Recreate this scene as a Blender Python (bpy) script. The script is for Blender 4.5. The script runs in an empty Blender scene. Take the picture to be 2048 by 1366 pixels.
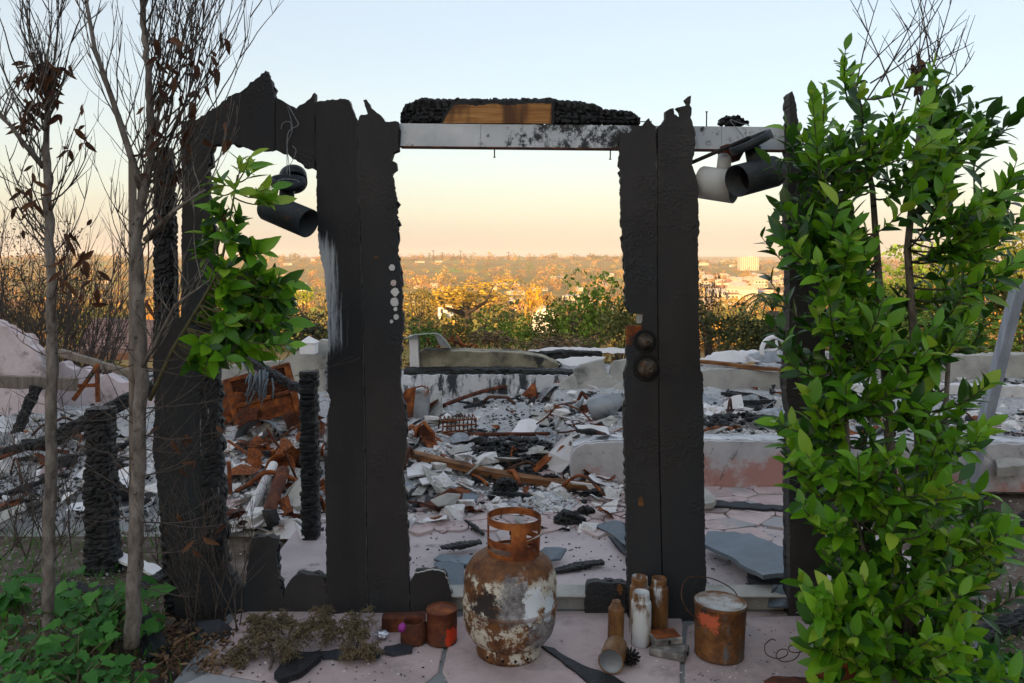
import bpy, bmesh, math, random
import numpy as np
from mathutils import Vector, Matrix, Quaternion

random.seed(7)
rng = np.random.default_rng(7)
S = bpy.context.scene
COL = S.collection
R = math.radians

# ------------------------------------------------------------------ camera
F, H, HY = 2048 * 28 / 36, 1.40, 522.0        # focal length in photo pixels, eye height, horizon row
cam_d = bpy.data.cameras.new('camera')
cam_d.lens = 28
cam_d.sensor_width = 36
cam_d.shift_y = -(683 - HY) / 2048
cam_d.clip_start = 0.05
cam_d.clip_end = 12000
cam = bpy.data.objects.new('camera', cam_d)
COL.objects.link(cam)
cam.location = (0, 0, H)
cam.rotation_euler = (R(90), 0, 0)
S.camera = cam

# ------------------------------------------------------------------ sky, sun, exposure
SUN_EL = R(6.3)
SUN_AZ = math.atan2(-0.42, -0.91)             # behind the camera, a little to its left
sv = Vector((math.sin(SUN_AZ) * math.cos(SUN_EL), math.cos(SUN_AZ) * math.cos(SUN_EL), math.sin(SUN_EL)))

W = bpy.data.worlds.new('World')
S.world = W
W.use_nodes = True
wt = W.node_tree
wt.nodes.clear()
wo = wt.nodes.new('ShaderNodeOutputWorld')
bg = wt.nodes.new('ShaderNodeBackground')
sky = wt.nodes.new('ShaderNodeTexSky')
sky.sky_type = 'NISHITA'
sky.sun_disc = False
sky.sun_elevation = SUN_EL
sky.sun_rotation = SUN_AZ
sky.dust_density = 2.0
sky.ozone_density = 2.0
bgk = wt.nodes.new('ShaderNodeBackground')
bgk.inputs['Strength'].default_value = 0.05
wt.links.new(sky.outputs[0], bgk.inputs['Color'])
tc = wt.nodes.new('ShaderNodeTexCoord')
sp = wt.nodes.new('ShaderNodeSeparateXYZ')
wt.links.new(tc.outputs['Generated'], sp.inputs[0])
# thin high cloud: bends the bands of the dusk gradient a little
mp = wt.nodes.new('ShaderNodeMapping')
mp.inputs['Scale'].default_value = (1.2, 1.2, 9)
mp.inputs['Rotation'].default_value = (0.06, 0.10, 0)
wt.links.new(tc.outputs['Generated'], mp.inputs[0])
cn = wt.nodes.new('ShaderNodeTexNoise')
cn.inputs['Scale'].default_value = 1.6
cn.inputs['Detail'].default_value = 4
wt.links.new(mp.outputs[0], cn.inputs['Vector'])
ma = wt.nodes.new('ShaderNodeMath'); ma.operation = 'MULTIPLY_ADD'
wt.links.new(cn.outputs[0], ma.inputs[0]); ma.inputs[1].default_value = -0.17
mb_ = wt.nodes.new('ShaderNodeMath'); mb_.operation = 'ADD'; mb_.inputs[1].default_value = 0.085
wt.links.new(sp.outputs['Z'], mb_.inputs[0])
wt.links.new(mb_.outputs[0], ma.inputs[2])
gr = wt.nodes.new('ShaderNodeValToRGB')
stops = [(0.0, (.82, .69, .61)), (.012, (.86, .72, .63)), (.045, (.90, .78, .65)), (.085, (.91, .84, .69)), (.125, (.90, .87, .78)),
         (.19, (.83, .85, .83)), (.29, (.78, .81, .84)), (.42, (.80, .83, .89)), (.70, (.80, .85, .94)), (1.0, (.80, .86, .96))]
el = gr.color_ramp.elements
while len(el) < len(stops):
    el.new(0.5)
for e, (p, c) in zip(el, stops):
    e.position = p
    e.color = (*c, 1)
wt.links.new(ma.outputs[0], gr.inputs[0])
bg.inputs['Strength'].default_value = 0.222
wt.links.new(gr.outputs[0], bg.inputs['Color'])
ad = wt.nodes.new('ShaderNodeAddShader')
wt.links.new(bg.outputs[0], ad.inputs[0])
wt.links.new(bgk.outputs[0], ad.inputs[1])
wt.links.new(ad.outputs[0], wo.inputs[0])

sd = bpy.data.lights.new('sun', 'SUN')
sd.energy = 4.6
sd.angle = R(0.6)
sd.color = (1.0, .60, .24)
so = bpy.data.objects.new('sun', sd)
COL.objects.link(so)
so.rotation_euler = sv.to_track_quat('Z', 'Y').to_euler()
so.location = sv * 50

S.view_settings.view_transform = 'Standard'
S.view_settings.look = 'None'
S.view_settings.exposure = 1.62
S.view_settings.gamma = 1
cy = S.cycles
cy.max_bounces = 6
cy.diffuse_bounces = 3
cy.glossy_bounces = 2
cy.transmission_bounces = 3
cy.volume_bounces = 0
cy.transparent_max_bounces = 4
cy.use_denoising = True
cy.caustics_reflective = False
cy.caustics_refractive = False

# ------------------------------------------------------------------ pixel to place
def P(px, py, D):
    return Vector(((px - 1024) / F * D, D, H - (py - HY) / F * D))
def M2(px, D):                                 # photo pixels to metres at depth D
    return px * D / F

# ------------------------------------------------------------------ vector noise (numpy)
def _hash(ix, iy, iz, k):
    h = (ix.astype(np.int64) * 374761393 + iy.astype(np.int64) * 668265263 + iz.astype(np.int64) * 2147483647 + k * 974711) & 0x7fffffff
    h = (h ^ (h >> 13)) * 1274126177 & 0x7fffffff
    return ((h ^ (h >> 16)) & 0xffff) / 65535.0
def vnoise(p, k=0):
    i = np.floor(p); f = p - i; f = f * f * (3 - 2 * f)
    o = 0
    for a in (0, 1):
        for b in (0, 1):
            for c in (0, 1):
                w = (f[:, 0] if a else 1 - f[:, 0]) * (f[:, 1] if b else 1 - f[:, 1]) * (f[:, 2] if c else 1 - f[:, 2])
                o = o + w * _hash(i[:, 0] + a, i[:, 1] + b, i[:, 2] + c, k)
    return o
def fbm(p, oct=4, k=0):
    o = 0; a = .5
    for q in range(oct):
        o = o + a * (vnoise(p * 2.03 ** q, k + q) - .5) * 2
        a *= .5
    return o
def worley(p, k=0, cheb=False):
    i = np.floor(p)
    d1 = np.full(len(p), 9.); d2 = np.full(len(p), 9.)
    for a in (-1, 0, 1):
        for b in (-1, 0, 1):
            for c in (-1, 0, 1):
                q = i + (a, b, c)
                j = np.stack([_hash(q[:, 0], q[:, 1], q[:, 2], k + s) for s in (11, 23, 37)], 1)
                d = np.abs(q + (.15 + .7 * j) - p).max(axis=1) if cheb else np.linalg.norm(q + j - p, axis=1)
                m = d < d1
                d2 = np.where(m, d1, np.minimum(d2, d))
                d1 = np.where(m, d, d1)
    return d1, d2
def sst(a, b, x):
    t = np.clip((np.asarray(x, float) - a) / (b - a), 0, 1)
    return t * t * (3 - 2 * t)

# ------------------------------------------------------------------ mesh builder
class MB:
    def __init__(s):
        s.v = []; s.f = []; s.m = []; s.sm = []
    def add(s, vs, fs, mi=0, smooth=False):
        o = len(s.v)
        s.v += [tuple(v) for v in vs]
        s.f += [tuple(i + o for i in f) for f in fs]
        s.m += [mi] * len(fs); s.sm += [smooth] * len(fs)
        return s
    def box(s, c, size, rot=None, mi=0, bev=0):
        c = Vector(c); hx, hy, hz = (q / 2 for q in size)
        if bev:
            bm = bmesh.new()
            bmesh.ops.create_cube(bm, size=1)
            bmesh.ops.scale(bm, vec=size, verts=bm.verts)
            bmesh.ops.bevel(bm, geom=bm.edges[:], offset=bev, segments=1, affect='EDGES')
            vs = [v.co.copy() for v in bm.verts]; bm.verts.index_update()
            fs = [[v.index for v in f.verts] for f in bm.faces]
            bm.free()
        else:
            vs = [Vector((x, y, z)) for x in (-hx, hx) for y in (-hy, hy) for z in (-hz, hz)]
            fs = [(0, 1, 3, 2), (4, 6, 7, 5), (0, 4, 5, 1), (2, 3, 7, 6), (0, 2, 6, 4), (1, 5, 7, 3)]
        if rot is not None:
            vs = [rot @ v for v in vs]
        return s.add([v + c for v in vs], fs, mi)
    def tube(s, pts, rad, n=6, mi=0, cap=True, smooth=True):
        pts = [Vector(p) for p in pts]
        if not hasattr(rad, '__len__'):
            rad = [rad] * len(pts)
        vs = []; fs = []
        t0 = (pts[1] - pts[0]).normalized()
        u = t0.orthogonal().normalized()
        for i, p in enumerate(pts):
            a = pts[max(i - 1, 0)]; b = pts[min(i + 1, len(pts) - 1)]
            t = (b - a)
            t = t.normalized() if t.length > 1e-9 else t0
            u = (u - t * u.dot(t))
            u = u.normalized() if u.length > 1e-6 else t.orthogonal().normalized()
            w = t.cross(u)
            for k in range(n):
                g = 2 * math.pi * k / n
                vs.append(p + (u * math.cos(g) + w * math.sin(g)) * rad[i])
        for i in range(len(pts) - 1):
            for k in range(n):
                k2 = (k + 1) % n
                fs.append((i * n + k, i * n + k2, (i + 1) * n + k2, (i + 1) * n + k))
        s.add(vs, fs, mi, smooth)
        if cap:
            o = len(s.v) - len(vs)
            s.f.append(tuple(o + k for k in reversed(range(n)))); s.m.append(mi); s.sm.append(False)
            s.f.append(tuple(o + (len(pts) - 1) * n + k for k in range(n))); s.m.append(mi); s.sm.append(False)
        return s
    def lathe(s, prof, n=28, mat=None, mi=0, smooth=True, dent=0, seed=0):
        vs = []; fs = []
        rn = random.Random(seed)
        ph = [rn.uniform(0, 6.28) for _ in range(4)]
        for r, z in prof:
            for k in range(n):
                a = 2 * math.pi * k / n
                rr = r * (1 + dent * (math.sin(2 * a + ph[0] + z * 9) + .6 * math.sin(3 * a + ph[1] - z * 17) + .4 * math.sin(5 * a + ph[2] + z * 31)))
                v = Vector((rr * math.cos(a), rr * math.sin(a), z))
                vs.append(mat @ v if mat else v)
        for i in range(len(prof) - 1):
            for k in range(n):
                k2 = (k + 1) % n
                fs.append((i * n + k, i * n + k2, (i + 1) * n + k2, (i + 1) * n + k))
        return s.add(vs, fs, mi, smooth)
    def prism(s, out, y0, y1, mi=0):               # outline of (x, z), front at y0
        n = len(out)
        a = sum(out[i][0] * out[(i + 1) % n][1] - out[(i + 1) % n][0] * out[i][1] for i in range(n))
        if a < 0:
            out = out[::-1]
        vs = [(x, y0, z) for x, z in out] + [(x, y1, z) for x, z in out]
        fs = [tuple(range(n)), tuple(reversed(range(n, 2 * n)))]
        fs += [(i, i + n, (i + 1) % n + n, (i + 1) % n) for i in range(n)]
        return s.add(vs, fs, mi)
    def slab(s, top, thick, mi=0, nrm=None):       # top polygon of 3D points, thickness downwards
        top = [Vector(p) for p in top]
        n = len(top)
        nn = Vector((0, 0, 0))
        for i in range(n):
            nn += top[i].cross(top[(i + 1) % n])
        if nn.z < 0 and nrm is None:
            top = top[::-1]; nn = -nn
        nn.normalize()
        if nrm is not None and nn.dot(Vector(nrm)) < 0:
            top = top[::-1]; nn = -nn
        vs = top + [p - nn * thick for p in top]
        fs = [tuple(range(n)), tuple(reversed(range(n, 2 * n)))]
        fs += [(i, i + n, (i + 1) % n + n, (i + 1) % n) for i in range(n)]
        return s.add(vs, fs, mi)
    def mesh(s, name, mats, off=(0, 0, 0)):
        me = bpy.data.meshes.new(name)
        ox, oy, oz = off
        me.from_pydata([(x - ox, y - oy, z - oz) for x, y, z in s.v], [], s.f)
        if mats is not None:
            for m in (mats if isinstance(mats, (list, tuple)) else [mats]):
                me.materials.append(m)
        me.polygons.foreach_set('material_index', s.m)
        me.polygons.foreach_set('use_smooth', s.sm)
        me.update()
        return me

def npmesh(name, V, Fc, mat, smooth=False, off=(0, 0, 0), cols=None):
    V = np.asarray(V, np.float32) - np.asarray(off, np.float32)
    Fc = np.asarray(Fc, np.int32)
    k = Fc.shape[1]
    me = bpy.data.meshes.new(name)
    me.vertices.add(len(V)); me.vertices.foreach_set('co', V.ravel())
    me.loops.add(Fc.size); me.loops.foreach_set('vertex_index', Fc.ravel())
    me.polygons.add(len(Fc))
    me.polygons.foreach_set('loop_start', np.arange(0, Fc.size, k, dtype=np.int32))
    me.polygons.foreach_set('use_smooth', np.full(len(Fc), smooth))
    if mat is not None:
        for m in (mat if isinstance(mat, (list, tuple)) else [mat]):
            me.materials.append(m)
    if cols is not None:
        at_ = me.color_attributes.new('tint', 'FLOAT_COLOR', 'POINT')
        at_.data.foreach_set('color', np.concatenate([cols, np.ones((len(cols), 1))], 1).astype(np.float32).ravel())
    me.update(calc_edges=True)
    me.validate()
    return me

def world_off(par):
    o = Vector((0, 0, 0))
    while par is not None:
        o += par.location
        par = par.parent
    return o
def thing(name, label, cat, loc=(0, 0, 0), group=None):
    o = bpy.data.objects.new(name, None)
    o.empty_display_size = .05
    COL.objects.link(o)
    o.location = loc
    o['label'] = label; o['category'] = cat
    if group:
        o['group'] = group
    return o
def part(name, mb, mats, par, kind=None, label=None):      # mb in world coordinates
    me = mb.mesh(name, mats, world_off(par)) if isinstance(mb, MB) else mb
    o = bpy.data.objects.new(name, me)
    COL.objects.link(o)
    o.parent = par
    if kind: o['kind'] = kind
    if label: o['label'] = label
    return o
def solo(name, mb, mats, label, cat, base=(0, 0, 0), group=None):     # a thing that is one mesh
    me = mb.mesh(name, mats, base) if isinstance(mb, MB) else mb
    o = bpy.data.objects.new(name, me)
    COL.objects.link(o)
    o.location = base
    o['label'] = label; o['category'] = cat
    if group: o['group'] = group
    return o
def struct(name, mb, mats, kind='structure', base=(0, 0, 0)):
    me = mb.mesh(name, mats, base) if isinstance(mb, MB) else mb
    o = bpy.data.objects.new(name, me)
    COL.objects.link(o)
    o.location = base
    o['kind'] = kind
    return o
def inst(name, me, par, loc, rot, scale=1.0):               # a part that shares a mesh; loc in world coordinates
    o = bpy.data.objects.new(name, me)
    COL.objects.link(o)
    o.parent = par
    o.location = Vector(loc) - world_off(par)
    o.rotation_mode = 'QUATERNION'
    o.rotation_quaternion = rot
    o.scale = (scale,) * 3 if not hasattr(scale, '__len__') else scale
    return o

# ------------------------------------------------------------------ materials
class NT:
    def __init__(s, name):
        s.m = bpy.data.materials.new(name)
        s.m.use_nodes = True
        s.t = s.m.node_tree
        s.t.nodes.clear()
        s.out = s.t.nodes.new('ShaderNodeOutputMaterial')
        s.b = s.t.nodes.new('ShaderNodeBsdfPrincipled')
        s.t.links.new(s.b.outputs[0], s.out.inputs[0])
    def set(s, inp, x):
        if isinstance(x, bpy.types.NodeSocket):
            s.t.links.new(x, inp)
        elif hasattr(x, '__len__') and len(x) == 3 and inp.type == 'RGBA':
            inp.default_value = (*x, 1)
        else:
            inp.default_value = x
    def math(s, op, a, b=0.0, c=None):
        n = s.t.nodes.new('ShaderNodeMath'); n.operation = op
        s.set(n.inputs[0], a); s.set(n.inputs[1], b)
        if c is not None: s.set(n.inputs[2], c)
        return n.outputs[0]
    def obj(s, rnd=True):
        tc = s.t.nodes.new('ShaderNodeTexCoord')
        if not rnd:
            return tc.outputs['Object']
        oi = s.t.nodes.new('ShaderNodeObjectInfo')
        k = s.math('MULTIPLY', oi.outputs['Random'], 37.0)
        v = s.t.nodes.new('ShaderNodeVectorMath'); v.operation = 'ADD'
        s.t.links.new(tc.outputs['Object'], v.inputs[0]); s.t.links.new(k, v.inputs[1])
        return v.outputs[0]
    def pos(s):
        return s.t.nodes.new('ShaderNodeNewGeometry').outputs['Position']
    def sep(s, v):
        n = s.t.nodes.new('ShaderNodeSeparateXYZ'); s.t.links.new(v, n.inputs[0])
        return n.outputs
    def map(s, v, scale=(1, 1, 1), loc=(0, 0, 0)):
        n = s.t.nodes.new('ShaderNodeMapping')
        s.t.links.new(v, n.inputs[0])
        n.inputs['Scale'].default_value = scale; n.inputs['Location'].default_value = loc
        return n.outputs[0]
    def noise(s, v, scale, detail=6, rough=.6, dist=0.0):
        n = s.t.nodes.new('ShaderNodeTexNoise')
        s.t.links.new(v, n.inputs['Vector'])
        n.inputs['Scale'].default_value = scale; n.inputs['Detail'].default_value = detail
        n.inputs['Roughness'].default_value = rough; n.inputs['Distortion'].default_value = dist
        return n.outputs[0]
    def vor(s, v, scale, feature='F1', rnd=1.0):
        n = s.t.nodes.new('ShaderNodeTexVoronoi')
        n.feature = feature
        s.t.links.new(v, n.inputs['Vector'])
        n.inputs['Scale'].default_value = scale; n.inputs['Randomness'].default_value = rnd
        return n.outputs['Distance']
    def ramp(s, fac, stops):
        n = s.t.nodes.new('ShaderNodeValToRGB')
        e = n.color_ramp.elements
        while len(e) < len(stops): e.new(.5)
        for q, (p, c) in zip(e, stops):
            q.position = p
            q.color = (*c, 1) if hasattr(c, '__len__') else (c, c, c, 1)
        s.t.links.new(fac, n.inputs[0])
        return n.outputs[0]
    def mr(s, x, lo, hi, a=0.0, b=1.0):
        n = s.t.nodes.new('ShaderNodeMapRange')
        n.interpolation_type = 'SMOOTHSTEP'
        s.set(n.inputs[0], x)
        for i, q in zip((1, 2, 3, 4), (lo, hi, a, b)): n.inputs[i].default_value = q
        return n.outputs[0]
    def mix(s, fac, a, b, mode='MIX'):
        n = s.t.nodes.new('ShaderNodeMix'); n.data_type = 'RGBA'; n.blend_type = mode
        s.set(n.inputs[0], fac); s.set(n.inputs[6], a); s.set(n.inputs[7], b)
        return n.outputs[2]
    def window(s, x, lo, hi, soft):
        return s.math('MULTIPLY', s.mr(x, lo - soft, lo + soft), s.mr(x, hi - soft, hi + soft, 1., 0.))
    def fin(s, col, rough=.8, metal=0.0, bump=None, bs=.3, bd=.01, spec=.3, trans=0):
        s.set(s.b.inputs['Base Color'], col); s.set(s.b.inputs['Roughness'], rough); s.set(s.b.inputs['Metallic'], metal)
        s.b.inputs['Specular IOR Level'].default_value = spec
        if bump is not None:
            n = s.t.nodes.new('ShaderNodeBump')
            n.inputs['Strength'].default_value = bs; n.inputs['Distance'].default_value = bd
            s.t.links.new(bump, n.inputs['Height'])
            s.t.links.new(n.outputs[0], s.b.inputs['Normal'])
        return s.m

def mat(name, stops, scale=5, detail=7, rough=.85, metal=0.0, bs=.3, bd=.008, bscale=40, st=(1, 1, 1), spots=(), spec=.3, rnd=True):
    n = NT(name)
    v = n.obj(rnd)
    vm = n.map(v, st)
    c = n.ramp(n.noise(vm, scale, detail), stops)
    for q in spots:                                # (colour, scale, lo, hi[, stretch])
        vs = n.map(v, q[4], (q[1], 3.1, 1.7)) if len(q) > 4 else n.map(v, (1, 1, 1), (q[1] * .37, 3.1, 1.7))
        c = n.mix(n.mr(n.noise(vs, q[1], 7, .65), q[2], q[3]), c, q[0])
    b = n.math('ADD', n.noise(vm, bscale, 6, .65), n.math('MULTIPLY', n.noise(vm, bscale * .22, 3), 1.2))
    return n.fin(c, rough, metal, b, bs, bd, spec)

RUST = [(.30, (.045, .014, .008)), (.45, (.13, .036, .012)), (.58, (.26, .075, .018)), (.72, (.40, .14, .035))]
m_rust = mat('rust', RUST, 14, bs=.5, spots=[((.05, .03, .025), 5, .55, .68)])
m_rustd = mat('dark_rust', [(.3, (.03, .012, .009)), (.5, (.085, .026, .013)), (.7, (.20, .06, .02))], 16, bs=.5)
m_rusto = mat('orange_rust', [(.3, (.06, .018, .008)), (.45, (.17, .048, .013)), (.6, (.29, .085, .02)), (.75, (.40, .15, .045))], 16, detail=9, bs=.5, spots=[((.045, .026, .02), 7, .52, .64), ((.20, .15, .12), 19, .62, .7)])
m_char = mat('charcoal', [(.3, (.004, .004, .005)), (.55, (.010, .011, .012)), (.75, (.030, .032, .036))], 30, rough=.6, bs=.6, bscale=90, spec=.4)
m_charb = mat('charred_wood_brown', [(.3, (.008, .007, .007)), (.6, (.022, .018, .016)), (.8, (.05, .038, .03))], 22, rough=.75, bs=.6, st=(1, 1, .25))
m_ashw = mat('pale_ash', [(.28, (.16, .165, .175)), (.42, (.40, .41, .42)), (.6, (.58, .59, .605)), (.8, (.70, .71, .72))], 9, rough=.95, bs=.8, bscale=60, spots=[((.03, .032, .036), 3.2, .56, .66)])
m_plaster = mat('fire_stained_plaster', [(.3, (.46, .445, .43)), (.5, (.62, .605, .59)), (.75, (.73, .72, .70))], 4, rough=.92, bs=.35,
                spots=[((.12, .115, .11), 2.2, .58, .78), ((.42, .25, .22), 1.4, .56, .72)])
m_plasterw = mat('white_plaster', [(.3, (.58, .57, .575)), (.6, (.71, .70, .705)), (.8, (.78, .775, .78))], 3, rough=.9, bs=.25, spots=[((.25, .23, .24), 2.5, .62, .8)])
m_pinkwall = mat('pale_pink_stucco', [(.3, (.46, .38, .385)), (.6, (.62, .54, .555)), (.8, (.70, .64, .655))], 3.5, detail=10, rough=.93, bs=.6, bscale=70, spots=[((.20, .18, .18), 2.6, .56, .68), ((.07, .065, .065), 5.5, .62, .69), ((.42, .28, .25), 1.9, .57, .7)])
m_conc = mat('concrete', [(.3, (.22, .215, .20)), (.5, (.34, .33, .30)), (.75, (.45, .435, .39))], 5, rough=.92, bs=.35, spots=[((.10, .10, .095), 2.0, .58, .74)])
m_tile = mat('pink_tile', [(.3, (.30, .22, .21)), (.6, (.42, .32, .31)), (.8, (.50, .42, .41))], 6, rough=.85, bs=.2)
m_slate = mat('blue_grey_board', [(.3, (.085, .11, .135)), (.6, (.135, .17, .20)), (.8, (.20, .235, .265))], 4, rough=.62, bs=.2, spots=[((.03, .035, .04), 7, .60, .72)], spec=.4)
m_slated = mat('dark_board', [(.3, (.016, .018, .022)), (.6, (.035, .04, .047)), (.8, (.08, .09, .10))], 6, rough=.65, bs=.4)
m_steel = mat('scorched_sheet_steel', [(.3, (.13, .14, .15)), (.55, (.27, .29, .31)), (.8, (.42, .44, .46))], 5, rough=.5, metal=.55, bs=.15, spots=[((.22, .08, .03), 4, .58, .7), ((.03, .03, .03), 3, .6, .72)])
m_wood = mat('brown_plank', [(.3, (.05, .022, .010)), (.5, (.17, .072, .025)), (.75, (.31, .15, .055))], 12, rough=.8, bs=.3, st=(.35, 1, 3))
m_woodg = mat('weathered_wood', [(.3, (.12, .095, .075)), (.55, (.21, .175, .145)), (.8, (.31, .27, .235))], 14, rough=.88, bs=.4, st=(3, 3, .25))
m_bark = mat('grey_bark', [(.3, (.05, .041, .035)), (.44, (.155, .132, .114)), (.58, (.23, .203, .178)), (.78, (.33, .30, .27))], 34, detail=9, rough=.92, bs=.9, bd=.012, bscale=60, st=(1, 1, .45), spots=[((.035, .027, .022), 14, .60, .68, (1, 1, 2.2)), ((.11, .105, .085), 5, .55, .7, (1, 1, .4))])
m_twig = mat('dry_twig', [(.3, (.05, .04, .035)), (.6, (.10, .082, .07)), (.8, (.17, .145, .125))], 20, rough=.9, bs=.2)
m_twigd = mat('dark_twig', [(.3, (.02, .017, .017)), (.7, (.05, .042, .038))], 20, rough=.9, bs=.2)
m_gtwig = mat('green_twig', [(.3, (.06, .055, .025)), (.7, (.14, .13, .06))], 20, rough=.8, bs=.2)
m_lock = mat('tarnished_brass', [(.3, (.022, .018, .015)), (.5, (.075, .06, .045)), (.65, (.16, .13, .10)), (.8, (.30, .26, .20))], 40, rough=.6, metal=.5, bs=.5, bscale=120, spots=[((.14, .05, .02), 30, .56, .68)])
m_black = mat('soot_black_metal', [(.3, (.010, .014, .018)), (.7, (.026, .034, .042))], 7, rough=.55, bs=.35, bscale=160, spec=.4, spots=[((.06, .035, .025), 22, .62, .7), ((.07, .075, .08), 9, .62, .74)])
m_inner = mat('dark_inside', [(.3, (.006, .006, .006)), (.7, (.016, .016, .016))], 8, rough=.8)  # plain near-black shared by recesses, holes and insides
m_grout = mat('grey_mortar', [(.3, (.15, .16, .165)), (.6, (.22, .235, .24)), (.8, (.29, .305, .31))], 5, rough=.9, bs=.4, bscale=70)
m_wire = mat('rusty_wire', [(.3, (.03, .014, .01)), (.7, (.10, .04, .02))], 30, rough=.7, bs=.1)
m_foil = mat('crumpled_foil', [(.3, (.45, .46, .5)), (.7, (.75, .76, .8))], 20, rough=.3, metal=.9, bs=.8, bscale=30)
m_purple = mat('purple_plastic', [(.3, (.22, .02, .20)), (.7, (.36, .045, .32))], 12, rough=.6)
m_nail = m_wire

def leafmat(name, c1, c2, c3, rough=.40, trans=.32):
    n = NT(name)
    oi = n.t.nodes.new('ShaderNodeObjectInfo'); ge = n.t.nodes.new('ShaderNodeNewGeometry')
    r = n.math('FRACT', n.math('ADD', oi.outputs['Random'], n.math('MULTIPLY', ge.outputs['Random Per Island'], 7.31)))
    c = n.ramp(r, [(0, c1), (.5, c2), (1, c3)])
    n.fin(c, rough, spec=.38)
    tr = n.t.nodes.new('ShaderNodeBsdfTranslucent')
    n.t.links.new(n.mix(.6, c, (c3[0] * 1.3, c3[1] * 1.3, c3[2] * .6)), tr.inputs[0])
    mx = n.t.nodes.new('ShaderNodeMixShader'); mx.inputs[0].default_value = trans
    n.t.links.new(n.b.outputs[0], mx.inputs[1]); n.t.links.new(tr.outputs[0], mx.inputs[2])
    n.t.links.new(mx.outputs[0], n.out.inputs[0])
    return n.m
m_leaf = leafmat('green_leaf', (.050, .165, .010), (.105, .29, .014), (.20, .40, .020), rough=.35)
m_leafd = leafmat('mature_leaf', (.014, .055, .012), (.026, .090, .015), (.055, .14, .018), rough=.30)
m_leafy = leafmat('young_leaf', (.17, .32, .025), (.25, .41, .035), (.34, .46, .045))
m_dead = leafmat('dead_leaf', (.035, .014, .010), (.075, .030, .018), (.15, .07, .035), rough=.8, trans=.15)
m_weed = leafmat('weed_leaf', (.022, .11, .016), (.042, .18, .022), (.085, .26, .03), rough=.6)
m_litter = leafmat('leaf_litter', (.05, .025, .014), (.11, .06, .03), (.20, .13, .07), rough=.9, trans=.05)
m_cedar = leafmat('dried_cedar', (.085, .066, .036), (.15, .118, .064), (.23, .185, .105), rough=.9, trans=.1)

# ================================================================== TERRAIN
_py = np.array([-200, -95, -62, -36, -14, -6, 10.5, 13, 40, 120, 250, 600, 1200, 2000, 2600, 3000, 3800, 5200, 6200, 7000], float)
_pz = np.array([15.0, 13.4, 12, 6, .35, -.04, -.04, -.35, -6, -16, -22, -34, -29, -8, 8, 3, -18, -6, 34, 20], float)
def tz(x, y):
    x = np.asarray(x, float); y = np.asarray(y, float)
    z = np.interp(y, _py, _pz)
    p = np.stack([x, y, x * 0], -1).reshape(-1, 3)
    far = sst(60, 900, y)
    a = 9 * far
    n = fbm(p / 420 + 3.3, 4, 5).reshape(x.shape)
    z = z + a * n
    z = z + .5 * sst(13, 60, y) * fbm(p / 14 + 9, 3, 15).reshape(x.shape)
    # to the right the far ridge is lower, a plain of streets
    q = x / np.maximum(y, 50)
    lo = sst(.14, .26, q) * sst(700, 1500, y)
    z = z - lo * np.interp(y, [700, 1500, 2600, 3200, 4000], [0, 6, 16, 12, 0])
    # level around the plot
    return z
ys = np.unique(np.concatenate([np.linspace(-200, -6, 40), np.linspace(-6, 14, 24), np.geomspace(14, 7000, 150)]))
us = np.linspace(-1, 1, 161)
us = np.sign(us) * np.abs(us) ** 1.3
YY, UU = np.meshgrid(ys, us, indexing='ij')
XX = UU * (90 + np.abs(YY) * 1.15)
ZZ = tz(XX, YY)
V = np.stack([XX, YY, ZZ], -1).reshape(-1, 3)
def gridfaces(a, b):
    i = np.arange(a * b).reshape(a, b)
    return np.stack([i[:-1, :-1], i[:-1, 1:], i[1:, 1:], i[1:, :-1]], -1).reshape(-1, 4)
n = NT('ground_cover')
ps = n.pos()
sx = n.sep(ps)
near = n.ramp(n.noise(ps, 7, 8), [(.3, (.055, .040, .030)), (.5, (.12, .092, .074)), (.7, (.21, .175, .15))])
far = n.ramp(n.noise(ps, .012, 9, .7), [(.34, (.14, .10, .035)), (.45, (.32, .20, .075)), (.54, (.22, .18, .05)), (.64, (.42, .26, .11)), (.75, (.50, .36, .19))])
lawn = n.mr(n.noise(ps, .0042, 3), .60, .66)
far = n.mix(lawn, far, (.22, .30, .04))
c = n.mix(n.mr(sx[1], 14, 70), near, far)
bb = n.math('ADD', n.noise(ps, 45, 6, .7), n.noise(ps, 9, 4))
m_ground = n.fin(c, .95, 0, bb, .5, .03, .1)
struct('ground', npmesh('ground', V, gridfaces(len(ys), len(us)), m_ground, True), None)

# ================================================================== FAR WOODS, TREES, HOUSES
def leafcloud(nl, size, seed, lobes=7, flat=.75):
    """leaf-sized triangles spread through a crown of several lobes, unit radius"""
    r = np.random.default_rng(seed)
    cs = r.normal(size=(lobes, 3)) * (.42, .42, .30)
    rad = r.uniform(.32, .62, lobes)
    k = r.integers(0, lobes, nl)
    d = r.normal(size=(nl, 3)); d /= np.linalg.norm(d, axis=1)[:, None]
    p = cs[k] + d * (rad[k] * r.uniform(.55, 1.0, nl) ** .5)[:, None]
    p[:, 2] *= flat
    a = r.normal(size=(nl, 3)); b = r.normal(size=(nl, 3))
    a /= np.linalg.norm(a, axis=1)[:, None]; b /= np.linalg.norm(b, axis=1)[:, None]
    sz = size * r.uniform(.6, 1.4, nl)[:, None]
    V = np.stack([p - a * sz, p + a * sz * .2 + b * sz * .8, p + a * sz, p + a * sz * .1 - b * sz * .8], 1).reshape(-1, 3)
    Fq = np.arange(nl * 4).reshape(-1, 4)
    return V, Fq

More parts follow.
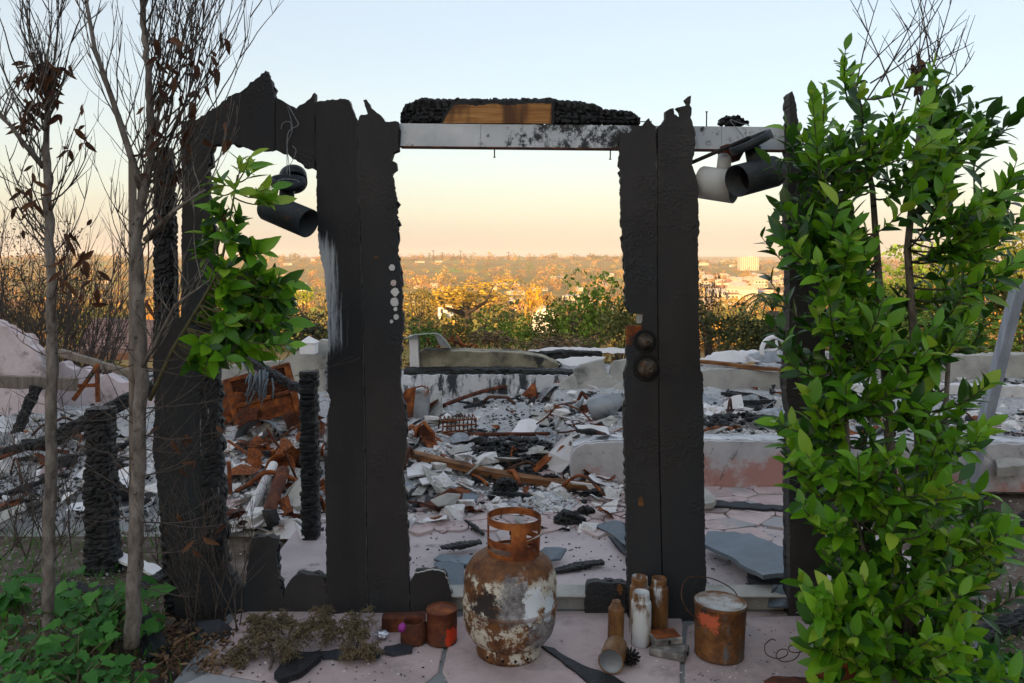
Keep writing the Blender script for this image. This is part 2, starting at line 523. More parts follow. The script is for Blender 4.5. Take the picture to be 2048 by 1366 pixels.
def woodmat(name):
    n = NT(name)
    a = n.t.nodes.new('ShaderNodeAttribute'); a.attribute_name = 'tint'
    ge = n.t.nodes.new('ShaderNodeNewGeometry')
    c = n.mix(1.0, a.outputs['Color'], n.ramp(ge.outputs['Random Per Island'], [(0, (.6, .6, .6)), (1, (1.35, 1.35, 1.3))]), 'MULTIPLY')
    return n.fin(c, .85, spec=.1)
m_wood_far = woodmat('far_foliage')

def crown_proto(i):
    v, f = leafcloud(80, .13, 100 + i, 6 + i % 3, .7 + .12 * (i % 3))
    bm = bmesh.new(); Vs = [v]; Fs = [f]; off_ = len(v); rg = np.random.default_rng(i)
    for k in range(4):
        bm = bmesh.new(); bmesh.ops.create_icosphere(bm, subdivisions=1, radius=1)
        q = np.array([u.co for u in bm.verts]); q = q * (1 + .35 * fbm(q * 1.7 + i * 3 + k, 2, i)[:, None])
        q = q * rg.uniform(.34, .52) + rg.normal(size=3) * (.36, .36, .22)
        tri = np.array([[u.index for u in ff.verts] for ff in bm.faces]); bm.free()
        Vs.append(q); Fs.append(np.concatenate([tri, tri[:, 2:3]], 1) + off_); off_ += len(q)
    return np.concatenate(Vs), Fs
def _flat(pr):
    v, fl = pr
    return v, np.concatenate(fl)
protos = [_flat(crown_proto(i)) for i in range(6)]
VV = []; FF = []; CC = []; off = 0
r = np.random.default_rng(3)
SPEC = np.array([(.15, .13, .035), (.28, .18, .045), (.34, .18, .06), (.20, .12, .055), (.38, .24, .06), (.14, .15, .035), (.26, .15, .08), (.44, .24, .05)])
def put_tree(x, y, rad, hgt, col):
    global off
    pv, pf = protos[r.integers(0, 6)]
    g = r.uniform(0, 6.28)
    c_, s_ = math.cos(g), math.sin(g)
    q = pv @ np.array([[c_, -s_, 0], [s_, c_, 0], [0, 0, 1]]).T * (rad, rad, hgt)
    q = q + (x, y, float(tz(np.array([x]), np.array([y]))[0]) + hgt * .62)
    VV.append(q); FF.append(pf + off); off += len(q)
    CC.append(np.tile(col * r.uniform(.75, 1.25), (len(q), 1)))
for i in range(5200):
    y = 170 * (2750 / 170) ** r.uniform(0, 1) ** .85
    x = r.uniform(-.72, .72) * y
    dens = fbm(np.array([[x / 130, y / 130, 0]]), 3, 40)[0]
    if dens < -.22 - .12 * (y < 600):
        continue
    rad = r.uniform(2.5, 6.5) * (1 + .35 * (y > 900))
    put_tree(x, y, rad, rad * r.uniform(.7, 1.25), SPEC[r.integers(0, 8)] if y > 330 or r.random() < .25 else np.array([(.10, .115, .035), (.13, .12, .045), (.085, .11, .04), (.16, .13, .06)][r.integers(0, 4)]))  # nearer crowns: greener, dimmer tints put the valley's shade into the colour
for i in range(620):                            # thicker line of crowns along the far ridge
    y = r.uniform(2350, 2700); x = r.uniform(-.7, .62) * y
    rad = r.uniform(6, 17)
    put_tree(x, y, rad, rad * r.uniform(.6, 1.1), SPEC[r.integers(0, 8)] * .8)
for i in range(70):
    y = r.uniform(60, 160); x = r.uniform(-.72, .72) * y
    rad = r.uniform(1.6, 3.2)
    put_tree(x, y, rad, rad * r.uniform(.6, .9), SPEC[r.choice([0, 5, 3, 1])] * .8)
struct('distant_woods', npmesh('distant_woods', np.concatenate(VV), np.concatenate(FF), m_wood_far, False, (0, 0, 0), np.concatenate(CC)), None, 'stuff')

# nearer single trees on the slope: (px, py crown centre, depth, crown radius px, tint, label)
def cloud_tree(name, label, cat, px, py, D, rw, rh, tint, nl=900, size=.06, seed=1, group=None, mt=None, trunk=True):
    c = P(px, py, D)
    gz_ = float(tz(np.array([c.x]), np.array([c.y]))[0])
    t = thing(name, label, cat, (c.x, c.y, gz_), group)
    W_, H_ = M2(rw, D), M2(rh, D)
    v, f = leafcloud(nl, size, seed, 9, 1.0)
    v = v * (W_, W_, H_) / .85 + np.array(c)
    cols = np.tile(np.array(tint), (len(v), 1))
    part('crown', npmesh('crown', v, f, mt or m_wood_far, False, tuple(t.location), cols), None, t)
    if trunk:
        mb = MB()
        base = Vector((c.x, c.y, gz_ - .2))
        mb.tube([base, base.lerp(c, .55) + Vector((W_ * .06, 0, 0)), c], [W_ * .10, W_ * .07, W_ * .03], 7)
        rr = random.Random(seed)
        for k in range(6):
            e = c + Vector((rr.uniform(-.7, .7) * W_, rr.uniform(-.6, .6) * W_, rr.uniform(-.2, .7) * H_))
            mb.tube([base.lerp(c, .6), base.lerp(e, .75), e], [W_ * .05, W_ * .03, W_ * .012], 5)
        part('trunk', mb, m_twigd, t)
    return t
cloud_tree('round_tree', 'rounded lime green tree standing alone on the lit slope', 'tree', 606, 592, 190, 30, 19, (.30, .34, .03), 1500, .05, 11)
cloud_tree('acacia_tree', 'broad golden olive tree spreading in the middle of the valley', 'tree', 930, 592, 210, 100, 34, (.40, .27, .04), 2600, .04, 12)
cloud_tree('golden_tree', 'upright golden yellow tree beside the white gable', 'tree', 1062, 602, 120, 17, 34, (.5, .28, .03), 1100, .06, 13)
cloud_tree('olive_tree', 'dark olive tree with loose crown left of the acacia', 'tree', 838, 600, 170, 34, 30, (.15, .13, .045), 1100, .06, 14)

# ---- houses on the far hillside
m_hw = mat('house_wall', [(.3, (.40, .34, .27)), (.7, (.58, .50, .40))], .3, rough=.9, bs=.05)
m_hr = [mat('roof_clay', [(.3, (.26, .12, .07)), (.7, (.38, .19, .11))], .6, rough=.9, bs=.1), mat('roof_grey', [(.3, (.30, .28, .27)), (.7, (.44, .42, .40))], .6, rough=.9, bs=.1), mat('roof_tan', [(.3, (.42, .32, .22)), (.7, (.55, .45, .33))], .6, rough=.9, bs=.1)]
m_win = mat('dark_window', [(.3, (.03, .035, .04)), (.7, (.06, .07, .08))], 2, rough=.25, spec=.6)
def house_mesh(kind, roof):
    mb = MB()
    w, d, h = [(14, 9, 3.4), (11, 9, 5.8), (18, 10, 3.2), (10, 8, 3.6)][kind]
    mb.box((0, 0, h / 2 - 1), (w, d, h + 2))
    for k in range(int(w / 2.6)):
        for fl in range(2 if h > 5 else 1):
            mb.box((-w / 2 + 1.6 + k * 2.6, -d / 2 - .02, 1.6 + fl * 2.7), (1.3, .16, 1.3), None, 2)
    e = .5; rh = [2.2, 2.4, 1.2, 3.0][kind]
    hip = [3, 2.5, 3, 0][kind]
    vs = [(-w / 2 - e, -d / 2 - e, h), (w / 2 + e, -d / 2 - e, h), (w / 2 + e, d / 2 + e, h), (-w / 2 - e, d / 2 + e, h), (-w / 2 - e + hip, 0, h + rh), (w / 2 + e - hip, 0, h + rh)]
    mb.add([(x, y, z + .02) for x, y, z in vs], [(0, 1, 5, 4), (1, 2, 5), (2, 3, 4, 5), (3, 0, 4), (3, 2, 1, 0)], 1)
    return mb.mesh('house', [m_hw, roof, m_win])
hm = [house_mesh(k, m_hr[q]) for k, q in ((0, 0), (1, 2), (2, 1), (3, 1), (0, 2), (2, 0))]
hr = random.Random(5)
def put_house(px, D, me, rz, sc=1.0, label='pale house half hidden among trees on the far hillside', grp='houses scattered over the far hillside'):
    x = (px - 1024) / F * D
    o = bpy.data.objects.new('house', me); COL.objects.link(o)
    o.location = (x, D, float(tz(np.array([x]), np.array([D]))[0]) + .4)
    o.rotation_euler = (0, 0, rz); o.scale = (sc,) * 3
    o['label'] = label; o['category'] = 'house'
    if grp: o['group'] = grp
for i in range(120):
    D = 330 * (2500 / 330) ** hr.random()
    px = hr.choice([hr.uniform(0, 650), hr.uniform(800, 1250), hr.uniform(800, 1250), hr.uniform(1390, 1580), hr.uniform(1900, 2048)])
    put_house(px, D, hr.choice(hm), hr.uniform(-.6, .6), hr.uniform(.6, 1.0) * (1 + .3 * (D > 1200)))
for i in range(46):                              # crowded pale roofs of the plain to the right
    D = hr.uniform(620, 1500)
    put_house(hr.uniform(1395, 1585), D, hr.choice(hm), hr.uniform(-.4, .4), hr.uniform(1.0, 1.6), 'pale roofed house in the crowded streets of the plain', 'houses crowded on the plain')
# white gable lit by the sun, closer
def gable(px, py, D, wpx, label):
    c = P(px, py, D)
    t = thing('gabled_house', label, 'house', (c.x, c.y, c.z - 2.2))
    w = M2(wpx, D); b = t.location
    mb = MB(); mb.box((b.x, b.y, b.z + .4), (w, w * .8, 3.6)); part('wall', mb, m_plasterw, t)
    mb = MB(); z = b.z + 2.2
    for s in (-1, 1):
        mb.slab([(b.x + s * w * .62, b.y - w * .5, z - .3), (b.x + s * w * .62, b.y + w * .5, z - .3), (b.x, b.y + w * .5, z + w * .26), (b.x, b.y - w * .5, z + w * .26)], .12)
    part('roof', mb, m_hr[2], t)
    mb = MB(); mb.add([(b.x - w * .5, b.y - w * .402, z), (b.x + w * .5, b.y - w * .402, z), (b.x, b.y - w * .402, z + w * .18)], [(0, 1, 2)]); part('gable', mb, m_plasterw, t)
    for q in (-.25, .2):
        mb = MB(); mb.box((b.x + q * w, b.y - w * .4 - .03, b.z + .9), (w * .16, .1, 1.1)); part('window', mb, m_win, t)
gable(1086, 622, 140, 46, 'white gabled house glowing behind the golden tree')
gable(892, 612, 230, 30, 'small white gabled house below the acacia tree')

def tower(px, py, D, wpx, hpx, label, fl):
    c = P(px, py, D)
    w, h = M2(wpx, D), M2(hpx, D)
    t = thing('apartment_tower', label, 'building', (c.x, c.y, c.z - h - 30))
    b = Vector((c.x, c.y, c.z - h))
    mb = MB(); mb.box((b.x, b.y, b.z + h / 2 - 15), (w, w * .6, h + 30)); part('wall', mb, m_hw, t)
    mb = MB()
    nx = max(3, int(wpx / 4))
    for i in range(fl):
        for k in range(nx):
            mb.box((b.x - w / 2 + (k + .5) * w / nx, b.y - w * .3 - .1, b.z + (i + .5) * h / fl), (w / nx * .55, .5, h / fl * .5))
    part('windows', mb, m_win, t, 'stuff')
    mb = MB(); mb.box((b.x + w * .1, b.y, b.z + h + h * .04), (w * .3, w * .3, h * .08)); part('roof_house', mb, m_hw, t)
tower(1496, 514, 1900, 36, 27, 'tall cream apartment tower rising above the plain', 11)
tower(1450, 520, 2700, 16, 10, 'squat pale office block left of the tall apartment tower', 4)
tower(1405, 526, 2300, 22, 10, 'low pale block on the skyline by the burnt door board', 3)
tower(1535, 540, 2100, 60, 12, 'long white low building at the foot of the tall tower', 3)
tower(222, 511, 2600, 34, 9, 'low pale block on the skyline behind the bare trees', 3)
tower(540, 509, 2600, 10, 9, 'small grey tower on the skyline beside the hanging lamp', 4)
for px, lab in ((909, 'h-shaped wooden power pole standing left in the valley pair'), (930, 'h-shaped wooden power pole standing right in the valley pair')):
    D = 330.
    c = P(px, 597, D); mb = MB()
    for s in (-1, 1): mb.tube([(c.x + s * .8, D, c.z - 8), (c.x + s * .8, D, c.z + 3.2)], .14, 6)
    mb.box((c.x, D, c.z + 2.6), (3.0, .2, .22))
    solo('power_pole', mb, m_woodg, lab, 'power pole', (c.x, D, c.z - 8))

# slender palms and antennas of the skyline
for i, (px, hpx) in enumerate(((866, 14), (921, 13), (1016, 10), (884, 10), (858, 9))):
    D = 2350.
    x = (px - 1024) / F * D; z = float(tz(np.array([x]), np.array([D]))[0]) + 6
    h = M2(hpx, D) + 4
    t = thing('skyline_palm', 'thin palm sticking up above the far ridge line', 'palm tree', (x, D, z), 'palms on the far ridge')
    mb = MB(); mb.tube([(x, D, z - 4), (x + 1, D, z + h)], [1.0, .8], 6); part('trunk', mb, m_twigd, t)
    mb = MB()
    for k in range(9):
        a = k * 2 * math.pi / 9
        mb.slab([(x + 1, D, z + h), (x + 1 + 3 * math.cos(a) - .8 * math.sin(a), D + 3 * math.sin(a), z + h + .8), (x + 1 + 6 * math.cos(a), D + 6 * math.sin(a), z + h - 2.4), (x + 1 + 3 * math.cos(a) + .8 * math.sin(a), D + 3 * math.sin(a), z + h + .4)], .15)
    part('crown', mb, m_leafd, t)

# ---- the air
mb = MB(); mb.box((0, 3450, 5), (17400, 7500, 170))
n = bpy.data.materials.new('haze_air'); n.use_nodes = True
n.node_tree.nodes.clear()
o_ = n.node_tree.nodes.new('ShaderNodeOutputMaterial'); pv_ = n.node_tree.nodes.new('ShaderNodeVolumePrincipled')
pv_.inputs['Color'].default_value = (.95, .93, .92, 1); pv_.inputs['Density'].default_value = 1.05e-4; pv_.inputs['Anisotropy'].default_value = 0.0
n.node_tree.links.new(pv_.outputs[0], o_.inputs['Volume'])
struct('haze', mb, n, 'stuff')

# ================================================================== GROUND OF THE PLOT
def gz(x, y):
    """height of the plot's ground: paving, floor slab, bed of ash and rubble"""
    if y < 4.15 or x < -9:
        return .03 if -1.02 < x < 1.8 and y > 3.2 else (0.0 if -1.02 < x < 1.7 else -.03)
    t = float(sst(4.15, 5.7, y))
    z = .03 + .15 * t
    if x > .32:
        z = z + (.28 - z) * float(sst(4.86, 4.95, y)) * float(sst(.32, .36, x))
    return z - (z + .10) * float(sst(8.6, 9.6, y))
# ------------------------------------------------------------------ bed of ash
GS = .028
gx = np.arange(-6.6, 6.6, GS); gy = np.arange(4.0, 9.8, GS)
GY, GX = np.meshgrid(gy, gx, indexing='ij')
_t = sst(4.15, 5.7, GY); GZ = .03 + .15 * _t
GZ = np.where(GX > .32, GZ + (.28 - GZ) * sst(4.86, 4.95, GY) * sst(.32, .36, GX), GZ)
GZ = GZ - (GZ + .10) * sst(8.6, 9.6, GY)
GZ = np.where(GY < 4.15, np.where((GX > -1.02) & (GX < 1.8), .03, -.03), GZ)
p3 = np.stack([GX, GY, GX * 0], -1).reshape(-1, 3)
am = sst(4.15, 4.75, GY + .22 * fbm(p3 * 2.2, 3, 3).reshape(GX.shape))
w1, w2 = worley(p3 * (7, 7, 1), 5)
wb1, wb2 = worley(p3 * (17, 17, 1) + 4, 9)
dz_ = .07 * fbm(p3 * 1.7, 4, 8) + .035 * fbm(p3 * 8, 4, 28) + .03 * (.5 - w1) + .018 * (.5 - wb1) * (fbm(p3 * 3, 2, 90) > -.1)
dz_ = dz_.reshape(GX.shape)
wallclr = np.where(GX > .34, sst(4.90, 5.15, GY), 1.0)
GZ = GZ + am * dz_ * wallclr - (1 - am) * .06 - np.where((GX > .34) & (GY < 4.93), .5, 0) 
def hz_(x, y):
    if y < 4.02 or y > 9.7 or abs(x) > 6.5:
        return gz(x, y)
    fx, fy = (x - gx[0]) / GS, (y - gy[0]) / GS
    i, j = int(fy), int(fx); u, w = fy - i, fx - j
    z = (GZ[i, j] * (1 - u) + GZ[i + 1, j] * u) * (1 - w) + (GZ[i, j + 1] * (1 - u) + GZ[i + 1, j + 1] * u) * w
    return max(z, gz(x, y) if y < 4.9 else -9)
def at(px, py, lift=0.0):
    """the point of the plot's ground seen at a photo pixel"""
    D = 2.4
    while D < 9.5:
        p = P(px, py, D)
        if p.z <= hz_(p.x, p.y) + lift:
            lo, hi = D - .06, D
            for _ in range(5):
                md = (lo + hi) / 2
                p = P(px, py, md)
                if p.z <= hz_(p.x, p.y) + lift: hi = md
                else: lo = md
            return P(px, py, hi)
        D += .06
    return P(px, py, 9.5)

n = NT('pink_flagstone')
v = n.obj()
oi = n.t.nodes.new('ShaderNodeObjectInfo')
c = n.ramp(n.noise(v, 3.5, 8, .65), [(.28, (.28, .215, .205)), (.5, (.46, .36, .345)), (.75, (.56, .47, .45))])
c = n.mix(n.mr(n.noise(v, 1.3, 5), .52, .66), c, (.29, .29, .295))
c = n.mix(n.mr(n.noise(v, 30, 6, .75), .63, .72), c, (.09, .08, .08))
c = n.mix(n.math('MULTIPLY', n.mr(n.noise(v, 4.5, 9, .75), .52, .68), .55), c, (.13, .12, .12))
c = n.mix(n.math('MULTIPLY', n.math('SUBTRACT', oi.outputs['Random'], .2), .32), c, (.40, .33, .325))
m_flag = n.fin(c, .82, 0, n.math('ADD', n.noise(v, 55, 7, .7), n.math('MULTIPLY', n.noise(v, 7, 4), 2.)), .35, .006, .3)
n = NT('smooth_floor')
v = n.obj(False)
c = n.ramp(n.noise(v, 2.2, 8, .62), [(.3, (.32, .28, .28)), (.5, (.44, .375, .375)), (.72, (.52, .44, .44))])
c = n.mix(n.mr(n.noise(v, 9, 7, .7), .56, .7), c, (.17, .165, .175))
c = n.mix(n.mr(n.noise(v, 42, 6, .75), .65, .73), c, (.06, .055, .055))
m_floor = n.fin(c, .75, 0, n.noise(v, 40, 7, .7), .25, .006, .35)

def clip(poly, p, q):                              # keep the side of the bisector nearer to p
    mx, my = (p[0] + q[0]) / 2, (p[1] + q[1]) / 2
    dx, dy = q[0] - p[0], q[1] - p[1]
    out = []
    for i in range(len(poly)):
        a, b = poly[i], poly[(i + 1) % len(poly)]
        fa = (a[0] - mx) * dx + (a[1] - my) * dy; fb = (b[0] - mx) * dx + (b[1] - my) * dy
        if fa <= 0: out.append(a)
        if fa * fb < 0:
            t = fa / (fa - fb)
            out.append((a[0] + (b[0] - a[0]) * t, a[1] + (b[1] - a[1]) * t))
    return out
def flags(par, x0, x1, y0, y1, cx, cy, z, gap, th, seed, m, name='flagstone', tilt=0.0, skip=None):
    rr = random.Random(seed)
    pts = []
    nx = max(1, round((x1 - x0) / cx)); ny = max(1, round((y1 - y0) / cy))
    for j in range(-1, ny + 1):
        for i in range(-1, nx + 1):
            pts.append((x0 + (i + .5 + rr.uniform(-.38, .38) + .5 * (j % 2)) * (x1 - x0) / nx, y0 + (j + .5 + rr.uniform(-.36, .36)) * (y1 - y0) / ny))
    for p in pts:
        poly = [(x0, y0), (x1, y0), (x1, y1), (x0, y1)]
        for q in pts:
            if q is not p and abs(q[0] - p[0]) < 3 * cx and abs(q[1] - p[1]) < 3 * cy:
                poly = clip(poly, p, q)
                if len(poly) < 3: break
        if len(poly) < 3: continue
        cx_, cy_ = sum(a for a, b in poly) / len(poly), sum(b for a, b in poly) / len(poly)
        if skip and skip(cx_, cy_): continue
        pin = []
        for a, b in poly:
            d = math.hypot(a - cx_, b - cy_)
            k = max(.1, 1 - gap / max(d, .01) * rr.uniform(.8, 1.3))
            pin.append((cx_ + (a - cx_) * k, cy_ + (b - cy_) * k))
        ring = []
        for i in range(len(pin)):                  # knock the corners off, roughen the sides
            a, b, c_ = pin[i - 1], pin[i], pin[(i + 1) % len(pin)]
            ring.append((b[0] + (a[0] - b[0]) * .12, b[1] + (a[1] - b[1]) * .12))
            ring.append((b[0] + (c_[0] - b[0]) * .12, b[1] + (c_[1] - b[1]) * .12))
            mx_, my_ = (b[0] + c_[0]) / 2, (b[1] + c_[1]) / 2
            ring.append((mx_ + rr.uniform(-.006, .006), my_ + rr.uniform(-.006, .006)))
        N = len(ring)
        dz = rr.uniform(-.002, .003); tx, ty = rr.uniform(-tilt, tilt), rr.uniform(-tilt, tilt)
        hz = lambda a, b: z + dz + tx * (a - cx_) + ty * (b - cy_)
        e = min(.006, gap * .5)
        vs = []
        for a, b in ring:
            d = max(math.hypot(a - cx_, b - cy_), .01); k = 1 - e / d
            vs.append((cx_ + (a - cx_) * k, cy_ + (b - cy_) * k, hz(a, b)))
        vs += [(a, b, hz(a, b) - e * .8) for a, b in ring] + [(a, b, z - th) for a, b in ring]
        fs = [tuple(range(N))] + [(i, i + N, (i + 1) % N + N, (i + 1) % N) for i in range(N)] + [(i + N, i + 2 * N, (i + 1) % N + 2 * N, (i + 1) % N + N) for i in range(N)]
        fs = [f[::-1] if i else f for i, f in enumerate(fs)]
        me = MB().add(vs, fs).mesh(name, m, (cx_, cy_, z))
        o = bpy.data.objects.new(name, me); COL.objects.link(o)
        o.parent = par; o.location = Vector((cx_, cy_, z)) - world_off(par)

mb = MB(); mb.box((.30, 2.2, -.06), (2.86, 2.04, .106))
porch = struct('porch_paving', mb, m_grout)
flags(porch, -1.10, 1.70, 1.4, 3.19, .80, .55, .0, .009, .012, 21, m_flag)
mb = MB(); mb.box((.375, 4.02, -.035), (2.95, 1.60, .128))
hs = struct('house_floor', mb, m_floor)
flags(hs, -.55, 1.83, 3.86, 4.80, .24, .17, .041, .004, .012, 22, m_flag, tilt=.03, skip=lambda x, y: y < 3.95 + .12 * math.sin(x * 5) or (x < .0 and y < 4.05))
mb = MB(); mb.box((.435, 3.255, .025), (1.75, .10, .066), None, 0, .006)
struct('door_sill', mb, m_conc)
mb = MB(); mb.box((.44, 3.23, .061), (1.73, .115, .007), None, 0, .002)
struct('sill_cap', mb, m_conc)

n = NT('ash_and_soot')
v = n.pos()
c = n.ramp(n.noise(v, 11, 9, .72), [(.24, (.08, .082, .086)), (.32, (.40, .405, .41)), (.43, (.68, .685, .69)), (.64, (.80, .80, .80))])
c = n.mix(n.mr(n.noise(v, 1.7, 7, .7), .565, .62), c, (.03, .031, .034))
c = n.mix(n.math('MULTIPLY', n.mr(n.noise(v, 4.3, 6, .7), .56, .66), .7), c, (.30, .22, .19))
c = n.mix(n.mr(n.noise(v, 33, 6, .75), .60, .66), c, (.05, .05, .052))
c = n.mix(n.math('MULTIPLY', n.mr(n.noise(v, 6.5, 8, .75), .57, .64), .85), c, (.10, .10, .105))
m_ashbed = n.fin(c, .95, 0, n.math('ADD', n.noise(v, 38, 8, .75), n.noise(v, 150, 4, .7)), 1.0, .03, .1)
struct('ash_bed', npmesh('ash_bed', np.stack([GX, GY, GZ], -1).reshape(-1, 3), gridfaces(len(gy), len(gx)), m_ashbed, True), None)

# ================================================================== BURNT ENTRY WALL
DW = 3.17
n = NT('scorched_brown_paint')
v = n.obj(False)
nz = n.noise(n.map(v, (1, 1, .5)), 3, 8, .6)
c = n.ramp(nz, [(.3, (.019, .0175, .0175)), (.5, (.030, .0275, .0268)), (.72, (.046, .042, .041))])
up = n.mr(n.sep(v)[2], 1.2, 2.1)
c = n.mix(n.math('MULTIPLY', n.mr(n.noise(n.map(v, (1, 1, .45)), 2.2, 5), .45, .62), .75), c, (.020, .026, .031))
c = n.mix(n.mr(n.noise(v, 90, 5, .8), .66, .75), c, (.05, .045, .042))
c = n.mix(n.mr(n.noise(n.map(v, (1, 1, .3)), 34, 8, .8), .66, .74), c, (.085, .085, .085))
m_skin = n.fin(c, .68, 0, n.math('ADD', n.math('ADD', n.noise(v, 230, 6, .75), n.math('MULTIPLY', n.noise(n.map(v, (1, 1, .05)), 170, 5, .7), 1.1)), n.math('MULTIPLY', n.math('MULTIPLY', n.vor(v, 85), n.mr(n.noise(v, 4, 4), .5, .62)), 2.2)), .6, .0035, .32)

n = NT('burnt_board_with_ash_streaks')
v = n.obj(False)
s3 = n.sep(v)
c = n.ramp(n.noise(n.map(v, (1, 1, .3)), 5, 8, .6), [(.3, (.010, .011, .012)), (.5, (.018, .018, .019)), (.72, (.032, .029, .028))])
x0, z0 = P(640, 600, DW).x, P(640, 600, DW).z
wz = n.window(s3[2], P(0, 715, DW).z, P(0, 470, DW).z, .08)
wx = n.mr(s3[0], x0 + .0, x0 + .16, 1., 0.)
st = n.noise(n.map(v, (60, 60, 3.2)), 1, 6, .75)
msk = n.math('MULTIPLY', n.math('MULTIPLY', wz, wx), 1.0)
msk = n.mr(n.math('ADD', n.math('MULTIPLY', st, .9), n.math('MULTIPLY', msk, .42)), .64, .82)
c = n.mix(msk, c, (.40, .42, .45))
edge = n.math('MULTIPLY', n.mr(s3[0], x0 + .022, x0 + .034, 1., 0.), n.window(s3[2], P(0, 900, DW).z, P(0, 520, DW).z, .06))
edge = n.math('MULTIPLY', edge, n.mr(n.noise(v, 45, 6, .7), .42, .55))
c = n.mix(edge, c, (.42, .43, .46))
m_skina = n.fin(c, .7, 0, n.math('ADD', n.noise(n.map(v, (1, 1, .2)), 130, 6, .7), n.noise(v, 60)), .5, .005, .35)

n = NT('soot_streaked_flashing')
v = n.obj(False)
c = n.ramp(n.noise(v, 6, 6), [(.3, (.36, .40, .44)), (.6, (.50, .53, .57)), (.8, (.66, .68, .70))])
s3 = n.sep(v)
dk = n.math('ADD', n.math('MULTIPLY', n.noise(n.map(v, (1, 1, .8)), 9, 9, .78), 1.0), n.math('MULTIPLY', n.mr(n.math('ABSOLUTE', n.math('SUBTRACT', s3[0], .33)), .05, .42, 1., 0.), .14))
c = n.mix(n.mr(dk, .55, .63), c, (.025, .027, .030))
c = n.mix(n.mr(n.noise(n.map(v, (5, 1, .5)), 6, 6, .7), .62, .72), c, (.10, .085, .075))
m_flash = n.fin(c, .45, .25, n.noise(v, 60, 5), .12, .004, .4)

def jag(out, step=5.0, amp=1.6, seed=0):
    """outline of (px, py[, roughness]) with burnt, uneven edges"""
    rr = random.Random(seed)
    r_ = []
    for i in range(len(out)):
        a, b = out[i], out[(i + 1) % len(out)]
        am_ = a[2] if len(a) > 2 else amp
        L = math.hypot(b[0] - a[0], b[1] - a[1])
        k = max(1, int(L / step))
        nx_, ny_ = (-(b[1] - a[1]) / max(L, .1), (b[0] - a[0]) / max(L, .1))
        for j in range(k):
            t = (j + (rr.uniform(-.25, .25) if j else 0)) / k
            w = rr.uniform(-am_, am_) if j else rr.uniform(-am_, am_) * .5
            r_.append((a[0] + (b[0] - a[0]) * t + nx_ * w, a[1] + (b[1] - a[1]) * t + ny_ * w))
    return r_
def grow_out(pl, k):
    n_ = len(pl); ar = sum(pl[i][0] * pl[(i + 1) % n_][1] - pl[(i + 1) % n_][0] * pl[i][1] for i in range(n_))
    s_ = 1 if ar > 0 else -1; r_ = []; rr = random.Random(n_)
    for i in range(n_):
        a, b = pl[i - 1], pl[(i + 1) % n_]; L = math.hypot(b[0] - a[0], b[1] - a[1]) + .01
        q = k * rr.choice((0, .5, 1, 1, 1.6))
        r_.append((pl[i][0] + s_ * (b[1] - a[1]) / L * q, pl[i][1] - s_ * (b[0] - a[0]) / L * q))
    return r_
def board(out, par, m, name='board', y0=DW, th=.022, seed=0, amp=1.6, step=5.0, core=True, D=None, rim=0):
    D = D or y0
    o2 = [(P(a, b, D).x, P(a, b, D).z) for a, b in jag(out, step, amp, seed)]
    mb = MB().prism(o2, y0, y0 + th)
    ob = part(name, mb, m, par)
    if rim:                                        # pale burnt edge just behind the face
        o4 = [(P(a, b, D).x, P(a, b, D).z) for a, b in grow_out(jag(out, step, amp, seed), rim)]
        part('ashen_edge', MB().prism(o4, y0 + .004, y0 + th * .8), m_conc, ob)
    if core:                                       # charred heartwood behind the painted face
        o3 = [(P(a, b, D).x, P(a, b, D).z) for a, b in jag([(q[0], q[1], (q[2] if len(q) > 2 else amp) * 2.0 + .3) for q in out], 8, 3, seed + 77)]
        part('charred_core', MB().prism(o3, y0 + th + .001, y0 + th + .024), m_char, ob)
    return ob
def char_beam(st, seed=0, cell=(30, 30, 18), depth=.010, m=20, step=.012, rough=.006, k=2.4):
    """st: list of (centre, half width along u, half depth along w); alligatored charcoal beam"""
    cs = [Vector(a[0]) for a in st]
    L = [0]
    for i in range(1, len(cs)): L.append(L[-1] + (cs[i] - cs[i - 1]).length)
    nst = max(4, int(L[-1] / step))
    T = np.linspace(0, L[-1], nst)
    C = np.stack([np.interp(T, L, [c_[q] for c_ in cs]) for q in range(3)], 1)
    HW = np.interp(T, L, [a[1] for a in st]); HD = np.interp(T, L, [a[2] for a in st])
    ax = (cs[-1] - cs[0]).normalized()
    u = Vector((1, 0, 0)) if abs(ax.x) < .7 else Vector((0, 0, 1))
    u = (u - ax * u.dot(ax)).normalized(); w = ax.cross(u)
    V = []
    for q in range(m):
        a = 2 * math.pi * q / m
        ca, sa = math.cos(a), math.sin(a)
        d = (abs(ca) ** 5 + abs(sa) ** 5) ** (-.2)
        V.append(C + np.outer(HW * ca * d, u) + np.outer(HD * sa * d, w))
    V = np.stack(V, 1)                             # nst, m, 3
    N = V - C[:, None, :]
    N /= np.linalg.norm(N, axis=2)[..., None] + 1e-9
    fl = V.reshape(-1, 3)
    w1, w2 = worley(fl * cell + seed * 3.7, seed, True)
    cr = np.exp(-((w2 - w1) * 8) ** 1.6)
    dsp = -depth * cr + depth * .8 * (_hash(np.floor(fl[:, 0] * cell[0]), np.floor(fl[:, 1] * cell[1]), np.floor(fl[:, 2] * cell[2]), seed) - .5) * .45 * (1 - cr) + rough * fbm(fl * 22 + seed, 3, seed)
    fl = fl + N.reshape(-1, 3) * dsp[:, None]
    fs = []
    idx = np.arange(nst * m).reshape(nst, m)
    a_ = idx[:-1]; b_ = idx[1:]
    fs = np.stack([a_, np.roll(a_, -1, 1), np.roll(b_, -1, 1), b_], -1).reshape(-1, 4)
    mb = MB()
    mb.add(fl.tolist(), [tuple(f) for f in fs.tolist()], 0, False)
    mb.f.append(tuple(reversed(range(m)))); mb.f.append(tuple(int(i) for i in idx[-1])); mb.m += [0, 0]; mb.sm += [False, False]
    return mb

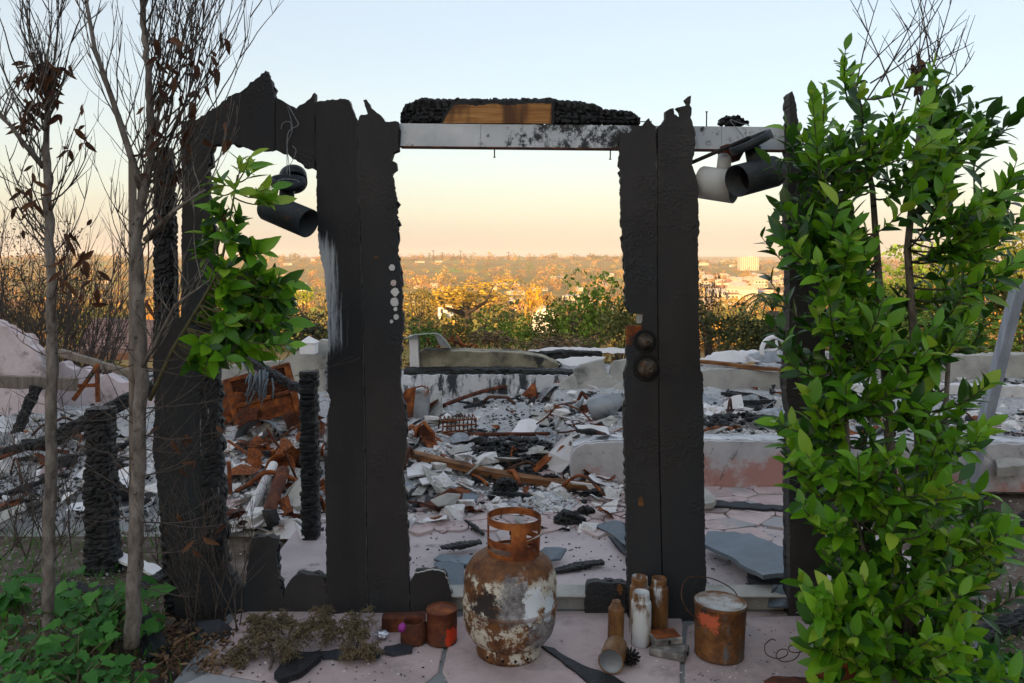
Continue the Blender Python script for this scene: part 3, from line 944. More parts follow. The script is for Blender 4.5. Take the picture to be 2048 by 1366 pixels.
wall = thing('burnt_entry_wall', 'blackened remains of a front door wall framing the view of the valley', 'burnt wall', (P(1024, 0, DW).x, DW, 0))
A = [(630, 205), (634, 203), (690, 197), (697, 200), (703, 215), (713, 238, .2), (714, 300, .2), (717, 400, .2), (721, 520, .2), (725, 640, .2), (728, 800, .2), (731, 1000, .2), (735, 1244, .4), (655, 1244),
     (653, 1180), (652, 1085), (650, 990), (648, 870), (655, 830), (662, 800), (655, 785), (645, 775), (650, 740), (657, 700), (655, 620), (648, 540), (641, 515), (637, 490), (634, 420), (632, 320)]
board(A, wall, m_skina, y0=DW, seed=1, amp=1.3, rim=.5)
B = [(716, 240), (722, 230), (735, 228), (726, 200), (733, 198), (740, 215), (750, 222), (762, 232), (770, 243), (797, 243), (797, 300), (785, 305), (782, 320), (792, 325), (794, 340), (784, 345), (788, 370), (793, 400, 3), (794, 440, 3), (796, 480, 3), (794, 510), (800, 535), (803, 560), (804, 620), (807, 650), (804, 680), (801, 720), (800, 770), (803, 790), (812, 830), (812, 900), (806, 930), (805, 960), (812, 990), (815, 1060), (816, 1100), (818, 1150), (820, 1200), (818, 1244, .4), (738, 1244, .2), (734, 1000, .2), (731, 800, .2), (728, 640, .2), (724, 520, .2), (720, 400, .2), (717, 300, .2)]
board(B, wall, m_skin, y0=DW - .001, seed=2, amp=1.6)
L2 = [(362, 243), (395, 238), (430, 215, 3), (455, 195, 3), (480, 185, 3), (500, 165), (515, 155), (532, 140), (543, 160), (549, 195, .2), (549, 300, 3), (520, 302, 3), (510, 300), (490, 295), (480, 290), (450, 286), (425, 290), (417, 305, 3), (420, 420, 3), (428, 600, 3), (430, 660, 1), (362, 660, .5), (364, 420, .5)]
board(L2, wall, m_skin, y0=DW + .002, seed=3, amp=2.0)
L1 = [(551, 195), (562, 200), (575, 207), (590, 215), (592, 220), (598, 210), (610, 205), (620, 197), (625, 188), (629, 185, .2), (629, 330), (632, 340), (620, 335), (610, 336), (600, 325, 3), (590, 315, 3), (575, 308, 3), (560, 303, 3), (551, 300, .2)]
board(L1, wall, m_skin, y0=DW + .004, seed=4, amp=1.4)
W_ = [(308, 640), (362, 636), (428, 640, 3), (437, 740, 3), (440, 850, 3), (447, 1000, 3), (452, 1100, 3), (455, 1140), (470, 1160), (484, 1178), (490, 1172), (496, 1120), (503, 1076), (540, 1073), (556, 1078), (552, 1110), (556, 1150), (560, 1175), (566, 1195), (570, 1180), (578, 1165), (592, 1152), (600, 1146), (620, 1150), (640, 1150), (648, 1160), (653, 1175), (655, 1243, .5), (350, 1243), (345, 1130), (330, 1080), (318, 1000), (305, 900), (310, 800), (304, 700)]
board(W_, wall, m_skin, y0=DW + .006, seed=5, amp=2.0)
n = NT('streaked_char')
v = n.obj(False)
c = n.ramp(n.noise(v, 30, 7), [(.3, (.004, .004, .005)), (.7, (.022, .024, .027))])
c = n.mix(n.mr(n.noise(n.map(v, (70, 70, 7)), 1, 7, .75), .60, .70), c, (.30, .31, .32))
m_streak = n.fin(c, .65, 0, n.noise(v, 80, 6), .5, .005, .35)
part('char_scales', char_beam([(P(409, 640, DW), M2(15, DW), .012), (P(416, 760, DW), M2(19, DW), .013), (P(421, 900, DW), M2(20, DW), .013), (P(426, 1040, DW), M2(20, DW), .013), (P(428, 1128, DW), M2(14, DW), .010)], 17, (40, 40, 26), .007, 34, .007, .002), m_streak, wall)
# small stumps left standing at the threshold
stumpL = [(822, 1243, .4), (820, 1165), (830, 1147), (850, 1143), (870, 1141), (888, 1146), (896, 1165), (903, 1190), (906, 1243, .4)]
board(stumpL, wall, m_skin, y0=DW - .002, seed=6, rim=.25)
stumpR = [(1170, 1243, .4), (1172, 1190), (1176, 1168), (1190, 1164), (1215, 1167), (1240, 1166), (1257, 1172, .3), (1259, 1243, .4)]
board(stumpR, wall, m_skin, y0=DW - .01, seed=7)
C_ = [(1240, 262), (1250, 268), (1262, 265), (1275, 258), (1290, 245), (1298, 236), (1305, 248), (1312, 253, .2), (1313, 500, .2), (1315, 700, .2), (1317, 900, .2), (1322, 1100, .2), (1325, 1262, .4), (1258, 1262), (1256, 1160), (1254, 1100), (1253, 1000), (1250, 900), (1248, 830), (1252, 800), (1249, 765), (1251, 740), (1255, 725), (1252, 703), (1254, 690), (1282, 690, .6), (1284, 645, .6), (1290, 630), (1278, 627), (1262, 627), (1254, 615), (1250, 590), (1251, 560), (1248, 500, 2.5), (1245, 460, 2.5), (1242, 430, 2.5), (1243, 400, 2.5), (1241, 360, 2.5), (1238, 320)]
DR = DW - .055
bC = board(C_, wall, m_skin, y0=DR, seed=8, amp=1.4)
D_ = [(1316, 253), (1325, 248), (1331, 235), (1332, 222), (1340, 218), (1347, 216), (1349, 228), (1357, 234), (1362, 230), (1360, 222), (1354, 215), (1372, 212), (1376, 205), (1371, 197), (1382, 191), (1380, 210), (1384, 216), (1381, 235), (1386, 250), (1391, 270), (1390, 300), (1384, 330), (1390, 345), (1396, 370), (1397, 420), (1399, 460), (1396, 480), (1398, 560), (1398, 640), (1401, 740), (1406, 750), (1407, 830), (1409, 1000), (1411, 1100), (1413, 1165), (1408, 1200), (1405, 1264, .4), (1328, 1264, .2), (1325, 1100, .2), (1320, 900, .2), (1318, 700, .2), (1316, 500, .2)]
board(D_, wall, m_skin, y0=DR - .003, seed=9, amp=1.2)
# pale ash spots on the right hand edge of board two
for i, (a, b, r1) in enumerate(((784, 535, 6), (787, 566, 6), (790, 584, 8), (789, 604, 8.5), (791, 618, 4), (792, 634, 5.5), (783, 643, 3.5))):
    rr = random.Random(i); c = P(a, b, DW - .003); mb = MB()
    o2 = [(c.x + M2(r1, DW) * math.cos(t * .393) * rr.uniform(.8, 1.1), c.z + M2(r1, DW) * 1.1 * math.sin(t * .393) * rr.uniform(.85, 1.1)) for t in range(16)]
    part('ash_spot', mb.prism(o2, DW - .0035, DW - .001), m_plaster, wall)
for a, b, w_, h_, yy in ((1281, 1003, 7, 11, DR), (1240, 1178, 6, 12, DW - .01), (752, 514, 5, 3, DW)):
    rr = random.Random(a); c = P(a, b, yy)
    o2 = [(c.x + M2(w_, DW) * math.cos(t * .57) * rr.uniform(.6, 1.1), c.z + M2(h_, DW) * math.sin(t * .57) * rr.uniform(.6, 1.1)) for t in range(11)]
    part('bare_wood_chip', MB().prism(o2, yy - .0035, yy - .0008), m_wood, wall)

# --- lock set in the right hand board
def zrot(d):
    return Vector(d).normalized().to_track_quat('Z', 'Y').to_matrix().to_4x4()
mb = MB(); c = P(1270, 676, DR); mb.box((c.x - .001, DR + .012, c.z), (.066, .018, .098), None, 0, .002); part('lock_case', mb, m_rusto, wall)
mb = MB(); c = P(1280, 638, DR); mb.box((c.x, DR + .02, c.z), (.022, .016, .035)); part('splinter', mb, m_conc, wall)
for (a, b, rr_, nm) in ((1290, 682, 21, 'deadbolt'), (1294, 735, 25, 'knob_spindle')):
    c = P(a, b, DR); r0 = M2(rr_, DR)
    T = Matrix.Translation((c.x, DR - .004, c.z)) @ zrot((0.05, -1, .02))
    mb = MB().lathe([(0, -.003), (r0 * 1.12, -.003), (r0 * 1.12, .0005), (r0, .0015), (r0 * .80, -.0005), (0, -.0005)], 28, T)
    ring = part('dark_recess_disc', mb, m_inner, wall)  # dark disc in place of a cut recess, its shade in the colour
    T = Matrix.Translation((c.x, DR - .005, c.z)) @ zrot((.10, -1, -.06))
    mb = MB().lathe([(r0 * .78, -.002), (r0 * .76, .010), (r0 * .66, .022), (r0 * .50, .034), (r0 * .40, .038), (r0 * .38, .040), (0, .040)], 28, T); kn = part(nm, mb, m_lock, wall)
    mb = MB().lathe([(r0 * .26, .040), (r0 * .26, .045), (r0 * .12, .046), (r0 * .10, .043), (0, .043)], 20, T); part('key_cylinder', mb, m_nail if nm == 'x' else m_lock, kn)

# --- lintel
def lint(a, b, yt0, yt1, yb0, yb1, name, y0, th, m):
    o2 = [(P(a, yt0, y0).x, P(a, yt0, y0).z), (P(b, yt1, y0).x, P(b, yt1, y0).z), (P(b, yb1, y0).x, P(b, yb1, y0).z), (P(a, yb0, y0).x, P(a, yb0, y0).z)]
    return part(name, MB().prism(o2, y0, y0 + th), m, wall)
yt = lambda x: 246.5 + (x - 797) * .0098
yb = lambda x: 292 + (x - 797) * .0098
for a, b, dy in ((798, 961.3, 0), (962, 1069.4, .0012), (1070, 1240, -.0008), (1240.6, 1443, .001), (1443.6, 1590, 0)):
    lint(a, b, yt(a), yt(b), yb(a), yb(b), 'flashing_panel', DW + .03 + dy, .002, m_flash)
lint(798, 1592, yt(798) + .6, yt(1592) + .6, yb(798) - .6, yb(1592) - .6, 'lintel', DW + .034, .09, m_charb)
lint(799, 1590, yb(799) - .2, yb(1590) - .2, yb(799) + 2.2, yb(1590) + 2.2, 'drip_edge', DW + .026, .02, m_rustd)
prof_ = [(803, 228), (812, 212), (830, 204), (846, 197), (900, 199), (1000, 199), (1100, 198), (1135, 203), (1190, 211), (1210, 221), (1258, 224), (1278, 238)]
stn = []
for a, t_ in prof_:
    lo_ = yt(a) - .5
    c = P(a, (t_ + lo_) / 2, DW + .075)
    stn.append((c, M2(max(lo_ - t_, 6) / 2, DW) + .004, .036))
part('charred_timber', char_beam(stn, 4, (38, 36, 55), .013, 40, .006, .004), m_char, wall)
wd = [(886, 246, .3), (893, 232, 1), (905, 212, 1.5), (930, 209, 1), (955, 212, 1), (985, 207, 1), (1020, 211, 1.2), (1060, 207, 1), (1103, 207, .4), (1103, 247, .3)]
n = NT('scorched_raw_wood')
v = n.obj(False)
g = n.noise(n.map(v, (1.2, 1, 34)), 3, 6, .6, .6)
c = n.ramp(g, [(.3, (.16, .062, .018)), (.5, (.34, .155, .045)), (.7, (.50, .27, .10))])
c = n.mix(n.mr(n.noise(n.map(v, (3.2, 1, .8)), 2.2, 3), .5, .62), c, (.10, .043, .017))
s3 = n.sep(v)
m_raw = n.fin(c, .7, 0, g, .2, .004)
board(wd, wall, m_raw, 'bare_timber_face', y0=DW + .026, th=.012, seed=12, core=False, D=DW + .026)
wd2 = [(880, 247), (892, 225), (903, 206), (930, 203), (960, 206), (985, 202), (1020, 205), (1060, 201), (1108, 202), (1108, 248)]
board(wd2, wall, m_char, 'scorched_rim', y0=DW + .031, th=.012, seed=13, core=False, D=DW + .031)
# nails
def nail(p, d, L, par, r0=.0026):
    p = Vector(p); d = Vector(d).normalized()
    mb = MB().tube([p, p + d * L], r0, 6)
    mb.tube([p + d * L, p + d * (L + .003)], r0 * 2.1, 8)
    part('nail', mb, m_nail, par)
nail(P(989, 294, DW + .06), (0, 0, -1), .040, wall)
nail(P(1221, 298, DW + .06), (-.03, 0, -1), .040, wall)
nail(P(1413, 253, DW + .06), (.01, 0, 1), .058, wall)
nail(P(1571, 255, DW + .06), (.01, 0, 1), .055, wall)
nail(P(1262, 243, DW + .05), (1, 0, -.01), .08, wall, .002)
# --- posts
part('charred_post', char_beam([(P(330, 296, DW + .09), M2(15, DW), .03), (P(329, 330, DW + .09), M2(20, DW), .035), (P(331, 480, DW + .09), M2(21, DW), .04), (P(332, 620, DW + .09), M2(22, DW), .04), (P(335, 900, DW + .09), M2(20, DW), .04), (P(352, 1240, DW + .09), M2(18, DW), .04)], 5, (24, 24, 40), .010, 34, .008), m_char, wall)
part('charred_post', char_beam([(P(392, 250, DW + .075), M2(26, DW), .035), (P(392, 500, DW + .075), M2(27, DW), .04), (P(398, 760, DW + .075), M2(30, DW), .04), (P(410, 1000, DW + .075), M2(34, DW), .04), (P(420, 1240, DW + .075), M2(34, DW), .04)], 6, (24, 24, 40), .010, 34, .008), m_char, wall)
P3 = [(1579, 188), (1584, 182), (1592, 205), (1599, 260), (1606, 300), (1640, 320), (1645, 430), (1641, 560), (1650, 700), (1650, 980), (1654, 1150), (1658, 1272, .4), (1577, 1272, .4), (1580, 1150), (1578, 980), (1582, 840), (1572, 780), (1578, 700), (1580, 560), (1575, 400), (1580, 260)]
board(P3, wall, m_skin, 'corner_board', y0=DW - .03, th=.05, seed=15, amp=1.0, D=DW - .03)
o2 = [(P(a, b, DW).x, P(a, b, DW).z) for a, b in ((1652, 428), (1672, 430), (1682, 1245), (1660, 1247))]
part('corner_flashing', MB().prism(o2, DW - .02, DW - .017), m_steel, wall)
# wires hanging from the left top board
def wire(pts, r0, name='wire', par=None, m=None, n=5, sm=6):
    pts = [Vector(p) for p in pts]; out = []
    for i in range(len(pts) - 1):                  # Catmull-Rom
        a, b, c_, d = pts[max(i - 1, 0)], pts[i], pts[i + 1], pts[min(i + 2, len(pts) - 1)]
        for k in range(sm):
            t = k / sm
            out.append(.5 * ((2 * b) + (c_ - a) * t + (2 * a - 5 * b + 4 * c_ - d) * t * t + (3 * b - a - 3 * c_ + d) * t ** 3))
    out.append(pts[-1])
    mb = MB().tube(out, r0, n)
    return part(name, mb, m or m_steel, par) if par else mb
wire([P(a, b, DW - .02) for a, b in ((574, 212), (582, 240), (584, 262), (575, 285), (574, 315), (574, 350))], .0016, 'wire', wall)
wire([P(a, b, DW - .025) for a, b in ((577, 212), (590, 235), (596, 250), (578, 262), (574, 290), (578, 330), (580, 352))], .0016, 'wire', wall)
wire([P(a, b, DW - .018) for a, b in ((562, 258), (566, 246), (580, 244), (583, 262))], .0013, 'wire', wall)
wire([P(a, b, DW - .018) for a, b in ((585, 292), (592, 300), (588, 315), (580, 330))], .0013, 'wire', wall)

# ================================================================== HANGING SPOT LAMPS
m_lampw = mat('heat_bleached_enamel', [(.3, (.34, .34, .33)), (.6, (.50, .50, .48)), (.8, (.58, .58, .56))], 3, rough=.55, bs=.1, spots=[((.10, .10, .10), 5, .62, .76)])
def spot(a, b, D, r_px, m, label, base=None, stem=None, par_ex=0):
    """a, b: pixel points on the axis of the can, back to mouth, with depth offsets"""
    p, q = P(*a), P(*b)
    r0 = M2(r_px, D)
    d = (q - p); L = d.length
    T = Matrix.Translation(p) @ zrot(d)
    t = thing('spot_lamp', label, 'lamp', p)
    part('lamp_can', MB().lathe([(0, 0), (r0 * .93, .0), (r0, .008), (r0, L), (r0 * .955, L), (r0 * .94, .012), (0, .012)], 36, T), m, t)
    part('reflector', MB().lathe([(0, .02), (r0 * .5, .03), (r0 * .90, L * .6), (r0 * .925, L * .62)], 28, T), m_inner, t)
    if stem:
        s0, s1, rs = stem
        part('swivel_arm', MB().tube([P(*s0), P(*s1)], rs, 12), m, t)
    if base:
        c, nr, rb, hb = base
        T2 = Matrix.Translation(P(*c)) @ zrot(nr)
        part('ceiling_plate', MB().lathe([(0, 0), (rb, 0), (rb, hb), (rb * .86, hb), (rb * .82, hb * .4), (0, hb * .4)], 32, T2), m, t)
        part('coil', MB().tube([T2 @ Vector((rb * .62 * math.cos(k * .6), rb * .62 * math.sin(k * .6), hb * (.5 + .04 * k / 8))) for k in range(22)], .0018, 5), m_steel, t)
    return t
spot((534, 412, 3.13), (617, 447, 3.04), 3.1, 29, m_black, 'black spot lamp dangling on wires beside the tall door board',
     ((577, 372, 3.12), (.12, -.35, .93), M2(34, 3.12), .03), ((571, 420, 3.11), (575, 372, 3.12), M2(15, 3.1)))
mb = MB().lathe([(0, -.012), (.04, -.012), (.055, 0), (.055, .05), (.05, .05), (.045, .004), (0, .004)], 28, Matrix.Translation(P(586, 352, 3.24)) @ zrot((.25, -.75, -.6)))
solo('junction_box', mb, m_black, 'round black junction box under the charred left top board', 'junction box', P(586, 340, 3.24))
tl = spot((1400, 364, 3.20), (1470, 374, 3.12), 3.15, 33, m_lampw, 'bleached white spot lamp hanging right of the lock board',
     None, ((1446, 345, 3.17), (1450, 312, 3.19), M2(14, 3.15)))
mb = MB().lathe([(0, 0), (.035, 0), (.062, .05), (.062, .056), (0, .056)], 4, Matrix.Translation(P(1461, 322, 3.2)) @ zrot((.05, .1, 1)))
part('bracket', mb, m_rustd, tl)
spot((1550, 342, 3.10), (1474, 362, 3.0), 3.05, 32, m_black, 'black spot lamp hanging by the leafy shrub',
     ((1505, 292, 3.08), (-.45, -.1, .88), M2(44, 3.08), .03), ((1512, 335, 3.07), (1505, 296, 3.08), M2(16, 3.07)))
mb = MB(); mb.tube([P(1384, 325, 3.14), P(1500, 275, 3.12)], .008, 6)
solo('burnt_batten', mb, m_charb, 'thin burnt batten slanting from the lock board to the lamps', 'batten', P(1384, 325, 3.14))
solo('charred_clump', char_beam([(P(1437, 244, 3.23), .012, .02), (P(1455, 242, 3.23), .028, .03), (P(1480, 243, 3.23), .022, .03), (P(1497, 247, 3.23), .008, .01)], 9, (45, 45, 45), .016, 22, .008, .012), m_char, 'knotted charred clump with wires sitting on the lintel end', 'charcoal', P(1460, 250, 3.23))
solo('loose_wire', wire([P(a, b, 3.19) for a, b in ((1500, 252), (1480, 246), (1460, 240), (1478, 262), (1492, 280), (1500, 290))], .0014), m_steel, 'thin loose wire draped over the lintel above the white lamp', 'wire', P(1500, 252, 3.19))

# ================================================================== THINGS ON THE PORCH
def gD(py, z=0.0):
    return F * (H - z) / (py - HY)
def stand(px, py_front, r):
    """base centre of a round thing whose front bottom edge shows at py_front"""
    D = gD(py_front) + r
    return Vector(((px - 1024) / F * D, D, 0.003))

# --- propane tank
n = NT('peeling_tank_paint')
v = n.obj(False)
s3 = n.sep(v)
X, Z = s3[0], s3[2]
rust = n.ramp(n.noise(v, 20, 9, .72), [(.30, (.045, .019, .010)), (.45, (.105, .042, .017)), (.60, (.19, .080, .026)), (.75, (.31, .15, .05))])
cream = n.ramp(n.noise(v, 26, 8, .7), [(.3, (.38, .33, .24)), (.5, (.52, .48, .39)), (.75, (.62, .60, .53))])
flake = n.math('ADD', n.noise(v, 13, 10, .74), n.math('MULTIPLY', n.noise(v, 46, 6, .7), .45))
lowm = n.mr(Z, .24, .14, .02, .07)
upm = n.math('MULTIPLY', n.window(Z, .225, .315, .03), n.math('MULTIPLY', n.mr(X, -.10, -.03), .16))
pm = n.mr(n.math('ADD', flake, n.math('ADD', lowm, upm)), .79, .86)
top = n.mr(Z, .315, .29)
c = n.mix(n.math('MULTIPLY', pm, top), rust, cream)
# burnt grey and black bloom in the middle
def blob(cx, cz, rx, rz):
    a = n.math('POWER', n.math('DIVIDE', n.math('SUBTRACT', X, cx), rx), 2.0)
    b = n.math('POWER', n.math('DIVIDE', n.math('SUBTRACT', Z, cz), rz), 2.0)
    d = n.math('ADD', n.math('ADD', a, b), n.math('MULTIPLY', n.math('SUBTRACT', n.noise(v, 22, 10, .75), .5), 7.0))
    return n.mr(d, 1.25, .55)
grey = n.ramp(n.noise(v, 30, 8, .75), [(.35, (.06, .055, .055)), (.5, (.17, .165, .165)), (.68, (.36, .35, .34))])
c = n.mix(n.math('MULTIPLY', blob(.02, .235, .075, .085), .95), c, grey)
c = n.mix(blob(-.075, .225, .055, .05), c, (.022, .016, .014))
c = n.mix(n.math('MULTIPLY', blob(.13, .11, .055, .06), .9), c, grey)
wht = n.mix(n.mr(n.noise(n.map(v, (30, 30, 4)), 1, 6, .7), .56, .68), (.62, .66, .68), (.36, .21, .06))
c = n.mix(blob(.085, .228, .034, .06), c, wht)
c = n.mix(blob(.142, .20, .020, .05), c, (.58, .64, .68))
c = n.mix(n.mr(n.math('ABSOLUTE', n.math('SUBTRACT', Z, .178)), .004, .010, .6, 0.), c, rust)
m_tank = n.fin(c, .62, .15, n.math('ADD', n.noise(v, 70, 7, .75), n.noise(v, 18, 6)), .55, .004, .35)

tb = stand(1017, 1334, .105)
tk = thing('propane_tank', 'rusted propane tank with peeling cream paint standing on the porch', 'gas tank', tb)
T = Matrix.Translation(tb) @ Matrix.Rotation(R(1.5), 4, 'Y')
part('tank_body', MB().lathe([(0, .034), (.06, .035), (.105, .040), (.135, .056), (.155, .084), (.164, .115), (.1665, .14), (.167, .172), (.1695, .175), (.1695, .181), (.167, .184), (.1665, .25), (.164, .278), (.156, .303), (.140, .328), (.112, .350), (.075, .362), (.035, .367), (0, .368)], 56, T, 0, True, .0015, 3), m_tank, tk)
fr = part('foot_ring', MB().lathe([(.108, 0), (.113, .001), (.116, .012), (.112, .040), (.105, .048), (.102, .040), (.105, .004), (.108, 0)], 48, T), m_tank, tk)
for a in (-100, -78, -55, -130):
    c = T @ Vector((.1145 * math.cos(R(a)), .1145 * math.sin(R(a)), .019))
    part('dark_hole_disc', MB().lathe([(0, .0012), (.0055, .001), (.0055, -.002), (0, -.002)], 12, Matrix.Translation(c) @ zrot((math.cos(R(a)), math.sin(R(a)), 0))), m_inner, fr)  # drain holes drawn as discs, the shade inside put into their colour
# guard collar with its hand holes: cells of a curved sheet
TH0, NTH, NZ = -180, 120, 28
def cell(i, j):
    th = (TH0 + (i + .5) * 360 / NTH + 180) % 360 - 180; z = (j + .5) / NZ
    if z > .82: return True
    if -97 < th < -64 or th > 164 or th < -171 or -22 < th < 12:
        return True
    if -97 >= th >= -172:                         # front left: hand hole over a slot
        return z < .16 or .30 < z < .46
    if -68 <= th <= -22:                          # front right: pierced plate
        a = (th + 45) / 20
        if (a * a + ((z - .66) / .11) ** 2) < 1 and z > .60: return False
        if (((th + 52) / 9) ** 2 + ((z - .42) / .05) ** 2) < 1: return False
        if (((th + 34) / 8) ** 2 + ((z - .26) / .05) ** 2) < 1: return False
        return True
    return z < .12 or (60 > th > 12 and .3 < z < .42)
mb = MB(); HC = .135
Tc = T @ Matrix.Translation((.008, 0, .352))
def cp(i, j, rr_):
    th = R(TH0 + i * 360 / NTH); z = j / NZ
    r0 = (.093 + .004 * z) + rr_
    return Tc @ Vector((r0 * math.cos(th), r0 * math.sin(th), z * HC))
for i in range(NTH):
    for j in range(NZ):
        if not cell(i, j): continue
        o4 = [cp(i, j, 0), cp(i + 1, j, 0), cp(i + 1, j + 1, 0), cp(i, j + 1, 0)]
        i4 = [cp(i, j, -.0035), cp(i + 1, j, -.0035), cp(i + 1, j + 1, -.0035), cp(i, j + 1, -.0035)]
        mb.add(o4 + i4, [(0, 1, 2, 3), (7, 6, 5, 4)])
        for (di, dj, e) in ((0, -1, (0, 1)), (1, 0, (1, 2)), (0, 1, (2, 3)), (-1, 0, (3, 0))):
            jj = j + dj
            if jj < 0 or jj >= NZ or not cell((i + di) % NTH, jj):
                mb.add([o4[e[0]], o4[e[1]], i4[e[1]], i4[e[0]]], [(1, 0, 3, 2)])
part('guard_collar', mb, m_rust, tk)
c = T @ Vector((.01, .02, .36))
vl = part('valve', MB().lathe([(.024, 0), (.024, .012), (.013, .016), (.013, .05), (.017, .052), (.017, .066), (0, .067)], 18, Matrix.Translation(c)), m_rustd, tk)
part('valve_outlet', MB().tube([c + Vector((0, 0, .034)), c + Vector((.045, -.03, .036))], [.011, .013], 12), m_lock, vl)
part('torn_label', MB().slab([Tc @ Vector((.045, -.088, .075)), Tc @ Vector((.098, -.045, .083)), Tc @ Vector((.104, -.052, .098)), Tc @ Vector((.085, -.074, .088))], .002), m_conc, tk)

# --- cans
def paintpatch(name, patch, px0, pz0, rx, rz, base=RUST, extra=None):
    n = NT(name)
    v = n.obj(False); s3 = n.sep(v)
    c = n.ramp(n.noise(v, 24, 9, .72), base)
    c = n.mix(n.mr(n.noise(v, 11, 8, .7), .54, .64), c, (.045, .035, .030))
    if extra:
        c = n.mix(n.mr(n.noise(n.map(v, (3, 3, 1.0)), 13, 7, .65), extra[1], extra[2]), c, extra[0])
    a = n.math('POWER', n.math('DIVIDE', n.math('SUBTRACT', s3[0], px0), rx), 2.0)
    b = n.math('POWER', n.math('DIVIDE', n.math('SUBTRACT', s3[2], pz0), rz), 2.0)
    d = n.math('ADD', n.math('ADD', a, b), n.math('MULTIPLY', n.math('SUBTRACT', n.noise(v, 30, 10, .75), .5), 7.0))
    c = n.mix(n.mr(d, 1.3, .7), c, patch)
    return n.fin(c, .6, .1, n.math('ADD', n.noise(v, 80, 7, .75), n.noise(v, 20, 6)), .5, .004, .35)
m_canr = paintpatch('rusty_can_red_patch', (.60, .05, .012), .042, .030, .028, .034, [(.3, (.045, .014, .009)), (.5, (.11, .03, .013)), (.7, (.20, .065, .022))])
cb = stand(884, 1298, .0565)
t = thing('paint_can', 'rusty lidded can with a bright red paint patch left of the tank', 'can', cb)
T = Matrix.Translation(cb)
r0, h = .0565, .120
part('can_body', MB().lathe([(0, 0), (r0 * .98, 0), (r0, .003), (r0 * .985, .006), (r0 * .985, h - .008), (r0 * 1.03, h - .004), (r0 * 1.03, h), (r0 * .98, h + .001)], 40, T, 0, True, .008, 1), m_canr, t)
part('lid', MB().lathe([(r0 * .98, h), (r0 * .93, h + .001), (r0 * .90, h - .004), (r0 * .82, h - .003), (0, h - .0015)], 36, T), m_rust, t)
cb = stand(828, 1296, .05)
t = thing('open_tin', 'small dark open tin between the rusty can and foil', 'can', cb)
T = Matrix.Translation(cb); r0, h = .049, .075
part('can_body', MB().lathe([(0, 0), (r0, 0), (r0 * 1.02, .004), (r0 * .98, h * .8), (r0 * .84, h * .92), (r0 * .84, h), (r0 * .76, h), (r0 * .74, h * .85), (r0 * .9, .006), (0, .006)], 36, T, 0, True, .012, 2), m_rustd, t)
c = cb + Vector((-.045, -.03, .05)); mb = MB(); mb.tube([c, c + Vector((.006, 0, .012)), c + Vector((.014, .002, .024))], [.012, .017, .010], 7)
solo('plastic_blob', mb, m_purple, 'small purple plastic blob stuck against the dark open tin', 'plastic scrap', c)
mb = MB(); mb.box(P(808, 1248, 3.03), (.165, .05, .075), Matrix.Rotation(R(4), 3, 'Z'), 0, .006)
b0 = P(808, 1268, 3.03)
solo('metal_box', mb, m_rustd, 'dull red rusty tin box lying behind the small open tin', 'tin box', (b0.x, b0.y, .003))

m_buck = paintpatch('bucket_steel', (.55, .12, .055), -.045, .140, .030, .030, [(.3, (.05, .022, .010)), (.5, (.14, .055, .016)), (.7, (.25, .11, .03))], ((.11, .105, .10), .52, .66))
m_lid = mat('bleached_lid', [(.35, (.20, .09, .035)), (.48, (.45, .44, .42)), (.7, (.60, .62, .63))], 9, rough=.55, metal=.2, bs=.3)
cb = stand(1438, 1334, .088)
t = thing('paint_bucket', 'large rusty paint bucket with wire handle and pale lid', 'bucket', cb)
T = Matrix.Translation(cb) @ Matrix.Rotation(R(2.0), 4, 'Y') @ Matrix.Rotation(R(-1), 4, 'X')
r0, h = .091, .186
part('bucket_body', MB().lathe([(0, 0), (r0 * .93, 0), (r0 * .95, .003), (r0 * .935, .007), (r0 * .985, h - .016), (r0 * 1.0, h - .014), (r0 * 1.03, h - .008), (r0 * 1.03, h), (r0 * .99, h + .001)], 48, T, 0, True, .006, 4), m_buck, t)
part('lid', MB().lathe([(r0 * .99, h), (r0 * .95, h + .002), (r0 * .92, h - .004), (r0 * .87, h - .004), (r0 * .85, h), (r0 * .80, h - .001), (0, h - .001)], 40, T), m_lid, t)
e0 = T @ Vector((-r0 * .92, -.035, h * .68)); e1 = T @ Vector((r0 * .9, .05, h * .70))
part('handle', wire([e0, e0 + Vector((-.045, .0, .045)), e0 + Vector((-.055, .03, .09)), e0 + Vector((-.02, .07, .125)), (e0 + e1) / 2 + Vector((0, .10, .095)), e1 + Vector((0, .05, .05)), e1], .0022, 'x', None), m_wire, t)
part('handle_ear', MB().lathe([(.012, -.004), (.012, .003), (.006, .006), (0, .006)], 14, Matrix.Translation(e0 + Vector((.004, .004, 0))) @ zrot((-.8, -.5, 0))), m_rust, t)

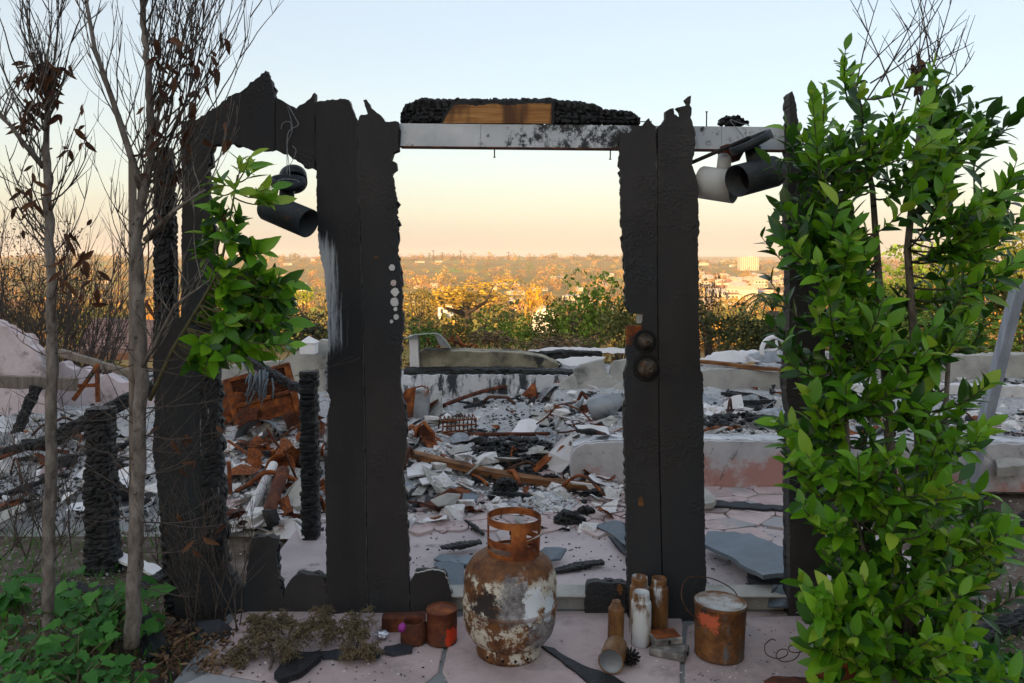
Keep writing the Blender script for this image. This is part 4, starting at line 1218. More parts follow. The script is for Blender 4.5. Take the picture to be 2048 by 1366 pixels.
def bottle_mat(name, a, b, lo, hi):
    n = NT(name); v = n.obj(False)
    c = n.ramp(n.noise(n.map(v, (1, 1, .35)), 24, 8, .7), [(.3, (.05, .022, .012)), (.5, (.17, .075, .022)), (.7, (.30, .16, .05))])
    c = n.mix(n.mr(n.noise(n.map(v, (1, 1, .3), (a, b, 0)), 17, 6, .6), lo, hi), c, (.56, .58, .58))
    return n.fin(c, .5, .1, n.noise(v, 70, 6, .7), .35, .003, .4)
def jar(name, label, px, pyf, r0, h, m, D=None, neck=.8, cap=False):
    cb = stand(px, pyf, r0) if D is None else Vector(((px - 1024) / F * D, D, .003))
    t = thing(name, label, 'canister', cb)
    T = Matrix.Translation(cb) @ Matrix.Rotation(R(random.uniform(-1.5, 1.5)), 4, 'Y')
    pr = [(0, 0), (r0 * .97, 0), (r0, .003), (r0, h * .80), (r0 * .98, h * .815)]
    if cap:
        pr += [(r0 * .98, h * .80), (r0 * .9, h * .83), (r0 * .72, h * .86), (r0 * .70, h * .90), (r0 * .58, h * .905), (r0 * .56, h * .98), (r0 * .5, h), (r0 * .3, h), (r0 * .28, h * .985), (0, h * .985)]
    else:
        pr += [(r0 * .88, h * .84), (r0 * neck, h * .86), (r0 * neck * 1.04, h * .875), (r0 * neck, h * .885), (r0 * neck * 1.04, h * .905), (r0 * neck, h * .915), (r0 * neck * 1.04, h * .94), (r0 * neck, h), (r0 * neck * .88, h), (r0 * neck * .86, h * .80), (0, h * .79)]
    k = 4 if not cap else 5
    part('body', MB().lathe(pr[:k + 1], 32, T, 0, True, .002, int(px)), m, t)
    part('threaded_neck' if not cap else 'nozzle', MB().lathe(pr[k:], 32, T), m, t)
random.seed(5)
m_b1 = bottle_mat('bottle_a', .3, .9, .46, .58); m_b2 = bottle_mat('bottle_b', 2.1, .2, .5, .62); m_b3 = bottle_mat('bottle_c', 5, 3, .56, .68); m_b4 = bottle_mat('bottle_d', 7.7, 1.9, .64, .74)
jar('canister', 'tall white and rust canister standing foremost of three beside the lock board', 1282, 1299, .0365, .190, m_b1)
jar('canister', 'pale open canister peeking up behind the tall white one', 1278, 0, .0365, .207, m_b2, 3.005)
jar('canister', 'dark rusty open canister leaning by the lock board behind the others', 1317, 0, .035, .196, m_b3, 3.02)
jar('spray_can', 'rust brown spray can with stepped nozzle between tank and canisters', 1231, 1291, .0295, .148, m_b4, cap=True)
# the can that lies on its side
p0 = at(1222, 1352); p1 = p0 + Vector((.035, .115, 0))
r0 = .043
c0 = Vector((p0.x, p0.y + .005, r0 + .003)); d = Vector((.035, .115, -.002))
T = Matrix.Translation(c0) @ zrot(d)
t = thing('fallen_can', 'rusty can lying on its side with grey end turned outwards', 'can', (c0.x, c0.y, .003))
part('can_body', MB().lathe([(r0 * .92, .002), (r0, -.001), (r0, .004), (r0 * .97, .007), (r0 * .97, .105), (r0 * .9, .115), (r0 * .8, .12), (0, .12)], 36, T, 0, True, .004, 9), m_b4, t)
part('can_end', MB().lathe([(r0 * .92, .003), (r0 * .86, .007), (0, .007)], 32, T), m_steel, t)
# pine cone
c = at(1262, 1338) + Vector((0, .02, .026))
t = thing('pine_cone', 'small dark pine cone beside the fallen can', 'pine cone', (c.x, c.y, .002))
part('core', MB().lathe([(0, -.024), (.010, -.016), (.012, 0), (.008, .016), (0, .024)], 10, Matrix.Translation(c)), m_charb, t)
for k in range(46):
    z = -.022 + .044 * k / 46; a = k * 2.4; rr = .022 * math.sin(math.pi * (k + 6) / 56) + .008
    q = Vector((math.cos(a) * rr, math.sin(a) * rr, z + .006))
    me = MB().tube([c + Vector((q.x * .3, q.y * .3, z)), c + q * .8, c + q * 1.25], [.002, .0045, .0018], 5)
    part('scale', me, m_charb, t)
# two small tins
m_tin = mat('scorched_tin', [(.3, (.07, .065, .06)), (.5, (.16, .15, .14)), (.72, (.42, .40, .37))], 16, rough=.6, metal=.2, bs=.4, spots=[((.40, .13, .03), 8, .58, .68)])
for i, (px, py, sz, rz, z0, lab) in enumerate(((1341, 1315, (.125, .085, .026), -24, 0.003, 'flat scorched tin at the bottom of the pair by the bucket'), (1332, 1303, (.105, .080, .024), 12, .0305, 'flat scorched tin with orange lid lying on another tin'))):
    p = at(px, py); c = Vector((p.x, p.y + .02, z0 + sz[2] / 2))
    Rm = Matrix.Rotation(R(rz), 3, 'Z')
    t = thing('flat_tin', lab, 'tin box', (c.x, c.y, z0))
    part('tin_body', MB().box(c, sz, Rm, 0, .003), m_tin, t)
    part('lid_panel', MB().box(c + Vector((0, 0, sz[2] / 2 + .0008)), (sz[0] * .9, sz[1] * .86, .0016), Rm, 0, .0005), m_tin if i == 0 else m_rusto, t)
    part('latch', MB().box(c + Rm @ Vector((sz[0] * .5 + .001 if i == 0 else 0, -sz[1] * .5 - .001 if i else 0, 0)), (.008, .008, .012), Rm), m_inner, t)
# wire, foil, black laths and charred slabs on the porch
rr = random.Random(4); pts = []
for k in range(30):
    p = at(1535 + k * 4.4, 1300 + 22 * math.sin(k * .22) + k * .6)
    pts.append(p + Vector((.030 * math.cos(k * 1.15), .02 * math.sin(k * 1.15), .012 + .014 * (1 + math.sin(k * 1.15 + .6)))))
solo('curled_wire', wire(pts, .0018), m_wire, 'rusty springy wire curled on the paving right of the bucket', 'wire', at(1590, 1310))
p = at(762, 1284); mb = MB()
bm = bmesh.new(); bmesh.ops.create_icosphere(bm, subdivisions=3, radius=1)
for v_ in bm.verts:
    q = v_.co.copy(); w1, w2 = worley(np.array([[q.x * 1.6, q.y * 1.6, q.z * 1.6]]), 3)
    v_.co = q * (.75 + .5 * float(w2[0] - w1[0]))
mb.add([(p.x + v_.co.x * .03, p.y + .02 + v_.co.y * .02, .018 + v_.co.z * .016) for v_ in bm.verts], [[v_.index for v_ in f.verts] for f in bm.faces]); bm.free()
solo('foil_scrap', mb, m_foil, 'crumpled shiny foil scrap on the porch by the dried cedar', 'foil', (p.x, p.y, 0))

def sheet(name, label, cat, poly, th, m, lift=.004, lifts=None, group=None, seed=0, amp=2.0, step=14, par=None):
    """flat piece lying on the ground; poly in photo pixels"""
    out = jag(poly, step, amp, seed + 31)
    top = []
    for i, (a, b) in enumerate(out):
        l_ = lift
        if lifts:                                   # lift by nearest corner
            ds = [(math.hypot(a - q[0], b - q[1]), k) for k, q in enumerate(poly)]
            w = [1 / (d + 4) ** 2 for d, k in ds]
            l_ = sum(w[k] * lifts[k] for k in range(len(poly))) / sum(w)
        top.append(at(a, b, l_ + th))
    base = min(top, key=lambda q: q.z)
    return solo(name, MB().slab(top, th), m, label, cat, (base.x, base.y, base.z - th), group)
sheet('burnt_lath', 'long black burnt lath lying under the tank', 'lath', [(1082, 1291), (1108, 1296), (1150, 1322), (1228, 1352), (1262, 1372), (1200, 1380), (1150, 1340)], .008, m_char, seed=1)
sheet('charred_slab', 'black charred slab under the dried cedar sprays', 'charred board', [(548, 1345), (575, 1306), (640, 1300), (642, 1312), (600, 1345), (560, 1358)], .02, m_char, seed=2)
sheet('charred_strip', 'thin charred strip with pale edge before the open tin', 'charred board', [(770, 1292), (800, 1286), (826, 1290), (824, 1302), (785, 1308), (765, 1303)], .008, m_slated, seed=3)
sheet('charred_strip', 'thin dark strip lying between the cedar sprays', 'charred board', [(640, 1302), (700, 1296), (765, 1300), (760, 1311), (690, 1316), (645, 1314)], .008, m_slated, seed=4)
sheet('roof_slate', 'bent dark slate sheet at the foot of the burnt wall', 'slate', [(362, 1268), (395, 1240), (440, 1238), (470, 1262), (452, 1286), (385, 1288)], .008, m_slated, lifts=[.0, .05, .06, .02, .0, .0], seed=5)
sheet('roof_slate', 'dark slate sheet propped against the second bare trunk', 'slate', [(283, 1312), (280, 1216), (300, 1222), (345, 1300), (330, 1314)], .008, m_slated, lifts=[0, .12, .10, .0, 0], seed=6)
sheet('roof_slate', 'curled black slate sheet flat before the burnt wall base', 'slate', [(470, 1240), (500, 1232), (545, 1236), (560, 1256), (500, 1262)], .008, m_char, lifts=[.03, .02, .0, .0, .0], seed=7)
sheet('rust_plate', 'rusty plate lying past the curled wire', 'metal plate', [(1528, 1362), (1545, 1352), (1625, 1354), (1640, 1372), (1630, 1400), (1530, 1400)], .02, m_rustd, seed=8)
c = at(1690, 1372) + Vector((0, .03, .04))
mb = MB().lathe([(0, 0), (.058, 0), (.062, .006), (.062, .14), (.055, .15), (0, .15)], 30, Matrix.Translation(c + Vector((-.07, 0, .018))) @ zrot((1, .2, 0)), 0, True, .02, 3)
solo('rusted_can', mb, m_rust, 'dented rusty can lying under the leafy shrub', 'can', (c.x, c.y, 0))
# crumbs
cr_ = random.Random(8)
def crumb(n_, px0, px1, py0, py1, s0, s1, seed):
    rr = random.Random(seed); mb = MB()
    for i in range(n_):
        p = at(rr.uniform(px0, px1), rr.uniform(py0, py1)); s = rr.uniform(s0, s1)
        Rm = Matrix.Rotation(rr.uniform(0, 6.3), 3, 'Z') @ Matrix.Rotation(rr.uniform(-.6, .6), 3, 'X')
        mb.box((p.x, p.y, p.z + s * .3), (s * rr.uniform(.6, 2.6), s, s * rr.uniform(.3, .8)), Rm)
    return mb
struct('porch_crumbs', crumb(300, 480, 1640, 1245, 1366, .0014, .0045, 1), m_char, 'stuff')
struct('floor_crumbs', crumb(420, 660, 1600, 1010, 1185, .002, .007, 2), m_char, 'stuff')
struct('pale_crumbs', crumb(520, 480, 1600, 1010, 1360, .002, .006, 3), m_plaster, 'stuff')

# ================================================================== RUIN BEHIND THE WALL
def vboard(poly, D, th, seed=0, amp=1.5, step=8, lean=0.0):
    """upright slab traced at depth D, optionally leaning back"""
    o2 = [P(a, b, D) for a, b in jag(poly, step, amp, seed)]
    z0 = min(p.z for p in o2)
    mb = MB().prism([(p.x, p.z) for p in o2], D, D + th)
    if lean:
        mb.v = [(x, y + (z - z0) * lean, z) for x, y, z in mb.v]
    return mb
def base_of(mb):
    z = min(v[2] for v in mb.v)
    xs = [v[0] for v in mb.v]; ys_ = [v[1] for v in mb.v]
    return Vector(((min(xs) + max(xs)) / 2, (min(ys_) + max(ys_)) / 2, z))

# low plastered wall along the right, cracked and scorched
n = NT('cracked_scorched_plaster')
v = n.obj(False); s3 = n.sep(v)
c = n.ramp(n.noise(v, 3.5, 8, .65), [(.3, (.30, .29, .30)), (.5, (.44, .43, .44)), (.75, (.56, .55, .56))])
pk = n.math('ADD', n.math('MULTIPLY', n.noise(v, 2.6, 8, .7), 1.3), n.mr(s3[2], .08, .34, -.06, -.30))
c = n.mix(n.mr(pk, .50, .66), c, (.40, .215, .185))
vw = n.t.nodes.new('ShaderNodeVectorMath'); vw.operation = 'ADD'; n.t.links.new(v, vw.inputs[0]); n.t.links.new(n.math('MULTIPLY', n.noise(v, 5, 6, .7), .35), vw.inputs[1])
cr = n.vor(n.map(vw.outputs[0], (1, 1, .8)), 1.7, 'DISTANCE_TO_EDGE')
c = n.mix(n.math('MULTIPLY', n.mr(n.math('ADD', cr, n.math('MULTIPLY', n.noise(v, 14, 5), .02)), .010, .014, 1., 0.), .6), c, (.08, .07, .07))
c = n.mix(n.mr(n.noise(v, 16, 7, .7), .60, .72), c, (.20, .19, .19))
m_lowwall = n.fin(c, .92, 0, n.math('ADD', n.noise(v, 60, 7, .7), n.mr(cr, .0, .02)), .4, .01, .2)
t = thing('low_wall', 'low cracked plaster wall with pink scorch marks behind the doorway', 'low wall', (1.0, 4.86, .03))
part('wall_face', vboard([(1142, 975, .5), (1141, 935), (1146, 905), (1158, 893), (1175, 888), (1260, 884), (1400, 882), (1580, 884), (1800, 886), (2150, 890), (2150, 985, .5)], 4.80, .10, 1, 1.3), m_lowwall, t)
part('coping', vboard([(1146, 892), (1160, 887), (1200, 881), (1260, 878), (1330, 880), (1400, 877), (1500, 879), (1580, 880), (1800, 882), (2150, 886), (2150, 894), (1260, 890)], 4.83, .16, 2, 1.6, 9), m_ashw, t)

# far foundation walls
n = NT('smoke_blackened_plaster')
v = n.obj(False); s3 = n.sep(v)
c = n.ramp(n.noise(v, 4, 8, .65), [(.3, (.42, .42, .43)), (.6, (.60, .61, .63)), (.8, (.68, .69, .70))])
dk = n.math('ADD', n.noise(n.map(v, (2.2, 1, .9)), 4.2, 7, .68), n.mr(s3[2], .16, .40, .04, .14))
c = n.mix(n.mr(dk, .50, .62), c, (.045, .05, .055))
m_sooty = n.fin(c, .9, 0, n.noise(v, 40, 7), .4, .01, .2)
m_stain = mat('stained_coping', [(.3, (.05, .048, .042)), (.45, (.17, .155, .11)), (.6, (.29, .265, .19)), (.8, (.38, .36, .28))], 5, rough=.92, bs=.4, spots=[((.035, .035, .035), 3.5, .54, .64)])
t = thing('foundation_wall', 'soot blackened foundation wall with stained coping across the ruin', 'foundation', P(970, 790, 7.2))
part('lower_face', vboard([(800, 800), (804, 752), (900, 750), (1000, 750), (1136, 752), (1140, 800)], 7.15, .16, 2), m_sooty, t)
part('charred_ledge', char_beam([(P(810, 742, 7.3), .035, .10), (P(1000, 742, 7.3), .04, .10), (P(1150, 745, 7.3), .03, .10)], 11, (10, 10, 10), .02, 22, .03, .015), m_char, t)
part('coping', vboard([(832, 736), (834, 708), (846, 702), (930, 703), (1040, 706), (1085, 715), (1118, 730), (1116, 737), (1000, 735)], 7.45, .30, 3, 1.0), m_stain, t)
mb = vboard([(820, 735), (818, 672), (836, 670), (838, 735)], 7.4, .09, 4, .8)
solo('stub_post', mb, m_plasterw, 'pale stub post at the left end of the sooty foundation wall', 'post', base_of(mb))
t = thing('bent_roof_sheet', 'bent pale green metal sheet draped over the stub post', 'metal sheet', P(860, 690, 7.5))
mb = MB(); pr = [(808, 676), (830, 668), (868, 665), (880, 668), (892, 680), (903, 696)]
for i in range(len(pr) - 1):
    a, b = pr[i], pr[i + 1]
    mb.slab([P(*a, 7.3), P(*b, 7.3), P(b[0], b[1], 7.75), P(a[0], a[1], 7.75)], .01)
part('sheet', mb, mat('pale_green_metal', [(.3, (.26, .33, .31)), (.7, (.42, .50, .48))], 4, rough=.5, metal=.3), t)
part('fold', MB().slab([P(868, 666, 7.31), P(884, 674, 7.31), P(903, 697, 7.31), P(880, 692, 7.31)], .008, 0, (0, -1, 0)), m_steel, t)
rr = random.Random(2)
for i in range(9):
    a = P(rr.uniform(855, 950), rr.uniform(688, 700), 7.9); b = a + Vector((rr.uniform(-.28, .28), rr.uniform(-.1, .1), rr.uniform(.02, .12)))
    solo('rusty_rod', MB().tube([a, a.lerp(b, .5) + Vector((0, 0, .02)), b], .012, 6), m_rust, 'thin rusty rod in the tangle behind the foundation wall', 'metal rod', a, 'rods tangled behind the foundation wall')

# pale broken floor slabs
t = thing('broken_slab', 'pale concrete slab broken into leaning pieces beside the lock board', 'concrete slab', P(1190, 795, 6.9))
for i, (pl, D, ln) in enumerate((([(1082, 794), (1140, 758), (1150, 752), (1166, 792), (1160, 797)], 6.85, .5), ([(1147, 741), (1176, 728), (1208, 721), (1217, 750), (1185, 760), (1152, 769)], 7.0, .25), ([(1219, 750), (1230, 725), (1262, 720), (1268, 772), (1236, 764)], 7.02, .22), ([(1153, 771), (1185, 762), (1217, 752), (1233, 766), (1214, 790), (1180, 793), (1166, 796)], 6.95, .35), ([(1216, 791), (1236, 767), (1268, 775), (1268, 796), (1225, 797)], 6.9, .35))):
    part('slab_piece', vboard(pl, D, .07, 20 + i, .8, 9, ln), m_conc, t)
mb = vboard([(1396, 806), (1396, 742), (1440, 738), (1520, 742), (1600, 745), (1600, 806)], 6.95, .14, 30, 1.2)
solo('concrete_wall', mb, m_conc, 'pale concrete wall stub between lock board and shrub', 'wall', base_of(mb))
mb = vboard([(1640, 770), (1640, 708), (1760, 705), (1900, 712), (2150, 708), (2150, 790)], 7.5, .2, 31, 1.6)
solo('concrete_wall', mb, m_conc, 'long grey concrete wall running behind the leafy shrub', 'wall', base_of(mb))
mb = vboard([(1640, 826), (1640, 772), (1800, 768), (2150, 775), (2150, 826)], 6.6, .12, 32, 1.6)
solo('plaster_wall', mb, m_plaster, 'low white plaster wall with soot behind the shrub', 'wall', base_of(mb))
def plank(px0, py0, px1, py1, D0, D1, w, th, m, label, name='plank', cat='plank', seed=0, bend=0.0):
    a, b = P(px0, py0, D0), P(px1, py1, D1)
    d = b - a
    u = d.cross(Vector((0, 0, 1)))
    u = u.normalized() if u.length > .01 else Vector((1, 0, 0))
    up = u.cross(d).normalized()
    rr = random.Random(seed); mb = MB(); N = 9
    vs = []
    for i in range(N + 1):
        c = a.lerp(b, i / N) + up * bend * math.sin(math.pi * i / N) + up * rr.uniform(-.004, .004)
        ww = w * rr.uniform(.88, 1.06); tt = th * rr.uniform(.9, 1.05)
        if i in (0, N): ww *= rr.uniform(.6, .95)
        vs += [c - u * ww / 2 - up * tt / 2, c + u * ww / 2 - up * tt / 2, c + u * ww / 2 + up * tt / 2, c - u * ww / 2 + up * tt / 2]
    fs = []
    for i in range(N):
        o = i * 4
        fs += [(o + k, o + (k + 1) % 4, o + 4 + (k + 1) % 4, o + 4 + k) for k in range(4)]
    fs += [(3, 2, 1, 0), (N * 4, N * 4 + 1, N * 4 + 2, N * 4 + 3)]
    mb.add(vs, fs)
    return solo(name, mb, m, label, cat, a)
plank(1396, 722, 1598, 744, 7.2, 6.8, .07, .03, m_wood, 'thin brown plank on top of the pale wall stub', seed=1)
for i, (pl, D, lab) in enumerate((([(1400, 722), (1440, 706), (1520, 703), (1570, 712), (1540, 722), (1460, 726)], 8.2, 'crumpled white sheet on rubble behind the pale wall stub'), ([(1500, 712), (1545, 700), (1592, 704), (1600, 722), (1530, 726)], 7.9, 'blue white sheet folded on rubble near the corner board'), ([(1056, 702), (1110, 697), (1190, 697), (1252, 699), (1252, 706), (1100, 708)], 8.3, 'long pale sheet lying along the back of the ruin'), ([(1112, 722), (1160, 716), (1212, 716), (1200, 724), (1140, 733)], 7.6, 'pale peeling panel leaning over the broken slab'))):
    mb = vboard(pl, D, .05, 40 + i, 1.5, 7, .8)
    solo('metal_sheet', mb, m_steel if i in (1,) else m_plasterw, lab, 'sheet', base_of(mb))
c = P(1548, 697, 7.6)
mb = MB().tube([c + Vector((.13 * math.cos(a_), .04 * math.cos(a_), .13 * math.sin(a_) - .02)) for a_ in np.linspace(-.4, 3.5, 18)], .022, 8)
mb.tube([c + Vector((.05, 0, -.1)), c + Vector((.02, 0, .08))], .012, 6); mb.tube([c + Vector((-.1, 0, -.03)), c + Vector((.1, 0, .0))], .012, 6)
solo('wheel_rim', mb, m_plasterw, 'broken pale wheel rim standing on the rubble by the corner board', 'wheel', c + Vector((0, 0, -.14)))
solo('charred_beam', char_beam([(P(1060, 712, 7.9), .04, .05), (P(1130, 711, 7.9), .06, .06), (P(1204, 710, 7.9), .04, .05)], 12, (14, 14, 14), .02, 20, .025, .015), m_char, 'charred beam lying along the back behind the broken slab', 'beam', P(1130, 718, 7.9))

# things on the ash, seen through the doorway
def gbar(px0, py0, px1, py1, r0, m, label, name='pipe', cat='pipe', l0=0.0, l1=0.0, n=10, bow=0.0, group=None):
    a, b = at(px0, py0) + Vector((0, 0, r0 + l0)), at(px1, py1) + Vector((0, 0, r0 + l1))
    pts = [a.lerp(b, k / 10) + Vector((0, 0, bow * math.sin(math.pi * k / 10))) for k in range(11)]
    return solo(name, MB().tube(pts, [r0 * (1 + .06 * math.sin(k * 2.1)) for k in range(11)], n), m, label, cat, a - Vector((0, 0, r0)), group)
gbar(885, 816, 1070, 782, .017, m_rustd, 'long thin rusty pipe lying across the pale ash', l1=.04, bow=.05)
c = at(1061, 794) + Vector((0, 0, .0))
solo('rusty_cone', MB().lathe([(.075, 0), (.08, .004), (.05, .05), (.022, .10), (.018, .12), (.012, .12), (.04, .05), (.07, .0)], 20, Matrix.Translation(c) @ Matrix.Rotation(.25, 4, 'Y')), m_rust, 'small rusty cone at the end of the long pipe', 'cone', c)
gbar(815, 866, 838, 884, .014, m_rusto, 'short bent orange pipe near the door board edge', bow=.06)
gbar(835, 874, 1100, 872, .014, m_rustd, 'thin straight pipe behind the charcoal heap', bow=.0)
t = thing('rusty_bracket', 'triangular orange rusted bracket standing in the ash', 'bracket', at(850, 890))
c = at(850, 888); Rr = [(-.075, 0), (.07, .0), (.055, .06), (-.01, .135), (-.05, .10)]
part('frame', MB().tube([c + Vector((a, .0, b + .012)) for a, b in Rr] + [c + Vector((-.075, 0, .012))], .012, 6), m_rusto, t)
part('web', MB().prism([(c.x + a * .85, c.z + .02 + b * .85) for a, b in Rr], c.y + .004, c.y + .01), m_rustd, t)
c = at(826, 836)
t = thing('rusty_cabinet', 'rusty bent panel with grey block beside the sooty wall', 'cabinet', c)
part('panel', MB().slab([c + Vector((-.09, 0, .0)), c + Vector((.0, .01, .0)), c + Vector((.02, .02, .24)), c + Vector((-.06, .03, .22)), c + Vector((-.12, .03, .12))], .012, 0, (0, -1, 0)), m_rust, t)
part('block', MB().box(c + Vector((.065, .05, .10)), (.115, .10, .22), Matrix.Rotation(.1, 3, 'Y'), 0, .01), m_steel, t)
part('hook', MB().tube([c + Vector((.02, .02, .235)), c + Vector((.07, .0, .25)), c + Vector((.115, 0, .235)), c + Vector((.12, 0, .2))], .006, 6), m_rust, t)
c = at(915, 862)
t = thing('wire_crate', 'rusty wire crate crushed in the ash', 'crate', c)
Rm = Matrix.Rotation(.35, 3, 'Z')
for k in range(9):
    x = -.12 + .03 * k
    part('bar', MB().tube([c + Rm @ Vector((x, -.05, .01)), c + Rm @ Vector((x, -.05, .085)), c + Rm @ Vector((x + .01, .06, .10)), c + Rm @ Vector((x, .07, .01))], .0045, 5), m_rustd, t)
for z in (.012, .05, .088):
    part('rail', MB().tube([c + Rm @ Vector((-.125, -.052, z)), c + Rm @ Vector((.125, -.052, z))], .006, 5), m_rust, t)
c = at(1212, 834)
t = thing('dented_funnel', 'dented grey metal funnel tipped over on the ash', 'funnel', c)
part('cone', MB().lathe([(.11, 0), (.115, .005), (.075, .13), (.03, .24), (.025, .24), (.07, .13), (.10, .01)], 26, Matrix.Translation(c + Vector((-.03, 0, .055))) @ zrot((.75, -.35, .55)) @ Matrix.Translation((0, 0, -.05)), 0, True, .05, 6), m_steel, t)
for i, (a, b, a2, b2, m_, lab) in enumerate(((1100, 838, 1185, 828, m_rustd, 'flat dark rusty strip before the grey funnel'), (1108, 826, 1120, 838, m_rust, 'upturned rusty flap left of the funnel'), (1150, 830, 1165, 816, m_steel, 'bent steel plate left of the grey funnel'))):
    p, q = at(a, b), at(a2, b2)
    mb = MB().slab([p, q, q + Vector((.02, .06, .07)), p + Vector((.0, .07, .06))], .012)
    solo('metal_strip', mb, m_, lab, 'metal strip', p)
plank(814, 905, 1190, 974, at(814, 930).y, at(1190, 978).y - .02, .085, .035, m_wood, 'long brown plank fallen slantwise across the rubble', seed=3, bend=-.03)
a = at(1150, 985); mb = MB().slab([P(1140, 962, 4.64), P(1188, 968, 4.60), P(1191, 979, 4.60), P(1150, 972, 4.64)], .01)
solo('plank_tip', mb, m_plasterw, 'whitened splintered tip of the long brown plank', 'plank', P(1165, 975, 4.6))
t = thing('curled_lining', 'curled pale lining with rusty back leaning on the low wall', 'sheet', at(1115, 930))
D = 4.9
part('white_face', MB().slab([P(1090, 935, D), P(1098, 905, D), P(1120, 880, D + .05), P(1143, 868, D + .1), P(1146, 885, D + .02), P(1141, 925, D - .02), P(1120, 948, D - .03)], .012, 0, (0, -1, 0)), m_plasterw, t)
part('rust_face', MB().slab([P(1062, 938, D), P(1085, 915, D), P(1118, 893, D + .04), P(1128, 890, D + .03), P(1095, 922, D - .02), P(1072, 945, D - .03)], .012, 0, (0, -1, 0)), m_rusto, t)
# charcoal heap
def heap(cx, cy, rx, ry, hz, N, s0, s1, seed):
    rr = random.Random(seed); mb = MB()
    for i in range(N):
        a = rr.uniform(0, 6.283); q = rr.random() ** .6
        x, y = cx + rx * q * math.cos(a), cy + ry * q * math.sin(a)
        z = gz(x, y) + hz * (1 - q * q) * rr.uniform(.4, 1.0)
        s = rr.uniform(s0, s1)
        Rm = Matrix.Rotation(rr.uniform(0, 6.3), 3, 'Z') @ Matrix.Rotation(rr.uniform(-.9, .9), 3, 'X')
        mb.box((x, y, z), (s * rr.uniform(.7, 2.2), s, s * rr.uniform(.5, .9)), Rm, 0, s * .18)
    return mb
p = at(1030, 900)
struct('charcoal_heap', heap(p.x, p.y, .34, .30, .10, 420, .012, .035, 5), m_char, 'stuff')
p = at(1480, 855)
struct('charcoal_heap', heap(p.x, p.y, .30, .16, .06, 160, .012, .035, 6), m_char, 'stuff')
p = at(1085, 1010)
struct('ash_drift', heap(p.x, p.y, .20, .17, .035, 520, .006, .02, 7), m_ashw, 'stuff')
# single charred lumps on the floor
def lump(px, py, rx, rz, label, seed, ang=0.0, cell=(40, 40, 40)):
    c = at(px, py); ca, sa = math.cos(ang), math.sin(ang)
    st = [(c + Vector((-rx * ca, -rx * sa * .3, rz * .5)), rz * .35, rz * .4), (c + Vector((-rx * .4 * ca, 0, rz * .75)), rz * .75, rz * .8), (c + Vector((rx * .4 * ca, 0, rz * .7)), rz * .7, rz * .8), (c + Vector((rx * ca, rx * sa * .3, rz * .4)), rz * .3, rz * .4)]
    solo('charred_lump', char_beam(st, seed, cell, .016, 22, .008, .012), m_char, label, 'charcoal', c)
lump(1012, 985, .075, .06, 'large charred lump upright below the fallen plank', 21)
lump(1140, 1050, .085, .05, 'large lumpy black charcoal block on the pink floor', 22)
lump(1172, 1030, .05, .035, 'small black charcoal lump behind the large lumpy block', 23)
lump(1200, 995, .12, .035, 'long charred chunk lying at the foot of the low wall', 24)
lump(1100, 965, .07, .035, 'charred chunk below the whitened plank tip', 25)
lump(1070, 960, .06, .03, 'charred chunk between two lumps under the plank', 26)
lump(1128, 1062, .03, .014, 'tiny flat charcoal bit before the large lumpy block', 27)
solo('charred_stick', char_beam([(at(1106, 1148) + Vector((0, 0, .012)), .006, .02), (at(1150, 1140) + Vector((0, 0, .016)), .012, .03), (at(1206, 1132) + Vector((0, 0, .02)), .010, .02)], 28, (60, 60, 25), .006, 16, .008, .003), m_char, 'burnt stick lying behind the sill right of the tank', 'stick', at(1150, 1140))
solo('charred_stick', char_beam([(at(882, 1108) + Vector((0, 0, .03)), .006, .02), (at(920, 1106) + Vector((0, 0, .035)), .014, .03), (at(962, 1098) + Vector((0, 0, .035)), .008, .02)], 29, (60, 60, 25), .006, 16, .008, .003), m_char, 'burnt stick lying on slates left of the tank collar', 'stick', at(920, 1106))
sheet('roof_slate', 'pale blue grey slate behind the left threshold stump', 'slate', [(868, 1125), (900, 1122), (928, 1128), (926, 1172), (912, 1196), (888, 1160)], .008, m_slate, lifts=[.05, .05, .05, .02, .0, .02], seed=11)
sheet('roof_slate', 'dark slate strip under the burnt stick', 'slate', [(868, 1118), (880, 1108), (940, 1112), (966, 1120), (960, 1130), (890, 1124)], .010, m_slate, lift=.012, seed=12)
sheet('roof_slate', 'blue slate behind the tank shoulder', 'slate', [(1076, 1105), (1090, 1094), (1132, 1096), (1120, 1116), (1080, 1122)], .010, m_slate, lifts=[.02, .05, .06, .03, .01], seed=13)
sheet('roof_slate', 'tilted blue slate leaning by the lock board on the floor', 'slate', [(1190, 1052), (1228, 1040), (1258, 1050), (1262, 1098), (1240, 1082), (1214, 1062)], .010, m_slate, lifts=[.01, .04, .09, .05, .02, .01], seed=14)
sheet('roof_slate', 'dark slate edge standing under the tilted blue slate', 'slate', [(1216, 1070), (1240, 1080), (1262, 1100), (1262, 1124), (1236, 1096)], .012, m_slated, lifts=[.01, .02, .03, .01, .0], seed=15)
sheet('fallen_sheet', 'large blue grey panel with broken corner lying past the lock board', 'panel', [(1404, 1085), (1416, 1062), (1500, 1066), (1588, 1102), (1600, 1140), (1526, 1150), (1498, 1138), (1460, 1112)], .018, m_slate, lifts=[.05, .05, .07, .09, .08, .08, .07, .06], seed=16)
sheet('sheet_shard', 'dark broken piece propping the large blue grey panel', 'panel', [(1494, 1146), (1530, 1155), (1592, 1152), (1590, 1168), (1520, 1166), (1498, 1158)], .03, m_slated, lift=.01, seed=17)
sheet('fallen_sheet', 'blue panel standing at the corner board foot', 'panel', [(1536, 1212), (1546, 1170), (1590, 1165), (1592, 1212)], .010, m_slate, lifts=[.02, .05, .05, .02], seed=18)
sheet('dark_plank', 'dark plank on pink tiles beneath the low wall', 'plank', [(1404, 1004), (1430, 1000), (1590, 1012), (1590, 1020), (1440, 1012), (1404, 1012)], .012, m_slated, lift=.01, seed=19)
